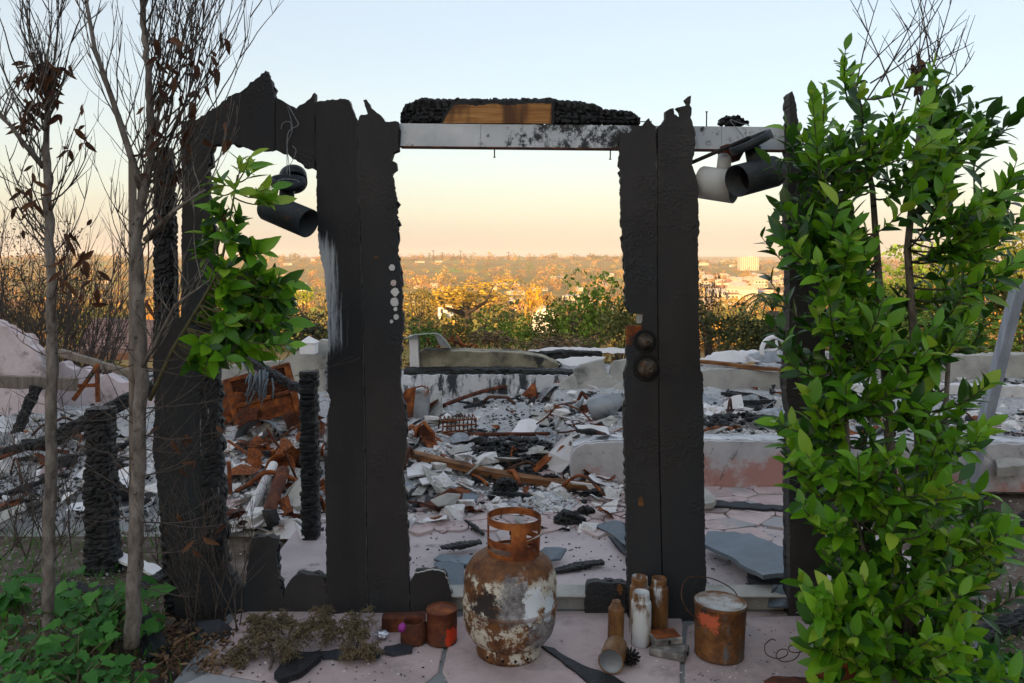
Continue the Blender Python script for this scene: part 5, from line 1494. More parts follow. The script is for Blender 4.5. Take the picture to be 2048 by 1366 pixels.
sheet('grey_wedge', 'grey broken wedge at the lock board edge on the tiles', 'stone', [(1404, 975), (1414, 978), (1432, 998), (1426, 1006), (1404, 1008)], .03, m_conc, lift=.03, seed=20)
solo('charred_log', char_beam([(P(1498, 1226, 3.24), .012, .03), (P(1515, 1224, 3.24), .022, .035), (P(1560, 1224, 3.24), .024, .035), (P(1640, 1224, 3.24), .022, .035)], 30, (30, 40, 40), .010, 22, .008, .005), m_char, 'short charred log on the sill between bucket and corner board', 'log', P(1560, 1236, 3.24))
mb = MB().tube([at(908, 1188) + Vector((0, -.1, -.0)), P(893, 1150, 3.3)], .003, 5)
solo('metal_rod', mb, m_steel, 'thin bright rod leaning on the left threshold stump', 'rod', at(908, 1188))
sheet('cardboard_scrap', 'folded rusty sheet scrap lying in the rubble below the plank', 'metal scrap', [(838, 1010), (900, 975), (925, 985), (922, 1012), (880, 1020)], .006, m_rustd, lifts=[.03, .09, .07, .02, .01], seed=21)
sheet('plaster_sheet', 'greyish plaster panel on the folded rusty scrap', 'plaster', [(860, 1000), (895, 985), (922, 988), (910, 1008), (875, 1012)], .008, m_conc, lifts=[.06, .10, .09, .05, .05], seed=22)
sheet('plaster_sheet', 'broad pale plaster sheet in rubble by the door board', 'plaster', [(812, 925), (850, 918), (868, 928), (850, 948), (815, 952)], .012, m_plasterw, lift=.03, seed=23)
sheet('plaster_sheet', 'small white rectangular tile on orange chips in rubble', 'plaster', [(838, 958), (872, 952), (882, 960), (845, 968)], .01, m_plasterw, lift=.04, seed=24)
sheet('plaster_sheet', 'blue white plaster sheet beside the pink tile shards', 'plaster', [(902, 998), (930, 986), (958, 990), (950, 1002), (910, 1006)], .008, m_slate, lift=.02, seed=25)

# ---- left opening and beyond
solo('charred_post', char_beam([(P(618, 742, 3.95), .046, .045), (P(619, 850, 3.95), .047, .045), (P(621, 960, 3.95), .048, .045), (P(623, 1078, 3.95), .046, .045)], 31, (9, 9, 30), .011, 30, .007, .003), m_char, 'upright charred post standing on the floor behind the left opening', 'post', P(623, 1078, 3.95))
t = thing('rusted_heater', 'rusted boxy air heater with grille half buried in rubble', 'heater', at(525, 850))
c = at(522, 856) + Vector((0, .12, 0)); Rm = Matrix.Rotation(-.25, 3, 'Y') @ Matrix.Rotation(.25, 3, 'Z')
K = lambda x, y, z: c + Rm @ Vector((x, y, z)) + Vector((0, 0, .02))
def kb(name, x, y, z, sx, sy, sz, m, bev=.006):
    mb = MB().box((0, 0, 0), (sx, sy, sz), None, 0, bev); mb.v = [tuple(K(v_[0] + x, v_[1] + y, v_[2] + z)) for v_ in mb.v]
    return part(name, mb, m, t)
kb('casing', .02, .10, .19, .46, .24, .36, m_rustd)
for k in range(9):
    kb('grille_slat', .03, -.026, .20 + .017 * k, .34, .012, .006, m_rustd, .001)
kb('frame_bar', -.19, -.03, .19, .05, .03, .38, m_rusto); kb('frame_bar', .24, -.03, .19, .05, .03, .38, m_rusto); kb('frame_bar', .02, -.03, .365, .48, .03, .03, m_rust); kb('frame_bar', .02, -.03, .17, .40, .03, .03, m_rusto); kb('lower_panel', .03, -.02, .085, .36, .012, .14, m_rust, .002)
mb = MB(); bm = bmesh.new(); bmesh.ops.create_icosphere(bm, subdivisions=3, radius=1)
for v_ in bm.verts:
    q = np.array([v_.co]); k = .7 + .45 * float(worley(q * 1.7, 8)[0][0])
    v_.co = Vector((v_.co.x * .13 * k, v_.co.y * .10 * k, v_.co.z * .17 * k))
mb.add([tuple(c + Vector((-.25, .0, .15)) + v_.co) for v_ in bm.verts], [[v_.index for v_ in f.verts] for f in bm.faces]); bm.free()
part('crumpled_side', mb, m_rust, t)
solo('charred_beam', char_beam([(P(478, 708, 5.6), .022, .03), (P(530, 742, 5.55), .035, .04), (P(600, 778, 5.5), .028, .035)], 33, (22, 22, 22), .014, 22, .014, .008), m_char, 'charred beam resting aslant on the rusted heater', 'beam', P(540, 760, 5.5))
rr = random.Random(6); t = thing('shredded_cloth', 'grey shredded cloth hanging over the rusted heater', 'cloth', P(520, 790, 5.5))
for k in range(26):
    a = P(rr.uniform(498, 545), rr.uniform(738, 758), 5.48 + rr.uniform(-.03, .03)); b = a + Vector((rr.uniform(-.06, .02), -.02, rr.uniform(-.20, -.07)))
    part('strip', MB().tube([a, a.lerp(b, .5) + Vector((.012 * rr.uniform(-1, 1), 0, 0)), b], [.006, .008, .003], 5), m_slate, t)
c = at(515, 890)
mb = MB(); pts = []
for i in range(13):
    a = math.pi * (.05 + .9 * i / 12)
    for w_ in (0, 1):
        pts.append(c + Vector((-.16 * math.cos(a) * (1 - .2 * w_), -.0 + .22 * w_, .15 * math.sin(a) * (1 - .3 * w_) + .02)))
mb.add(pts, [(2 * i, 2 * i + 2, 2 * i + 3, 2 * i + 1) for i in range(12)], 0, True)
mb.add([p_ - Vector((0, 0, .006)) for p_ in pts], [(2 * i + 1, 2 * i + 3, 2 * i + 2, 2 * i) for i in range(12)], 0, True)
solo('curved_sheet', mb, m_steel, 'arched rusty steel sheet lying before the heater', 'metal sheet', c)
plank(448, 1030, 604, 1036, 4.25, 4.25, .06, .05, m_rustd, 'reddish brown beam at the back edge of the pink floor', 'brown_beam', 'beam', 5)
p, q = at(487, 1062) + Vector((0, 0, .03)), P(547, 930, 4.75)
t = thing('pale_pipe', 'pale dirty pipe slanting out of the rubble onto the floor', 'pipe', at(487, 1062))
part('tube', MB().tube([p, p.lerp(q, .5), q], .027, 18, cap=False), m_plaster, t)
part('socket', MB().lathe([(.027, 0), (.033, .0), (.033, .05), (.027, .05)], 20, Matrix.Translation(p) @ zrot(q - p)), m_plaster, t)
part('bore', MB().lathe([(.0, .012), (.024, .012), (.026, .0), (.031, -.0005)], 20, Matrix.Translation(p) @ zrot(q - p)), m_inner, t)
gbar(535, 1046, 566, 990, .036, m_rustd, 'thick reddish rusty pipe beside the pale pipe', l1=.10)
sheet('white_sheet', 'curved white sheet on the floor by the charred post', 'sheet', [(528, 1072), (540, 1042), (585, 1036), (605, 1052), (608, 1076), (560, 1078)], .006, m_plasterw, lifts=[.0, .03, .06, .05, .02, .0], seed=31)
sheet('concrete_piece', 'grey concrete piece leaning behind the charred post', 'concrete', [(556, 1000), (600, 956), (612, 960), (612, 1010), (590, 1014)], .03, m_conc, lifts=[.02, .1, .1, .05, .02], seed=32)
c = at(566, 955)
mb = MB().lathe([(0, .0), (.05, .01), (.075, .05), (.085, .10), (.08, .10), (.07, .05), (.045, .018), (0, .012)], 22, Matrix.Translation(c + Vector((0, 0, .03))) @ zrot((.1, -.8, .6)), 0, True, .05, 8)
solo('rusty_scoop', mb, m_rusto, 'orange rusted scoop above the pale pipe end', 'scoop', c)
lump(530, 1062, .07, .018, 'flat black charred lump beside the white sheet', 34)
lump(600, 1075, .05, .012, 'thin charred sliver at the charred post foot', 35)
# far left: fallen walls and timbers
mb = vboard([(-60, 890), (-60, 646), (-20, 640), (0, 650), (14, 652), (30, 668), (52, 672), (60, 690), (76, 702), (80, 722), (94, 742), (90, 790), (100, 815), (97, 856), (40, 880)], 6.3, .12, 51, 3.0, 7)
solo('fallen_wall', mb, m_pinkwall, 'pale pink fallen wall with sloping edge behind the first bare trunk', 'wall', base_of(mb))
mb = vboard([(98, 860), (100, 735), (120, 724), (150, 742), (165, 736), (190, 752), (215, 748), (240, 765), (268, 762), (285, 780), (310, 775), (310, 862)], 6.7, .12, 52, 3.0, 7)
solo('fallen_wall', mb, m_pinkwall, 'pale pink wall stub between the two bare trunks', 'wall', base_of(mb))
mb = vboard([(440, 800), (440, 735), (500, 728), (560, 722), (600, 700), (640, 680), (660, 682), (660, 800)], 7.6, .12, 53, 1.5, 10)
solo('fallen_wall', mb, m_conc, 'stepped grey wall behind the rusted heater', 'wall', base_of(mb))
mb = MB(); c = P(618, 690, 7.4); mb.box(c + Vector((0, .0, -.03)), (.14, .14, .10), None, 0, .004); mb.lathe([(.11, .02), (.11, .028), (.0, .085)], 4, Matrix.Translation(c) @ Matrix.Rotation(.785, 4, 'Z'), 0, False)
solo('pillar_cap', mb, m_plasterw, 'small white pointed pillar cap on the stepped wall', 'pillar', c - Vector((0, 0, .08)))
plank(-20, 762, 155, 768, 5.6, 5.9, .10, .09, m_woodg, 'grey squared timber across the pink fallen wall', 'timber', 'timber', 7)
plank(120, 703, 275, 752, 6.2, 6.0, .05, .05, m_woodg, 'grey timber sloping down over the pink wall stub', 'timber', 'timber', 8)
def cbeam(pts, w, d, seed, label, cell=(30, 30, 30)):
    solo('charred_beam', char_beam([(P(a, b, D), w, d) for a, b, D in pts], seed, cell, .012, 26, .011, .006), m_char, label, 'beam', P(*pts[0]))
cbeam([(-20, 945, 5.2), (120, 870, 5.3), (310, 772, 5.5)], .050, .05, 41, 'long charred beam slanting up behind the bare trunks')
cbeam([(22, 900, 5.6), (48, 830, 5.65), (74, 772, 5.7)], .035, .035, 42, 'short charred brace standing before the pink fallen wall')
cbeam([(0, 905, 5.0), (60, 890, 5.0), (128, 880, 5.05)], .025, .03, 43, 'thin charred piece crossing under the long beam')
solo('charred_stump', char_beam([(P(201, 815, 3.7), M2(25, 3.7), .055), (P(203, 900, 3.7), M2(26, 3.7), .06), (P(204, 980, 3.7), M2(31, 3.7), .06), (P(205, 1060, 3.7), M2(28, 3.7), .06), (P(208, 1142, 3.7), M2(35, 3.7), .065)], 44, (26, 26, 34), .012, 34, .008, .008), m_char, 'thick charred stump standing between the two bare trunks', 'stump', P(205, 1142, 3.7))
t = thing('rusty_trestle', 'rusty triangular frame standing before the pink wall stub', 'frame', P(175, 800, 6.0))
for a, b, a2, b2 in ((147, 800, 196, 730), (194, 728, 196, 804), (150, 772, 198, 770)):
    part('bar', MB().tube([P(a, b, 6.0), P(a2, b2, 6.0)], .018, 4, smooth=False), m_rusto, t)
cbeam([(330, 1160, 3.55), (290, 1185, 3.45), (225, 1200, 3.4), (110, 1190, 3.4)], .05, .06, 45, 'thick charred log lying behind the leafy weeds')
plank(228, 1108, 330, 1150, 3.75, 3.6, .07, .012, m_plasterw, 'white splintered strip lying by the second bare trunk', 'white_strip', 'strip', 9)
# clay tiled roof of the neighbour, below the plot
t = thing('tiled_roof', 'clay tiled roof of a lower house beyond the bare trunks', 'roof', P(240, 705, 15))
part('roof_slope', MB().slab([P(150, 706, 14), P(345, 706, 14), P(330, 645, 17.5), P(185, 640, 17.5)], .12), m_hr[0], t)
mb = MB()
for k in range(20):
    u = (k + .5) / 20
    a = P(150, 706, 14).lerp(P(345, 706, 14), u); b = P(185, 640, 17.5).lerp(P(330, 645, 17.5), u)
    for j in range(12):
        p_, q_ = a.lerp(b, j / 12), a.lerp(b, (j + 1.08) / 12)
        mb.tube([p_ + Vector((0, 0, .03)), q_ + Vector((0, 0, .01))], [.055, .045], 6)
part('clay_tiles', mb, mat('old_clay_tile', [(.3, (.28, .16, .13)), (.7, (.46, .31, .26))], 3, rough=.9), t, 'stuff')
# right: leaning post, soil, debris
a, b = P(1935, 985, 4.75), P(2040, 560, 4.4)
mb = MB().tube([a, b], .040, 4, smooth=False)
solo('leaning_post', mb, mat('whitewashed_timber', [(.3, (.22, .25, .30)), (.7, (.36, .40, .46))], 8, rough=.85, st=(3, 3, .3)), 'whitewashed square post leaning to the side beyond the leafy shrub', 'post', a)
sheet('concrete_piece', 'broken concrete block with rust on the soil by the leaning post', 'concrete', [(1985, 905), (2005, 890), (2050, 892), (2055, 930), (1995, 935)], .06, m_conc, lift=.06, seed=41)
cbeam([(2000, 1100, 3.9), (2030, 1060, 3.95), (2080, 1020, 4.0)], .035, .04, 46, 'charred branch lying on the gravel at the frame edge')
cbeam([(1930, 1300, 3.0), (1990, 1262, 3.05), (2080, 1225, 3.1)], .030, .04, 47, 'charred root lying over the gravel near the green weeds')
gbar(1975, 1090, 1950, 1180, .02, m_woodg, 'short grey stake fallen on the gravel', 'stake', 'stake')

# ------------------------------------------------------------------ scattered debris
def hull(seed, n_=11, sq=(1, 1, 1)):
    rr = random.Random(seed); bm = bmesh.new()
    for _ in range(n_): bm.verts.new(Vector((rr.uniform(-1, 1) * sq[0], rr.uniform(-1, 1) * sq[1], rr.uniform(-1, 1) * sq[2])))
    r_ = bmesh.ops.convex_hull(bm, input=bm.verts)
    bmesh.ops.delete(bm, geom=list({g for g in r_['geom_interior'] if isinstance(g, bmesh.types.BMVert)}), context='VERTS')
    bm.verts.index_update()
    out = ([v_.co.copy() for v_ in bm.verts], [[v_.index for v_ in f.verts] for f in bm.faces]); bm.free()
    return out
ZONES = [((814, 1250), (800, 1062), 5.6), ((1412, 1578), (800, 878), 1.6), ((455, 645), (855, 1062), 2.4), ((0, 310), (860, 1045), 2.8), ((1655, 2048), (835, 880), 1.0)]
_PF = fbm(np.stack([GX * 1.5, GY * 1.1, GX * 0 + 2.0], -1).reshape(-1, 3), 3, 60).reshape(GX.shape)
def patch(p, kn):                                # black and white lie in patches of their own
    f = _PF[min(max(int((p.y - gy[0]) / GS), 0), len(gy) - 1), min(max(int((p.x - gx[0]) / GS), 0), len(gx) - 1)]
    return f > .10 if 'char' in kn or 'black' in kn else f < .16
def zpick(rr):
    z = rr.choices(ZONES, [q[2] for q in ZONES])[0]
    return rr.uniform(*z[0]), z[1][0] + (z[1][1] - z[1][0]) * rr.random()
KINDS = [('plaster_chunk', 'pale plaster chunk lying in the ash of the burnt house', 'plaster', m_plaster, (1, .8, .5), .016, .065, 290, 'plaster chunks strewn over the ash'),
         ('tile_shard', 'flat pink tile shard lying in the ash of the burnt house', 'tile', m_tile, (1, .8, .10), .020, .075, 130, 'tile shards strewn over the ash'),
         ('plaster_flake', 'flat whitish flake lying in the ash of the burnt house', 'plaster', m_plasterw, (1, .7, .08), .020, .085, 290, 'whitish flakes strewn over the ash'),
         ('charcoal_lump', 'small black charcoal lump lying in the ash of the burnt house', 'charcoal', m_char, (1, .7, .6), .014, .055, 120, 'charcoal lumps strewn over the ash'),
         ('rusty_scrap', 'small bent rusty scrap lying in the ash of the burnt house', 'metal scrap', m_rust, (1, .45, .12), .020, .085, 90, 'rusty scraps strewn over the ash'),
         ('slate_shard', 'dark grey slate shard lying in the ash of the burnt house', 'slate', m_slate, (1, .75, .08), .020, .085, 80, 'slate shards strewn over the ash')]
for kn, lab, cat, m_, sq, s0, s1, N, grp in KINDS:
    mes = []
    for s in range(7):
        vs, fs = hull(hash(kn) % 1000 if False else len(kn) * 10 + s, 11, sq)
        mes.append(MB().add(vs, fs).mesh(kn, m_))
    rr = random.Random(len(kn))
    for i in range(N):
        p = at(*zpick(rr)); s = (s0 + (s1 * 1.5 - s0) * rr.random() ** 2.6) * (p.y / 5.0) ** .8
        if not patch(p, kn): p = at(*zpick(rr))
        o = bpy.data.objects.new(kn, rr.choice(mes)); COL.objects.link(o)
        o.location = p + Vector((0, 0, s * sq[2] * .5))
        o.rotation_euler = (rr.uniform(-.35, .35), rr.uniform(-.35, .35), rr.uniform(0, 6.3)); o.scale = (s,) * 3
        o['label'] = lab; o['category'] = cat; o['group'] = grp
# fine chips as one mass per material
def chips(name, m_, N, s0, s1, seed, sq):
    rr = random.Random(seed); mb = MB(); hs_ = [hull(seed * 10 + k, 8, sq) for k in range(6)]
    for i in range(N):
        p = at(*zpick(rr)); s = rr.uniform(s0, s1) * (p.y / 5.0)
        for _ in range(4):
            if patch(p, name): break
            p = at(*zpick(rr))
        Rm = Matrix.Rotation(rr.uniform(0, 6.3), 3, 'Z') @ Matrix.Rotation(rr.uniform(-.7, .7), 3, 'X')
        vs, fs = rr.choice(hs_)
        mb.add([p + Rm @ (v_ * s) + Vector((0, 0, s * .25)) for v_ in vs], fs)
    struct(name, mb, m_, 'stuff')
chips('pale_chips', m_plaster, 3500, .005, .018, 61, (1, .8, .4))
chips('white_flakes', m_plasterw, 2600, .005, .020, 62, (1, .7, .12))
chips('black_chips', m_char, 1700, .005, .018, 63, (1, .7, .5))
chips('rust_chips', m_rust, 900, .005, .018, 64, (1, .5, .2))
# larger wreckage thrown about the ash
def bent(seed, w, h):
    r_ = np.random.default_rng(seed); nx, ny = 8, 6
    gx_, gy_ = np.meshgrid(np.linspace(-.5, .5, nx), np.linspace(-.5, .5, ny))
    p = np.stack([gx_ * w, gy_ * h, gx_ * 0], -1).reshape(-1, 3)
    p[:, 2] = w * (.30 * fbm(p / w * 1.6 + seed, 2, seed) + .25 * np.sin(p[:, 0] / w * r_.uniform(2, 6) + seed) * r_.uniform(.2, 1))
    p[:, :2] += .10 * w * np.stack([fbm(p / w * 2 + 9, 2, seed + 1), fbm(p / w * 2 + 5, 2, seed + 2)], -1)
    f = gridfaces(ny, nx).tolist()
    mb = MB().add(p.tolist(), f, 0, False); mb.add((p - (0, 0, .004)).tolist(), [x[::-1] for x in f], 0, False)
    return mb
BENT = [('bent_sheet', 'pale crumpled sheet lying bent in the ash', 'sheet', m_plasterw, 44, 'bent pale sheets in the ash'), ('scrap_sheet', 'crumpled grey steel sheet lying bent in the ash', 'metal sheet', m_steel, 22, 'bent steel sheets in the ash'), ('rusted_sheet', 'crumpled rust brown sheet lying bent in the ash', 'metal sheet', m_rust, 20, 'bent rusty sheets in the ash')]
for bi, (kn, lab, cat, m_, N, grp) in enumerate(BENT):
    mes = [bent(800 + bi * 10 + s, 1, .65).mesh(kn, m_) for s in range(6)]; rr = random.Random(70 + bi)
    for i in range(N):
        p = at(*zpick(rr)); s = rr.uniform(.10, .26) * (p.y / 5.5)
        o = bpy.data.objects.new(kn, rr.choice(mes)); COL.objects.link(o)
        o.location = p + Vector((0, 0, s * .10)); o.rotation_euler = (rr.uniform(-.5, .6), rr.uniform(-.5, .5), rr.uniform(0, 6.3)); o.scale = (s,) * 3
        o['label'] = lab; o['category'] = cat; o['group'] = grp
mes = [MB().add(*hull(700 + s, 14, (1, .75, .10))).mesh('slab_fragment', m_conc) for s in range(6)]; rr = random.Random(74)
for i in range(36):
    p = at(*zpick(rr)); s = rr.uniform(.07, .20) * (p.y / 5.5)
    o = bpy.data.objects.new('slab_fragment', rr.choice(mes)); COL.objects.link(o)
    o.location = p + Vector((0, 0, s * .12)); o.rotation_euler = (rr.uniform(-.7, .7), rr.uniform(-.5, .5), rr.uniform(0, 6.3)); o.scale = (s,) * 3
    o['label'] = 'thick grey concrete slab fragment lying tilted in the ash'; o['category'] = 'concrete'; o['group'] = 'slab fragments in the ash'
mes = [bent(860 + s, 1, .6).mesh('torn_sheet', m_rusto if s % 2 else m_rustd) for s in range(6)]
for i in range(20):
    p = at(rr.uniform(455, 650), rr.uniform(850, 1010)); s = rr.uniform(.12, .30) * (p.y / 5.5)
    o = bpy.data.objects.new('torn_sheet', rr.choice(mes)); COL.objects.link(o)
    o.location = p + Vector((0, 0, s * .22)); o.rotation_euler = (rr.uniform(-1.1, 1.1), rr.uniform(-.9, .9), rr.uniform(0, 6.3)); o.scale = (s,) * 3
    o['label'] = 'torn orange brown sheet in the rust tangle below the heater'; o['category'] = 'metal sheet'; o['group'] = 'torn sheets below the heater'
for i in range(16):
    p = at(rr.uniform(450, 650), rr.uniform(830, 1000)); e = p + Vector((rr.uniform(-.3, .3), rr.uniform(-.15, .15), rr.uniform(.05, .28)))
    solo('angle_iron', MB().tube([p, e], rr.uniform(.007, .014), 4, smooth=False), rr.choice((m_rusto, m_rust, m_rustd)), 'rusty bar sticking up from the tangle below the heater', 'metal bar', p, 'rusty bars below the heater')
mes = [char_beam([(Vector((-.5, 0, 0)), .035, .035), (Vector((-.1, .03, .02)), .06, .05), (Vector((.5, 0, .0)), .03, .03)], 80 + s, (9, 22, 22), .015, 18, .03, .012).mesh('burnt_timber', m_char) for s in range(4)]; rr = random.Random(75)
for i in range(34):
    p = at(*zpick(rr)); s = rr.uniform(.14, .42) * (p.y / 5.5)
    o = bpy.data.objects.new('burnt_timber', rr.choice(mes)); COL.objects.link(o)
    o.location = p + Vector((0, 0, s * .05)); o.rotation_euler = (rr.uniform(-.3, .3), rr.uniform(-.28, .28), rr.uniform(0, 6.3)); o.scale = (s,) * 3
    o['label'] = 'short burnt timber end lying in the ash'; o['category'] = 'timber'; o['group'] = 'burnt timber ends in the ash'
rr = random.Random(177)
for i in range(26):
    p = at(*zpick(rr)); L = rr.uniform(.12, .45); a = rr.uniform(0, 6.28); k = rr.uniform(.02, .12)
    d = Vector((math.cos(a), math.sin(a) * .7, 0))
    pts = [p + d * L * (t_ - .5) + Vector((0, 0, .012 + k * math.sin(math.pi * t_) * rr.uniform(.6, 1.2))) for t_ in (0, .2, .4, .6, .8, 1)]
    solo('bent_pipe', wire(pts, rr.choice((.006, .009, .014)), n=7, sm=3), rr.choice((m_rust, m_rustd, m_wire)), 'thin bent rusty pipe lying in the ash', 'pipe', p, 'bent rusty pipes in the ash')
for i in range(12):
    p = at(*zpick(rr)); pts = [p + Vector((rr.uniform(-.12, .12), rr.uniform(-.08, .08), rr.uniform(.01, .09))) for _ in range(9)]
    solo('wire_tangle', wire(pts, .0022, n=4, sm=5), m_wire, 'tangle of thin burnt wire lying in the ash', 'wire', p, 'tangles of wire in the ash')
# the same litter over the rest of the ash bed, either side of what the doorway shows
def wide_chips(name, m_, N, s0, s1, seed, sq):
    rr = random.Random(seed); mb = MB(); hs_ = [hull(seed * 10 + k, 8, sq) for k in range(6)]
    for i in range(N):
        x, y = rr.uniform(-6.3, 6.3), rr.uniform(4.3, 9.0)
        if x > .3 and y < 5.0: continue
        s = s0 + (s1 - s0) * rr.random() ** 2.2; Rm = Matrix.Rotation(rr.uniform(0, 6.3), 3, 'Z') @ Matrix.Rotation(rr.uniform(-.7, .7), 3, 'X')
        vs, fs = rr.choice(hs_); p = Vector((x, y, hz_(x, y) + s * .25))
        mb.add([p + Rm @ (v_ * s) for v_ in vs], fs)
    struct(name, mb, m_, 'stuff')
wide_chips('strewn_plaster', m_plaster, 1500, .01, .07, 65, (1, .8, .4))
wide_chips('strewn_charcoal', m_char, 1000, .01, .06, 66, (1, .7, .5))
wide_chips('strewn_rust', m_rust, 350, .01, .08, 67, (1, .5, .15))
# gravel on the soil at the right and left
rr = random.Random(9); mb = MB(); hs_ = [hull(900 + k, 8, (1, .8, .6)) for k in range(6)]
for i in range(1500):
    px, py = (rr.uniform(1650, 2048), rr.uniform(1000, 1320)) if rr.random() < .6 else (rr.uniform(0, 330), rr.uniform(1010, 1300))
    D = gD(py, -.03); p = Vector(((px - 1024) / F * D, D, -.03)); s = rr.uniform(.003, .011)
    vs, fs = rr.choice(hs_); Rm = Matrix.Rotation(rr.uniform(0, 6.3), 3, 'Z')
    mb.add([p + Rm @ (v_ * s) for v_ in vs], fs)
for i in range(1800):
    x, y = rr.choice((rr.uniform(-4.2, -1.1), rr.uniform(1.75, 4.2))), rr.uniform(1.2, 4.4)
    s = rr.uniform(.003, .014); vs, fs = rr.choice(hs_); Rm = Matrix.Rotation(rr.uniform(0, 6.3), 3, 'Z')
    mb.add([Vector((x, y, -.035)) + Rm @ (v_ * s) for v_ in vs], fs)
struct('gravel', mb, m_conc, 'stuff')

# ================================================================== VEGETATION
def leafgeo(w=.44, curl=.14, fold=.16, tip=1.0, wav=0.0):
    st = [(0, .03), (.16, .55), (.38, .98), (.62, .92), (.83, .52), (1, 0)]
    V = []; Fs = []
    for t, k in st:
        z = -curl * t * t + wav * math.sin(t * 7)
        V += [(-w / 2 * k, t * tip, z + fold * w * k), (0, t * tip, z), (w / 2 * k, t * tip, z + fold * w * k)]
    for i in range(len(st) - 1):
        o = i * 3
        Fs += [(o, o + 1, o + 4, o + 3), (o + 1, o + 2, o + 5, o + 4)]
    return np.array(V), np.array(Fs)
def q_of(d, nrm):
    d = Vector(d).normalized(); nrm = Vector(nrm)
    nrm = nrm - d * nrm.dot(d)
    nrm = nrm.normalized() if nrm.length > 1e-4 else d.orthogonal().normalized()
    x = d.cross(nrm)
    return Matrix((x, d, nrm)).transposed().to_quaternion()
GEO = [leafgeo(), leafgeo(.40, .25, .22), leafgeo(.47, .05, .10), leafgeo(.42, .32, .12, 1, .015)]
def leaf_meshes(name, m, geos=GEO):
    return [npmesh(name, v, f, m, True) for v, f in geos]
def place_leaves(leaves, par, mats, nmax, geos=GEO, name='leaf', near=True):
    """leaves: (pos, quat, size, material index); the largest in view as objects, the rest as one mass per material"""
    ms = [leaf_meshes(name, m, geos) for m in mats]
    order = sorted(range(len(leaves)), key=lambda i: leaves[i][0].y / max(leaves[i][2], .01) ** .3)
    rr = random.Random(1)
    for i in order[:nmax]:
        p, q, s, mi = leaves[i]
        inst(name, rr.choice(ms[mi]), par, p, q, s)
    rest = order[nmax:]
    for mi, m in enumerate(mats):
        Vs = []; Fs = []; off = 0
        for i in rest:
            p, q, s, k = leaves[i]
            if k != mi: continue
            gv, gf = geos[rr.randrange(len(geos))]
            Rm = np.array(q.to_matrix())
            Vs.append(gv @ Rm.T * s + np.array(p)); Fs.append(gf + off); off += len(gv)
        if Vs:
            part('foliage', npmesh('foliage', np.concatenate(Vs), np.concatenate(Fs), m, True, tuple(world_off(par))), None, par, 'stuff')
def spray(leaves, pts, rr, n_, size, pick, start=.35):
    """leaves set alternately along the outer part of a twig"""
    for k in range(n_):
        t = start + (1 - start) * (k + rr.random() * .5) / n_
        f = t * (len(pts) - 1); i = min(int(f), len(pts) - 2)
        p = pts[i].lerp(pts[i + 1], f - i)
        ax = (pts[i + 1] - pts[i]).normalized()
        a = k * 2.4 + rr.uniform(-.4, .4)
        o = ax.orthogonal().normalized(); o2 = ax.cross(o)
        side = o * math.cos(a) + o2 * math.sin(a)
        d = ax * rr.uniform(.5, 1.2) + side * rr.uniform(.45, .9) + Vector((0, -.08, .12))
        nr = ax * .7 - side * .3 + Vector((0, -.35, .6))
        leaves.append((p, q_of(d, nr), size * (.42 + .8 * rr.random() ** .8), pick(rr, t)))
def curve3(a, m, b, n_=7):
    return [a * (1 - t) ** 2 + m * 2 * t * (1 - t) + b * t * t for t in [k / (n_ - 1) for k in range(n_)]]

# ------------------------------------------------------------------ the leafy shrub on the right
def inpoly(x, y, pl):
    c = False
    for i in range(len(pl)):
        a, b = pl[i], pl[i - 1]
        if (a[1] > y) != (b[1] > y) and x < (b[0] - a[0]) * (y - a[1]) / (b[1] - a[1]) + a[0]: c = not c
    return c
rr = random.Random(12)
sb = Vector(((1790 - 1024) / F * 2.85, 2.85, -.03))
shrub = thing('leafy_shrub', 'tall green leafy ficus shrub growing at the right of the burnt doorway', 'shrub', sb)
stems = [[(1800, 1300, 2.85), (1792, 1100, 2.86), (1780, 900, 2.88), (1768, 700, 2.9), (1755, 520, 2.9), (1745, 380, 2.88), (1720, 250, 2.85), (1705, 140, 2.84)],
         [(1815, 1310, 2.8), (1835, 1120, 2.8), (1840, 900, 2.8), (1830, 700, 2.8), (1815, 500, 2.82), (1830, 340, 2.85), (1845, 200, 2.86), (1838, 110, 2.86)],
         [(1850, 1310, 2.95), (1875, 1100, 2.95), (1890, 850, 2.95), (1900, 650, 2.95), (1925, 480, 2.95), (1960, 400, 2.95)],
         [(1770, 1310, 2.75), (1735, 1150, 2.72), (1700, 980, 2.70), (1690, 800, 2.70), (1680, 620, 2.72), (1650, 450, 2.75), (1640, 330, 2.78)]]
mb = MB(); SP = []
for si, s in enumerate(stems):
    w = [P(*q) for q in s]
    n_ = len(w)
    mb.tube(w, [M2(13 if si < 2 else 8, 2.85) * (1 - .8 * i / (n_ - 1)) for i in range(n_)], 9)
    for i in range(n_ - 1):
        for k in range(8): SP.append((w[i].lerp(w[i + 1], k / 8), si))
part('stem', mb, m_bark, shrub)
ENV = [(1690, 95), (1740, 105), (1800, 90), (1880, 110), (1905, 160), (1960, 190), (1990, 270), (2010, 330), (2048, 300), (2060, 440), (2040, 560), (2000, 620), (1985, 700), (1990, 800), (1965, 900), (1990, 1000), (2055, 1040), (2020, 1120), (1980, 1180), (1960, 1260), (1990, 1330), (2000, 1400), (1640, 1400), (1650, 1310), (1600, 1230), (1590, 1130), (1570, 1080), (1590, 1000), (1560, 900), (1545, 850), (1600, 760), (1560, 690), (1510, 600), (1515, 440), (1560, 400), (1520, 320), (1580, 250), (1610, 190)]
CL = []
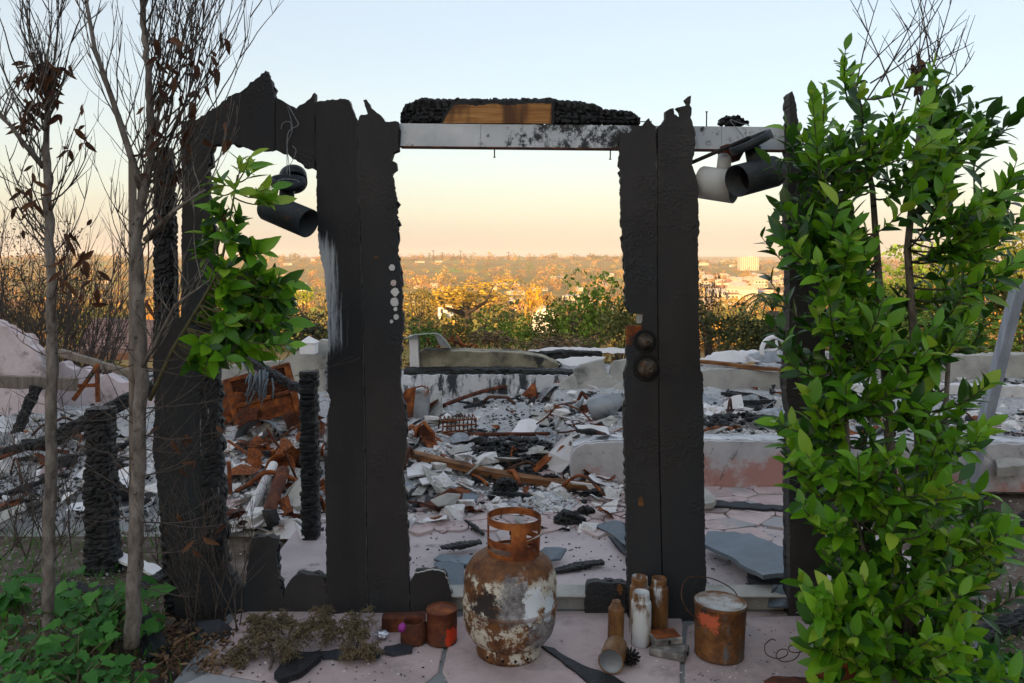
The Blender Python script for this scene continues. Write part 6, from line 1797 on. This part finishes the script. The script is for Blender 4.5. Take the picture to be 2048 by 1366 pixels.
while len(CL) < 330:
    px, py = rr.uniform(1500, 2060), rr.uniform(90, 1400)
    if not inpoly(px, py, ENV): continue
    if float(fbm(np.array([[px / 120., py / 120., 1.3]]), 2, 71)[0]) < (-.06 if px < 1880 else -.3): continue
    if 1575 < px < 1660 and (430 < py < 570 or 640 < py < 800 or 930 < py < 990) and rr.random() < .7: continue
    if px > 1930 and 600 < py < 1000 and rr.random() < .5: continue
    CL.append((px, py, rr.uniform(2.42, 3.0)))
for k in range(30): CL.append((rr.uniform(1840, 2060), rr.uniform(1060, 1380), rr.uniform(2.45, 2.95)))
for k in range(22): CL.append((rr.uniform(1610, 1760), rr.uniform(1150, 1380), rr.uniform(2.4, 2.7)))
for k in range(30): CL.append((rr.uniform(1555, 1720), rr.uniform(230, 470), rr.uniform(2.6, 2.98)))
for k in range(12): CL.append((rr.uniform(1700, 1880), rr.uniform(480, 700), rr.uniform(2.6, 2.9)))
CL += [(1540, 650, 2.8), (1560, 655, 2.8), (1600, 700, 2.75), (1530, 545, 2.9), (1520, 470, 2.9), (1545, 445, 2.85), (1575, 890, 2.7), (1555, 855, 2.75), (1590, 930, 2.7), (1985, 240, 2.8), (2035, 345, 2.8), (2045, 375, 2.75), (2050, 430, 2.8), (1990, 420, 2.8), (2015, 470, 2.75), (2040, 520, 2.8), (2020, 250, 2.8), (2010, 215, 2.8), (2040, 225, 2.8), (1930, 185, 2.8)]
leaves = []; tw = MB()
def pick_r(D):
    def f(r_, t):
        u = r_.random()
        if D > 2.70 and u < .68: return 1  # deeper leaves mostly mature green; this also paints the crown's inner shade
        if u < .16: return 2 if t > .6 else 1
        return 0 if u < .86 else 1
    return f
for px, py, D in CL:
    e = P(px, py, D)
    e.x = (px - 1024) / F * D
    best = min(SP, key=lambda q: (q[0] - e).length + (2.0 if q[0].z > e.z - .06 else 0) + rr.uniform(0, .15))
    a = best[0]
    m_ = a.lerp(e, .55) + Vector((rr.uniform(-.03, .03), rr.uniform(-.03, .03), -.05 - .10 * rr.random()))
    pts = curve3(a, m_, e, 8)
    tw.tube(pts, [.0042, .0038, .0034, .003, .0026, .0022, .0018, .0012], 5)
    L = (e - a).length
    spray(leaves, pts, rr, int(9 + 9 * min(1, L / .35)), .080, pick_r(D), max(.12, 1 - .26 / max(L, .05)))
for k in range(20):                              # bare twigs on top
    a = P(rr.uniform(1690, 1880), rr.uniform(120, 240), rr.uniform(2.75, 2.95))
    e = P(rr.choice([rr.uniform(1660, 1730), rr.uniform(1760, 1900), rr.uniform(1760, 1900), rr.uniform(1900, 1960)]), rr.uniform(-40, 110), 2.85)
    pts = curve3(a, a.lerp(e, .5) + Vector((rr.uniform(-.04, .04), 0, 0)), e, 6)
    tw.tube(pts, [.0032, .0028, .0024, .002, .0016, .001], 5)
    for j in range(3):
        b = pts[2 + j]; f_ = b + Vector((rr.uniform(-.07, .07), rr.uniform(-.03, .03), rr.uniform(.05, .12)))
        tw.tube([b, b.lerp(f_, .5) + Vector((0, 0, .006)), f_], [.0016, .0013, .0008], 4)
part('twigs', tw, m_twig, shrub)
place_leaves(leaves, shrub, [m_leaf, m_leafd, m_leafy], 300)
for k in range(9):
    p = P(rr.uniform(1820, 1850), rr.uniform(100, 170), 2.82)
    inst('dead_leaf', leaf_meshes('dead_leaf', m_dead, GEO[3:4])[0], shrub, p, q_of((rr.uniform(-.5, .5), -.2, -1), (rr.uniform(-1, 1), -1, .2)), .05)

# ------------------------------------------------------------------ the two bare trees on the left
DG = [leafgeo(.36, .5, .45, 1, .05), leafgeo(.30, -.4, .5, 1, .06), leafgeo(.42, .7, .3, 1, .08)]
def grow(mb, p, d, L, r0, rr, depth, up=.25, seg=.035, kids=4, wob=.16, tips=None):
    n_ = max(3, int(L / seg)); pts = [p]; d = Vector(d).normalized()
    for i in range(n_):
        d = (d + Vector((rr.uniform(-wob, wob), rr.uniform(-wob, wob), rr.uniform(-wob, wob) + up * .22))).normalized()
        p = p + d * (L / n_); pts.append(p)
    mb.tube(pts, [max(r0 * (1 - .75 * i / n_), .0007) for i in range(n_ + 1)], 5 if r0 > .004 else 4)
    if tips is not None: tips.append((pts, depth))
    if depth > 0:
        for k in range(kids):
            i = rr.randint(max(1, n_ // 5), n_ - 1)
            ax = (pts[i + 1] - pts[i]).normalized() if i < n_ else d
            s = Vector((rr.uniform(-1, 1), rr.uniform(-.6, .6), rr.uniform(-.1, .9)))
            grow(mb, pts[i], ax * .9 + s * .75, L * rr.uniform(.25, .55), max(r0 * .55, .0011), rr, depth - 1, up, seg, max(2, kids - 1), wob, tips)
def bare_tree(name, label, D, trunk, rads, zones, limbs, seed, ndead, deadbox):
    rr = random.Random(seed)
    w = [P(a, b, D + (c if c else 0)) for a, b, c in trunk]
    b0 = Vector((w[0].x, w[0].y, -.03))
    t = thing(name, label, 'tree', b0)
    def pt(py):
        for i in range(len(trunk) - 1):
            if trunk[i][1] >= py >= trunk[i + 1][1]:
                return w[i].lerp(w[i + 1], (trunk[i][1] - py) / (trunk[i][1] - trunk[i + 1][1]))
        return w[-1]
    # a little knobbly
    mb = MB(); pts = []; rd = []
    for i in range(len(w) - 1):
        for k in range(6):
            pts.append(w[i].lerp(w[i + 1], k / 6) + Vector((rr.uniform(-.004, .004), rr.uniform(-.003, .003), 0))); rd.append(M2(rads[i] + (rads[i + 1] - rads[i]) * k / 6, D) * rr.uniform(.90, 1.10))
    pts.append(w[-1]); rd.append(M2(rads[-1], D))
    mb.tube(pts, rd, 14)
    for k in range(16):                            # knots and broken branch stubs
        i = rr.randrange(3, len(pts) - 3); a = rr.uniform(-3.0, .2); d_ = Vector((math.cos(a), math.sin(a), rr.uniform(.1, .6))).normalized()
        mb.tube([pts[i] + d_ * rd[i] * .6, pts[i] + d_ * rd[i] * rr.uniform(1.1, 2.0)], [rd[i] * .32, rd[i] * .18], 7)
    part('trunk', mb, m_bark, t)
    tips = []
    lm = MB()
    for lb, lr in limbs:
        lw = [P(a, b, D + c) for a, b, c in lb]
        n_ = len(lw)
        lm.tube(lw, [M2(lr * (1 - .6 * i / (n_ - 1)), D) for i in range(n_)], 8)
        for i in range(n_ - 1):
            for k in range(5):
                grow(lm, lw[i].lerp(lw[i + 1], rr.random()), Vector((rr.uniform(-.8, .8), rr.uniform(-.5, .4), 1)), rr.uniform(.12, .40), .0028, rr, 1, .35, .03, 3, .13, tips)
    if limbs: part('limb', lm, m_bark, t)
    tm = MB()
    for (y0, y1, n_, a0, a1, l0, l1, up, r0, kids) in zones:
        for k in range(n_):
            p = pt(rr.uniform(y0, y1)); a = R(rr.uniform(a0, a1))
            d = Vector((math.sin(a), rr.uniform(-.45, .35), math.cos(a)))
            grow(tm, p, d, M2(rr.uniform(l0, l1), D), r0 * rr.uniform(.7, 1.15), rr, 2 if l1 > 240 else 1, up, .03, kids, .12, tips)
    part('twigs', tm, m_twig, t)
    ms = leaf_meshes('dead_leaf', m_dead, DG)
    k = 0; tries = 0
    while k < ndead and tries < 20000:
        tries += 1
        pts, dp = rr.choice(tips); p = rr.choice(pts[1:])
        px, py = 1024 + p.x / p.y * F, HY + (H - p.z) / p.y * F
        if not any(x0 < px < x1 and y0 < py < y1 for x0, x1, y0, y1 in deadbox): continue
        d = Vector((rr.uniform(-.6, .6), rr.uniform(-.5, .2), rr.uniform(-1, -.1)))
        inst('dead_leaf', rr.choice(ms), t, p, q_of(d, (rr.uniform(-1, 1), -1, rr.uniform(-.3, .6))), rr.uniform(.035, .065)); k += 1
    return t, tips
bare_tree('bare_tree', 'slim bare tree with scorched leaves clinging round its top, nearest the pink fallen wall', 2.85,
          [(96, 1286, 0), (98, 1100, 0), (102, 900, 0), (103, 700, 0), (100, 500, 0), (96, 380, 0), (92, 300, 0), (95, 200, 0)], [12, 11.5, 11, 10.5, 9, 8, 7, 4],
          [(190, 330, 17, -38, 38, 180, 330, .35, .0042, 4), (330, 520, 11, -75, -25, 110, 230, .6, .0032, 4), (330, 700, 12, 25, 80, 110, 230, .6, .0032, 4), (700, 1250, 12, 35, 120, 60, 180, .25, .0024, 3), (620, 1200, 10, -120, -40, 60, 150, .3, .0024, 3)],
          [([(88, 335, 0), (50, 290, -.05), (20, 250, -.1), (-20, 215, -.1)], 6)], 3, 120, [(40, 220, 120, 320), (30, 130, 300, 420), (0, 60, 420, 480), (120, 200, 360, 640)])
bt, tips2 = bare_tree('bare_tree', 'forked bare tree with a green sprout and many fine twigs before the burnt wall', 2.80,
          [(265, 1292, 0), (270, 1100, 0), (276, 930, 0), (283, 760, 0), (278, 600, 0), (272, 480, 0), (284, 400, 0), (302, 320, 0), (300, 220, 0), (294, 130, 0), (285, 30, 0), (280, -60, 0)], [15.5, 14, 13, 13.5, 12.5, 11.5, 10, 8.5, 7.5, 6.5, 5.5, 4],
          [(-40, 300, 16, 8, 40, 160, 320, .35, .0036, 4), (200, 640, 26, 24, 66, 260, 480, .40, .0042, 4), (300, 700, 8, -60, -20, 120, 240, .6, .0030, 4), (700, 1200, 17, 40, 112, 120, 330, .16, .0030, 3), (700, 1200, 14, -110, -40, 80, 190, .2, .0026, 3)],
          [([(288, 395, 0), (258, 300, -.03), (225, 200, -.05), (190, 100, -.08), (165, -40, -.1)], 8), ([(280, 740, 0), (310, 690, -.08), (350, 610, -.12), (420, 560, -.15)], 4.5), ([(290, 480, 0), (350, 420, -.05), (410, 380, -.08)], 6)], 4, 80, [(280, 440, 60, 330), (440, 520, 50, 250), (240, 330, 300, 620), (330, 480, 250, 480), (300, 460, 850, 1150)])
# green sprout of the second tree
rr = random.Random(22)
SPR = [(500, 312), (482, 320), (510, 335), (440, 362), (428, 385), (472, 372), (525, 392), (548, 372), (546, 405), (440, 425), (420, 468), (405, 500), (432, 500), (468, 468), (492, 498), (452, 535), (482, 555), (520, 545), (548, 572), (500, 598), (462, 600), (430, 578), (412, 622), (450, 648), (492, 652), (530, 640), (562, 622), (572, 655), (585, 690), (545, 682), (502, 690), (452, 690), (412, 690), (455, 715), (545, 600), (575, 575), (525, 505), (475, 440), (560, 600), (520, 610), (490, 630), (540, 660)]
for k in range(26): SPR.append((rr.uniform(392, 585), rr.uniform(540, 725)))
lv = []; tw = MB(); main = [P(300, 800, 2.80), P(345, 700, 2.78), P(400, 610, 2.75), P(440, 540, 2.74), P(460, 440, 2.76), P(475, 350, 2.78)]
tw.tube(main, [.008, .0075, .0065, .0055, .004, .0025], 7)
ms_ = [main[i].lerp(main[i + 1], k / 6) for i in range(1, 5) for k in range(6)]
for px, py in SPR:
    D = rr.uniform(2.60, 2.86); e = P(px, py, D)
    a = min(ms_, key=lambda q: (q - e).length + (1 if q.z > e.z + .06 else 0))
    pts = curve3(a, a.lerp(e, .5) + Vector((0, 0, -.03)), e, 7)
    tw.tube(pts, [.0032, .003, .0027, .0024, .002, .0016, .001], 5)
    top = py < 420
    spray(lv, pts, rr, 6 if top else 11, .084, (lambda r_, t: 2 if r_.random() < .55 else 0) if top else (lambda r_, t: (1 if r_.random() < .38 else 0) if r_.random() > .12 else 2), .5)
sp_ = part('green_sprout', tw, m_gtwig, bt)
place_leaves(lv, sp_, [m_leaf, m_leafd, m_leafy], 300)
# stake beside the tree
mb = MB().tube([P(268, 1290, 2.90), P(266, 800, 2.90), P(265, 316, 2.90)], [.014, .0145, .0145], 10)
solo('wooden_stake', mb, m_woodg, 'round wooden stake standing behind the forked bare tree', 'stake', P(268, 1290, 2.9))

# ------------------------------------------------------------------ brush behind the ruin
def brush(px, py, D, rw, rh, tint, label, nl=1500, size=.085, seed=1, twigs=26, name='brush_bush', group=None, ground=None, m=None):
    c = P(px, py, D); g0 = ground if ground is not None else float(tz(np.array([c.x]), np.array([c.y]))[0])
    t = thing(name, label, 'bush', (c.x, c.y, g0), group)
    W_, H_ = M2(rw, D), M2(rh, D)
    v, f = leafcloud(nl, size, seed, 12, 1.0)
    v = v * (W_, W_ * .8, H_) / .85 + np.array(c)
    r_ = np.random.default_rng(seed)
    cols = np.repeat(np.array(tint) * r_.uniform(.7, 1.3, (nl, 1)), 4, 0)
    part('foliage', npmesh('foliage', v, f, m or m_wood_far, False, tuple(t.location), cols), None, t, 'stuff')
    rr = random.Random(seed); mb = MB(); b = Vector((c.x, c.y, g0 - .1))
    for k in range(twigs):
        d = Vector((rr.uniform(-.8, .8) * W_, rr.uniform(-.6, .6) * W_, (c.z - g0) + rr.uniform(-.2, 1.15) * H_))
        e = b + d
        m_ = b.lerp(e, .5) + Vector((rr.uniform(-.1, .1) * W_, 0, .05))
        pts = curve3(b, m_, e, 6)
        mb.tube(pts, [.02 * W_, .017 * W_, .013 * W_, .01 * W_, .007 * W_, .004 * W_], 5)
        for j in range(3):
            q = pts[2 + j]; e2 = q + Vector((rr.uniform(-.3, .3) * W_, rr.uniform(-.2, .2) * W_, rr.uniform(.05, .35) * H_))
            mb.tube([q, q.lerp(e2, .5), e2], [.006 * W_, .005 * W_, .003 * W_], 4)
    part('branches', mb, m_twig, t)
GR, OL, BR, LG = (.10, .17, .035), (.13, .14, .045), (.17, .12, .075), (.17, .26, .04)
G1 = 'brush growing along the back of the ruin'
for i, a in enumerate(((855, 672, 13, 46, 24, GR, 'low fresh green bush behind the bent roof sheet'), (918, 668, 12, 30, 34, OL, 'narrow olive bush with upright twigs behind the rusty rods'), (975, 680, 12.5, 48, 20, BR, 'dry brown bush behind the middle of the foundation wall'), (1035, 668, 13.5, 52, 34, LG, 'grassy green bush right of the dry brown bush'), (1105, 655, 13, 46, 46, (.13, .15, .045), 'twiggy olive bush left of the airy green bush'), (1175, 628, 12.5, 66, 72, LG, 'airy bright green bush behind the broken slab'), (1240, 650, 11.5, 52, 56, OL, 'olive bush half hidden behind the lock board'), (1130, 690, 11, 70, 18, BR, 'low dry brush at the foot of the airy green bush'), (1440, 652, 10.5, 62, 46, (.06, .07, .028), 'dense dark olive bush right of the lock board'), (1530, 662, 11, 64, 36, (.065, .075, .03), 'dense dark bush under the palm'), (1415, 600, 12, 26, 60, BR, 'sparse twiggy bush rising beside the lock board'), (500, 652, 13, 62, 40, GR, 'green bush behind the green sprout'), (610, 655, 14, 50, 36, (.07, .08, .05), 'grey green bush behind the white pillar cap'), (700, 660, 13, 50, 40, OL, 'olive bush behind the tall door boards'))):
    sparse = 'sparse' in a[6] or 'airy' in a[6]
    brush(*a, nl=700 if 'sparse' in a[6] else 1500, size=.055 if sparse else .06, seed=200 + i, twigs=40 if sparse or 'twiggy' in a[6] else 24, group=G1)
for i, a in enumerate(((1700, 640, 13, 80, 66, GR, 'rounded green tree behind the left half of the shrub'), (1810, 590, 34, 90, 90, GR, 'tall green tree behind the middle of the shrub'), (1935, 560, 32, 75, 100, (.10, .13, .03), 'green tree with sunlit yellow crown behind the shrub'), (2045, 560, 30, 75, 115, (.10, .12, .03), 'green tree with sunlit crown at the leaning post'), (1880, 670, 11, 120, 44, LG, 'low bright hedge behind the leaning post'))):
    brush(*a, nl=2600, size=.05, seed=230 + i, twigs=14, name='broadleaf_tree', group=None)
# grey bare bush at the far left
rr = random.Random(31); c0 = P(60, 700, 7.4)
t = thing('bare_bush', 'dense grey leafless bush behind the pink fallen wall', 'bush', (c0.x, c0.y, -.03)); mb = MB()
for k in range(80):
    b = Vector((c0.x + rr.uniform(-.5, .7), c0.y + rr.uniform(-.3, .3), 0))
    grow(mb, b, (rr.uniform(-.6, .6), rr.uniform(-.4, .4), 1), rr.uniform(.9, 1.75), .008, rr, 2, .2, .12, 5, .17)
part('branches', mb, m_twig, t)
v, f = leafcloud(3000, .020, 77, 12, 1.0); v = v * (.75, .5, .5) + np.array(P(70, 560, 7.6))
part('leaf_remnants', npmesh('leaf_remnants', v, f, m_wood_far, False, tuple(t.location), np.tile((.13, .125, .075), (len(v), 1))), None, t, 'stuff')
cs = P(40, 960, 3.9); t = thing('dry_shrub', 'small grey leafless shrub on the soil left of the first bare trunk', 'shrub', (cs.x, cs.y, -.03)); mb = MB()
for k in range(26):
    grow(mb, Vector((cs.x + rr.uniform(-.25, .25), cs.y + rr.uniform(-.3, .2), -.03)), (rr.uniform(-.7, .7), rr.uniform(-.5, .5), 1), rr.uniform(.3, .75), .0035, rr, 2, .1, .05, 4, .18)
part('branches', mb, m_twig, t)
cs = P(420, 900, 3.02); mb = MB(); t = thing('dry_shrub', 'fine grey twiggy shrub against the burnt wall beside the left opening', 'shrub', (cs.x, 3.05, 0))
for k in range(16):
    grow(mb, Vector((cs.x + rr.uniform(-.12, .12), 3.05 + rr.uniform(-.06, .06), .0)), (rr.uniform(-.35, .35), rr.uniform(-.3, .1), 1), rr.uniform(.35, .85), .0028, rr, 2, .1, .05, 4, .16)
part('branches', mb, m_twig, t)
# palm
c = P(1545, 622, 12); t = thing('palm', 'small feathery palm with arching fronds behind the corner board', 'palm tree', (c.x, c.y, -.04))
part('trunk', MB().tube([(c.x, c.y, -.1), (c.x + .02, c.y, c.z)], [.11, .08], 10), m_bark, t)
rr = random.Random(3)
for k in range(13):
    a = k * 2.4; L = rr.uniform(.42, .62); d = Vector((math.cos(a), math.sin(a) * .7, 0))
    rib = curve3(c, c + d * L * .45 + Vector((0, 0, L * .95)), c + d * L * 1.15 + Vector((0, 0, rr.uniform(-.25, .15))), 14)
    fm = MB(); fm.tube(rib, .008, 4)
    for i in range(2, 14):
        ax = (rib[i] - rib[i - 1]).normalized(); s = ax.cross(Vector((0, 0, 1))).normalized()
        for sg in (-1, 1):
            for h_ in (0, .5):
                p_ = rib[i].lerp(rib[i - 1], h_); e = p_ + s * sg * .13 * math.sin(math.pi * (i + 1) / 16) + ax * .05 + Vector((0, 0, -.05))
                fm.add([p_ - ax * .008, p_ + ax * .008, e], [(0, 1, 2)])
    part('frond', fm, m_leafd, t)

# ------------------------------------------------------------------ weeds, litter, dried cedar
WG = []
def weedgeo(w, lob, seed):
    rr = random.Random(seed); n_ = 7; V = []; Fs = []
    for i in range(n_ + 1):
        t = i / n_; k = math.sin(math.pi * min(1, t * .92 + .08)) ** .8 * (1 - .35 * t) * (1 + lob * (1 if i % 2 else -1))
        z = -.30 * t * t + .03 * math.sin(t * 9)
        V += [(-w / 2 * k, t - .08 * k, z + .16 * w * k + rr.uniform(-.07, .07)), (0, t, z), (w / 2 * k, t - .08 * k, z + .16 * w * k + rr.uniform(-.07, .07))]
    for i in range(n_):
        o = i * 3; Fs += [(o, o + 1, o + 4, o + 3), (o + 1, o + 2, o + 5, o + 4)]
    return np.array(V), np.array(Fs)
WG = [weedgeo(.75, .16, 1), weedgeo(.9, .22, 2), weedgeo(.62, .10, 3), weedgeo(.5, .12, 4), weedgeo(.8, .2, 5)]
wms = leaf_meshes('leaf', m_weed, WG)
def weed(px, py, n_, size, h, seed, label, grp):
    rr = random.Random(seed); D = gD(py, -.03); b = Vector(((px - 1024) / F * D, D, -.03))
    t = thing('broad_leaf_weed', label, 'weed', b, grp); st = MB()
    for k in range(n_):
        a = k * 2.4 + rr.uniform(-.3, .3); el_ = rr.uniform(.2, 1.2)
        hh = h * rr.uniform(.3, 1.0)
        e = b + Vector((math.cos(a) * hh * .7, math.sin(a) * hh * .7, hh))
        st.tube(curve3(b, b + Vector((0, 0, hh * .6)), e, 5), [.0028, .0025, .0022, .002, .0016], 5)
        d = Vector((math.cos(a), math.sin(a), rr.uniform(-.4, .5)))
        inst('leaf', rr.choice(wms), t, e - d.normalized() * .01, q_of(d, (-math.cos(a) * .3, -.45 - math.sin(a) * .3, 1)), size * rr.uniform(.6, 1.2))
    part('stalks', st, m_gtwig, t)
rr = random.Random(41)
LW = 'broad leaved green weed growing round the feet of the bare trunks'
for i in range(22):
    px = rr.uniform(-20, 300) if i > 4 else rr.uniform(140, 250); py = rr.uniform(1215, 1420)
    weed(px, py, rr.randint(12, 20), rr.uniform(.045, .085), rr.uniform(.06, .19), 300 + i, LW, 'weeds round the bare trunks')
weed(200, 1285, 12, .11, .26, 340, 'tall broad leaved weed between the two bare trunks', None)
weed(225, 1300, 9, .11, .20, 341, 'large leaved weed against the second bare trunk', None)
for i in range(9):
    weed(rr.uniform(1860, 2060), rr.uniform(1330, 1440), 12, .07, rr.uniform(.06, .13), 350 + i, 'broad leaved green weed growing under the leafy shrub', 'weeds under the leafy shrub')
# grass blades on the soil
mb = MB()
for i in range(1500):
    u = rr.random()
    px, py = (rr.uniform(-10, 330), rr.uniform(1060, 1366)) if u < .8 else (rr.uniform(1700, 2050), rr.uniform(1240, 1366))
    if u < .8 and px > 240 and py > 1330: continue
    D = gD(py, -.03); b = Vector(((px - 1024) / F * D, D, -.03)); h = rr.uniform(.02, .07); a = rr.uniform(0, 6.28)
    w = Vector((math.cos(a), math.sin(a), 0)) * .0022; l_ = Vector((rr.uniform(-.5, .5), rr.uniform(-.5, .5), 1)) * h
    mb.add([b - w, b + w, b + l_ * .6 + w * .7, b + l_ * .6 - w * .7, b + l_ * 1.0 + Vector((rr.uniform(-.3, .3), 0, -.1)) * h], [(0, 1, 2, 3), (3, 2, 4)])
for i in range(900):
    b = Vector((rr.choice((rr.uniform(-3.6, -1.1), rr.uniform(1.9, 3.4))), rr.uniform(1.6, 4.1), -.035)); h = rr.uniform(.02, .08); a = rr.uniform(0, 6.28)
    w = Vector((math.cos(a), math.sin(a), 0)) * .0024; l_ = Vector((rr.uniform(-.5, .5), rr.uniform(-.5, .5), 1)) * h
    mb.add([b - w, b + w, b + l_ * .6 + w * .7, b + l_ * .6 - w * .7, b + l_], [(0, 1, 2, 3), (3, 2, 4)])
struct('grass', mb, m_weed, 'stuff')
Vs = []; Fs = []; off = 0
for i in range(900):
    u = rr.random()
    px, py = (rr.uniform(0, 480), rr.uniform(1180, 1366)) if u < .55 else ((rr.uniform(310, 470), rr.uniform(1265, 1350)) if u < .8 else (rr.uniform(1640, 2048), rr.uniform(1150, 1366)))
    D = gD(py, -.02); p = Vector(((px - 1024) / F * D, D, -.012 if px < 330 or px > 1660 else .008))
    gv, gf = DG[rr.randrange(3)]
    q = q_of((rr.uniform(-1, 1), rr.uniform(-1, 1), rr.uniform(-.2, .3)), (rr.uniform(-.5, .5), rr.uniform(-.5, .5), 1))
    Vs.append(gv @ np.array(q.to_matrix()).T * rr.uniform(.015, .045) + np.array(p)); Fs.append(gf + off); off += len(gv)
struct('leaf_litter', npmesh('leaf_litter', np.concatenate(Vs), np.concatenate(Fs), m_litter, True), None, 'stuff')
def cedar(label, tufts, stem, seed):
    rr = random.Random(seed); b = at(*stem[0]); t = thing('dried_cedar_branch', label, 'dried branch', b)
    part('stem', wire([at(a, b_) + Vector((0, 0, .012 + l_)) for a, b_, l_ in stem3(stem)], .006, 'x', None), m_twig, t)
    for px, py, s, D in tufts:
        c = P(px, py, D); mb = MB()
        for k in range(30):
            a = rr.uniform(0, 6.283); o = Vector((rr.uniform(-.45, .45) * s, rr.uniform(-.4, .4) * s, rr.uniform(-.5, .35) * s))
            out = Vector((math.cos(a), math.sin(a) * .8, rr.uniform(-.2, .7))) * s * rr.uniform(.35, .85)
            p0 = c + o; p1 = p0 + out * .6 + Vector((0, 0, s * .10)); p2 = p0 + out + Vector((0, 0, -s * rr.uniform(.0, .5)))
            p2.z = max(p2.z, .006)
            pts = curve3(p0, p1, p2, 7)
            mb.tube(pts, [.0014, .0013, .0012, .0011, .001, .0009, .0007], 3, cap=False)
            for j in range(1, 7):
                for _ in range(4):
                    e = pts[j] + Vector((rr.uniform(-1, 1), rr.uniform(-1, 1), rr.uniform(-1.1, .5))) * rr.uniform(.008, .02)
                    e.z = max(e.z, .004)
                    mb.tube([pts[j], (pts[j] + e) / 2 + Vector((0, 0, .002)), e], [.0011, .0013, .0007], 3, cap=False)
        part('needle_tuft', mb, m_cedar, t)
def stem3(st):
    return [(a, b, 0.0 + .01 * i) for i, (a, b) in enumerate(st)]
cedar('dried brown cedar spray with round tufts lying before the burnt wall', [(535, 1262, .075, 2.86), (500, 1290, .065, 2.80), (560, 1298, .075, 2.76), (475, 1312, .055, 2.76), (520, 1240, .05, 2.92)], [(540, 1345), (545, 1320), (535, 1290), (520, 1275)], 1)
cedar('dried brown cedar spray with small tufts lying behind the round one', [(640, 1232, .06, 2.93), (605, 1262, .06, 2.86), (660, 1262, .06, 2.88), (575, 1240, .05, 2.95)], [(570, 1300), (600, 1280), (640, 1270), (670, 1262)], 2)
cedar('drooping dried cedar tuft standing left of the foil scrap', [(716, 1238, .065, 2.90), (716, 1268, .06, 2.86), (738, 1300, .045, 2.78), (700, 1305, .045, 2.78)], [(705, 1318), (715, 1300), (720, 1280)], 3)
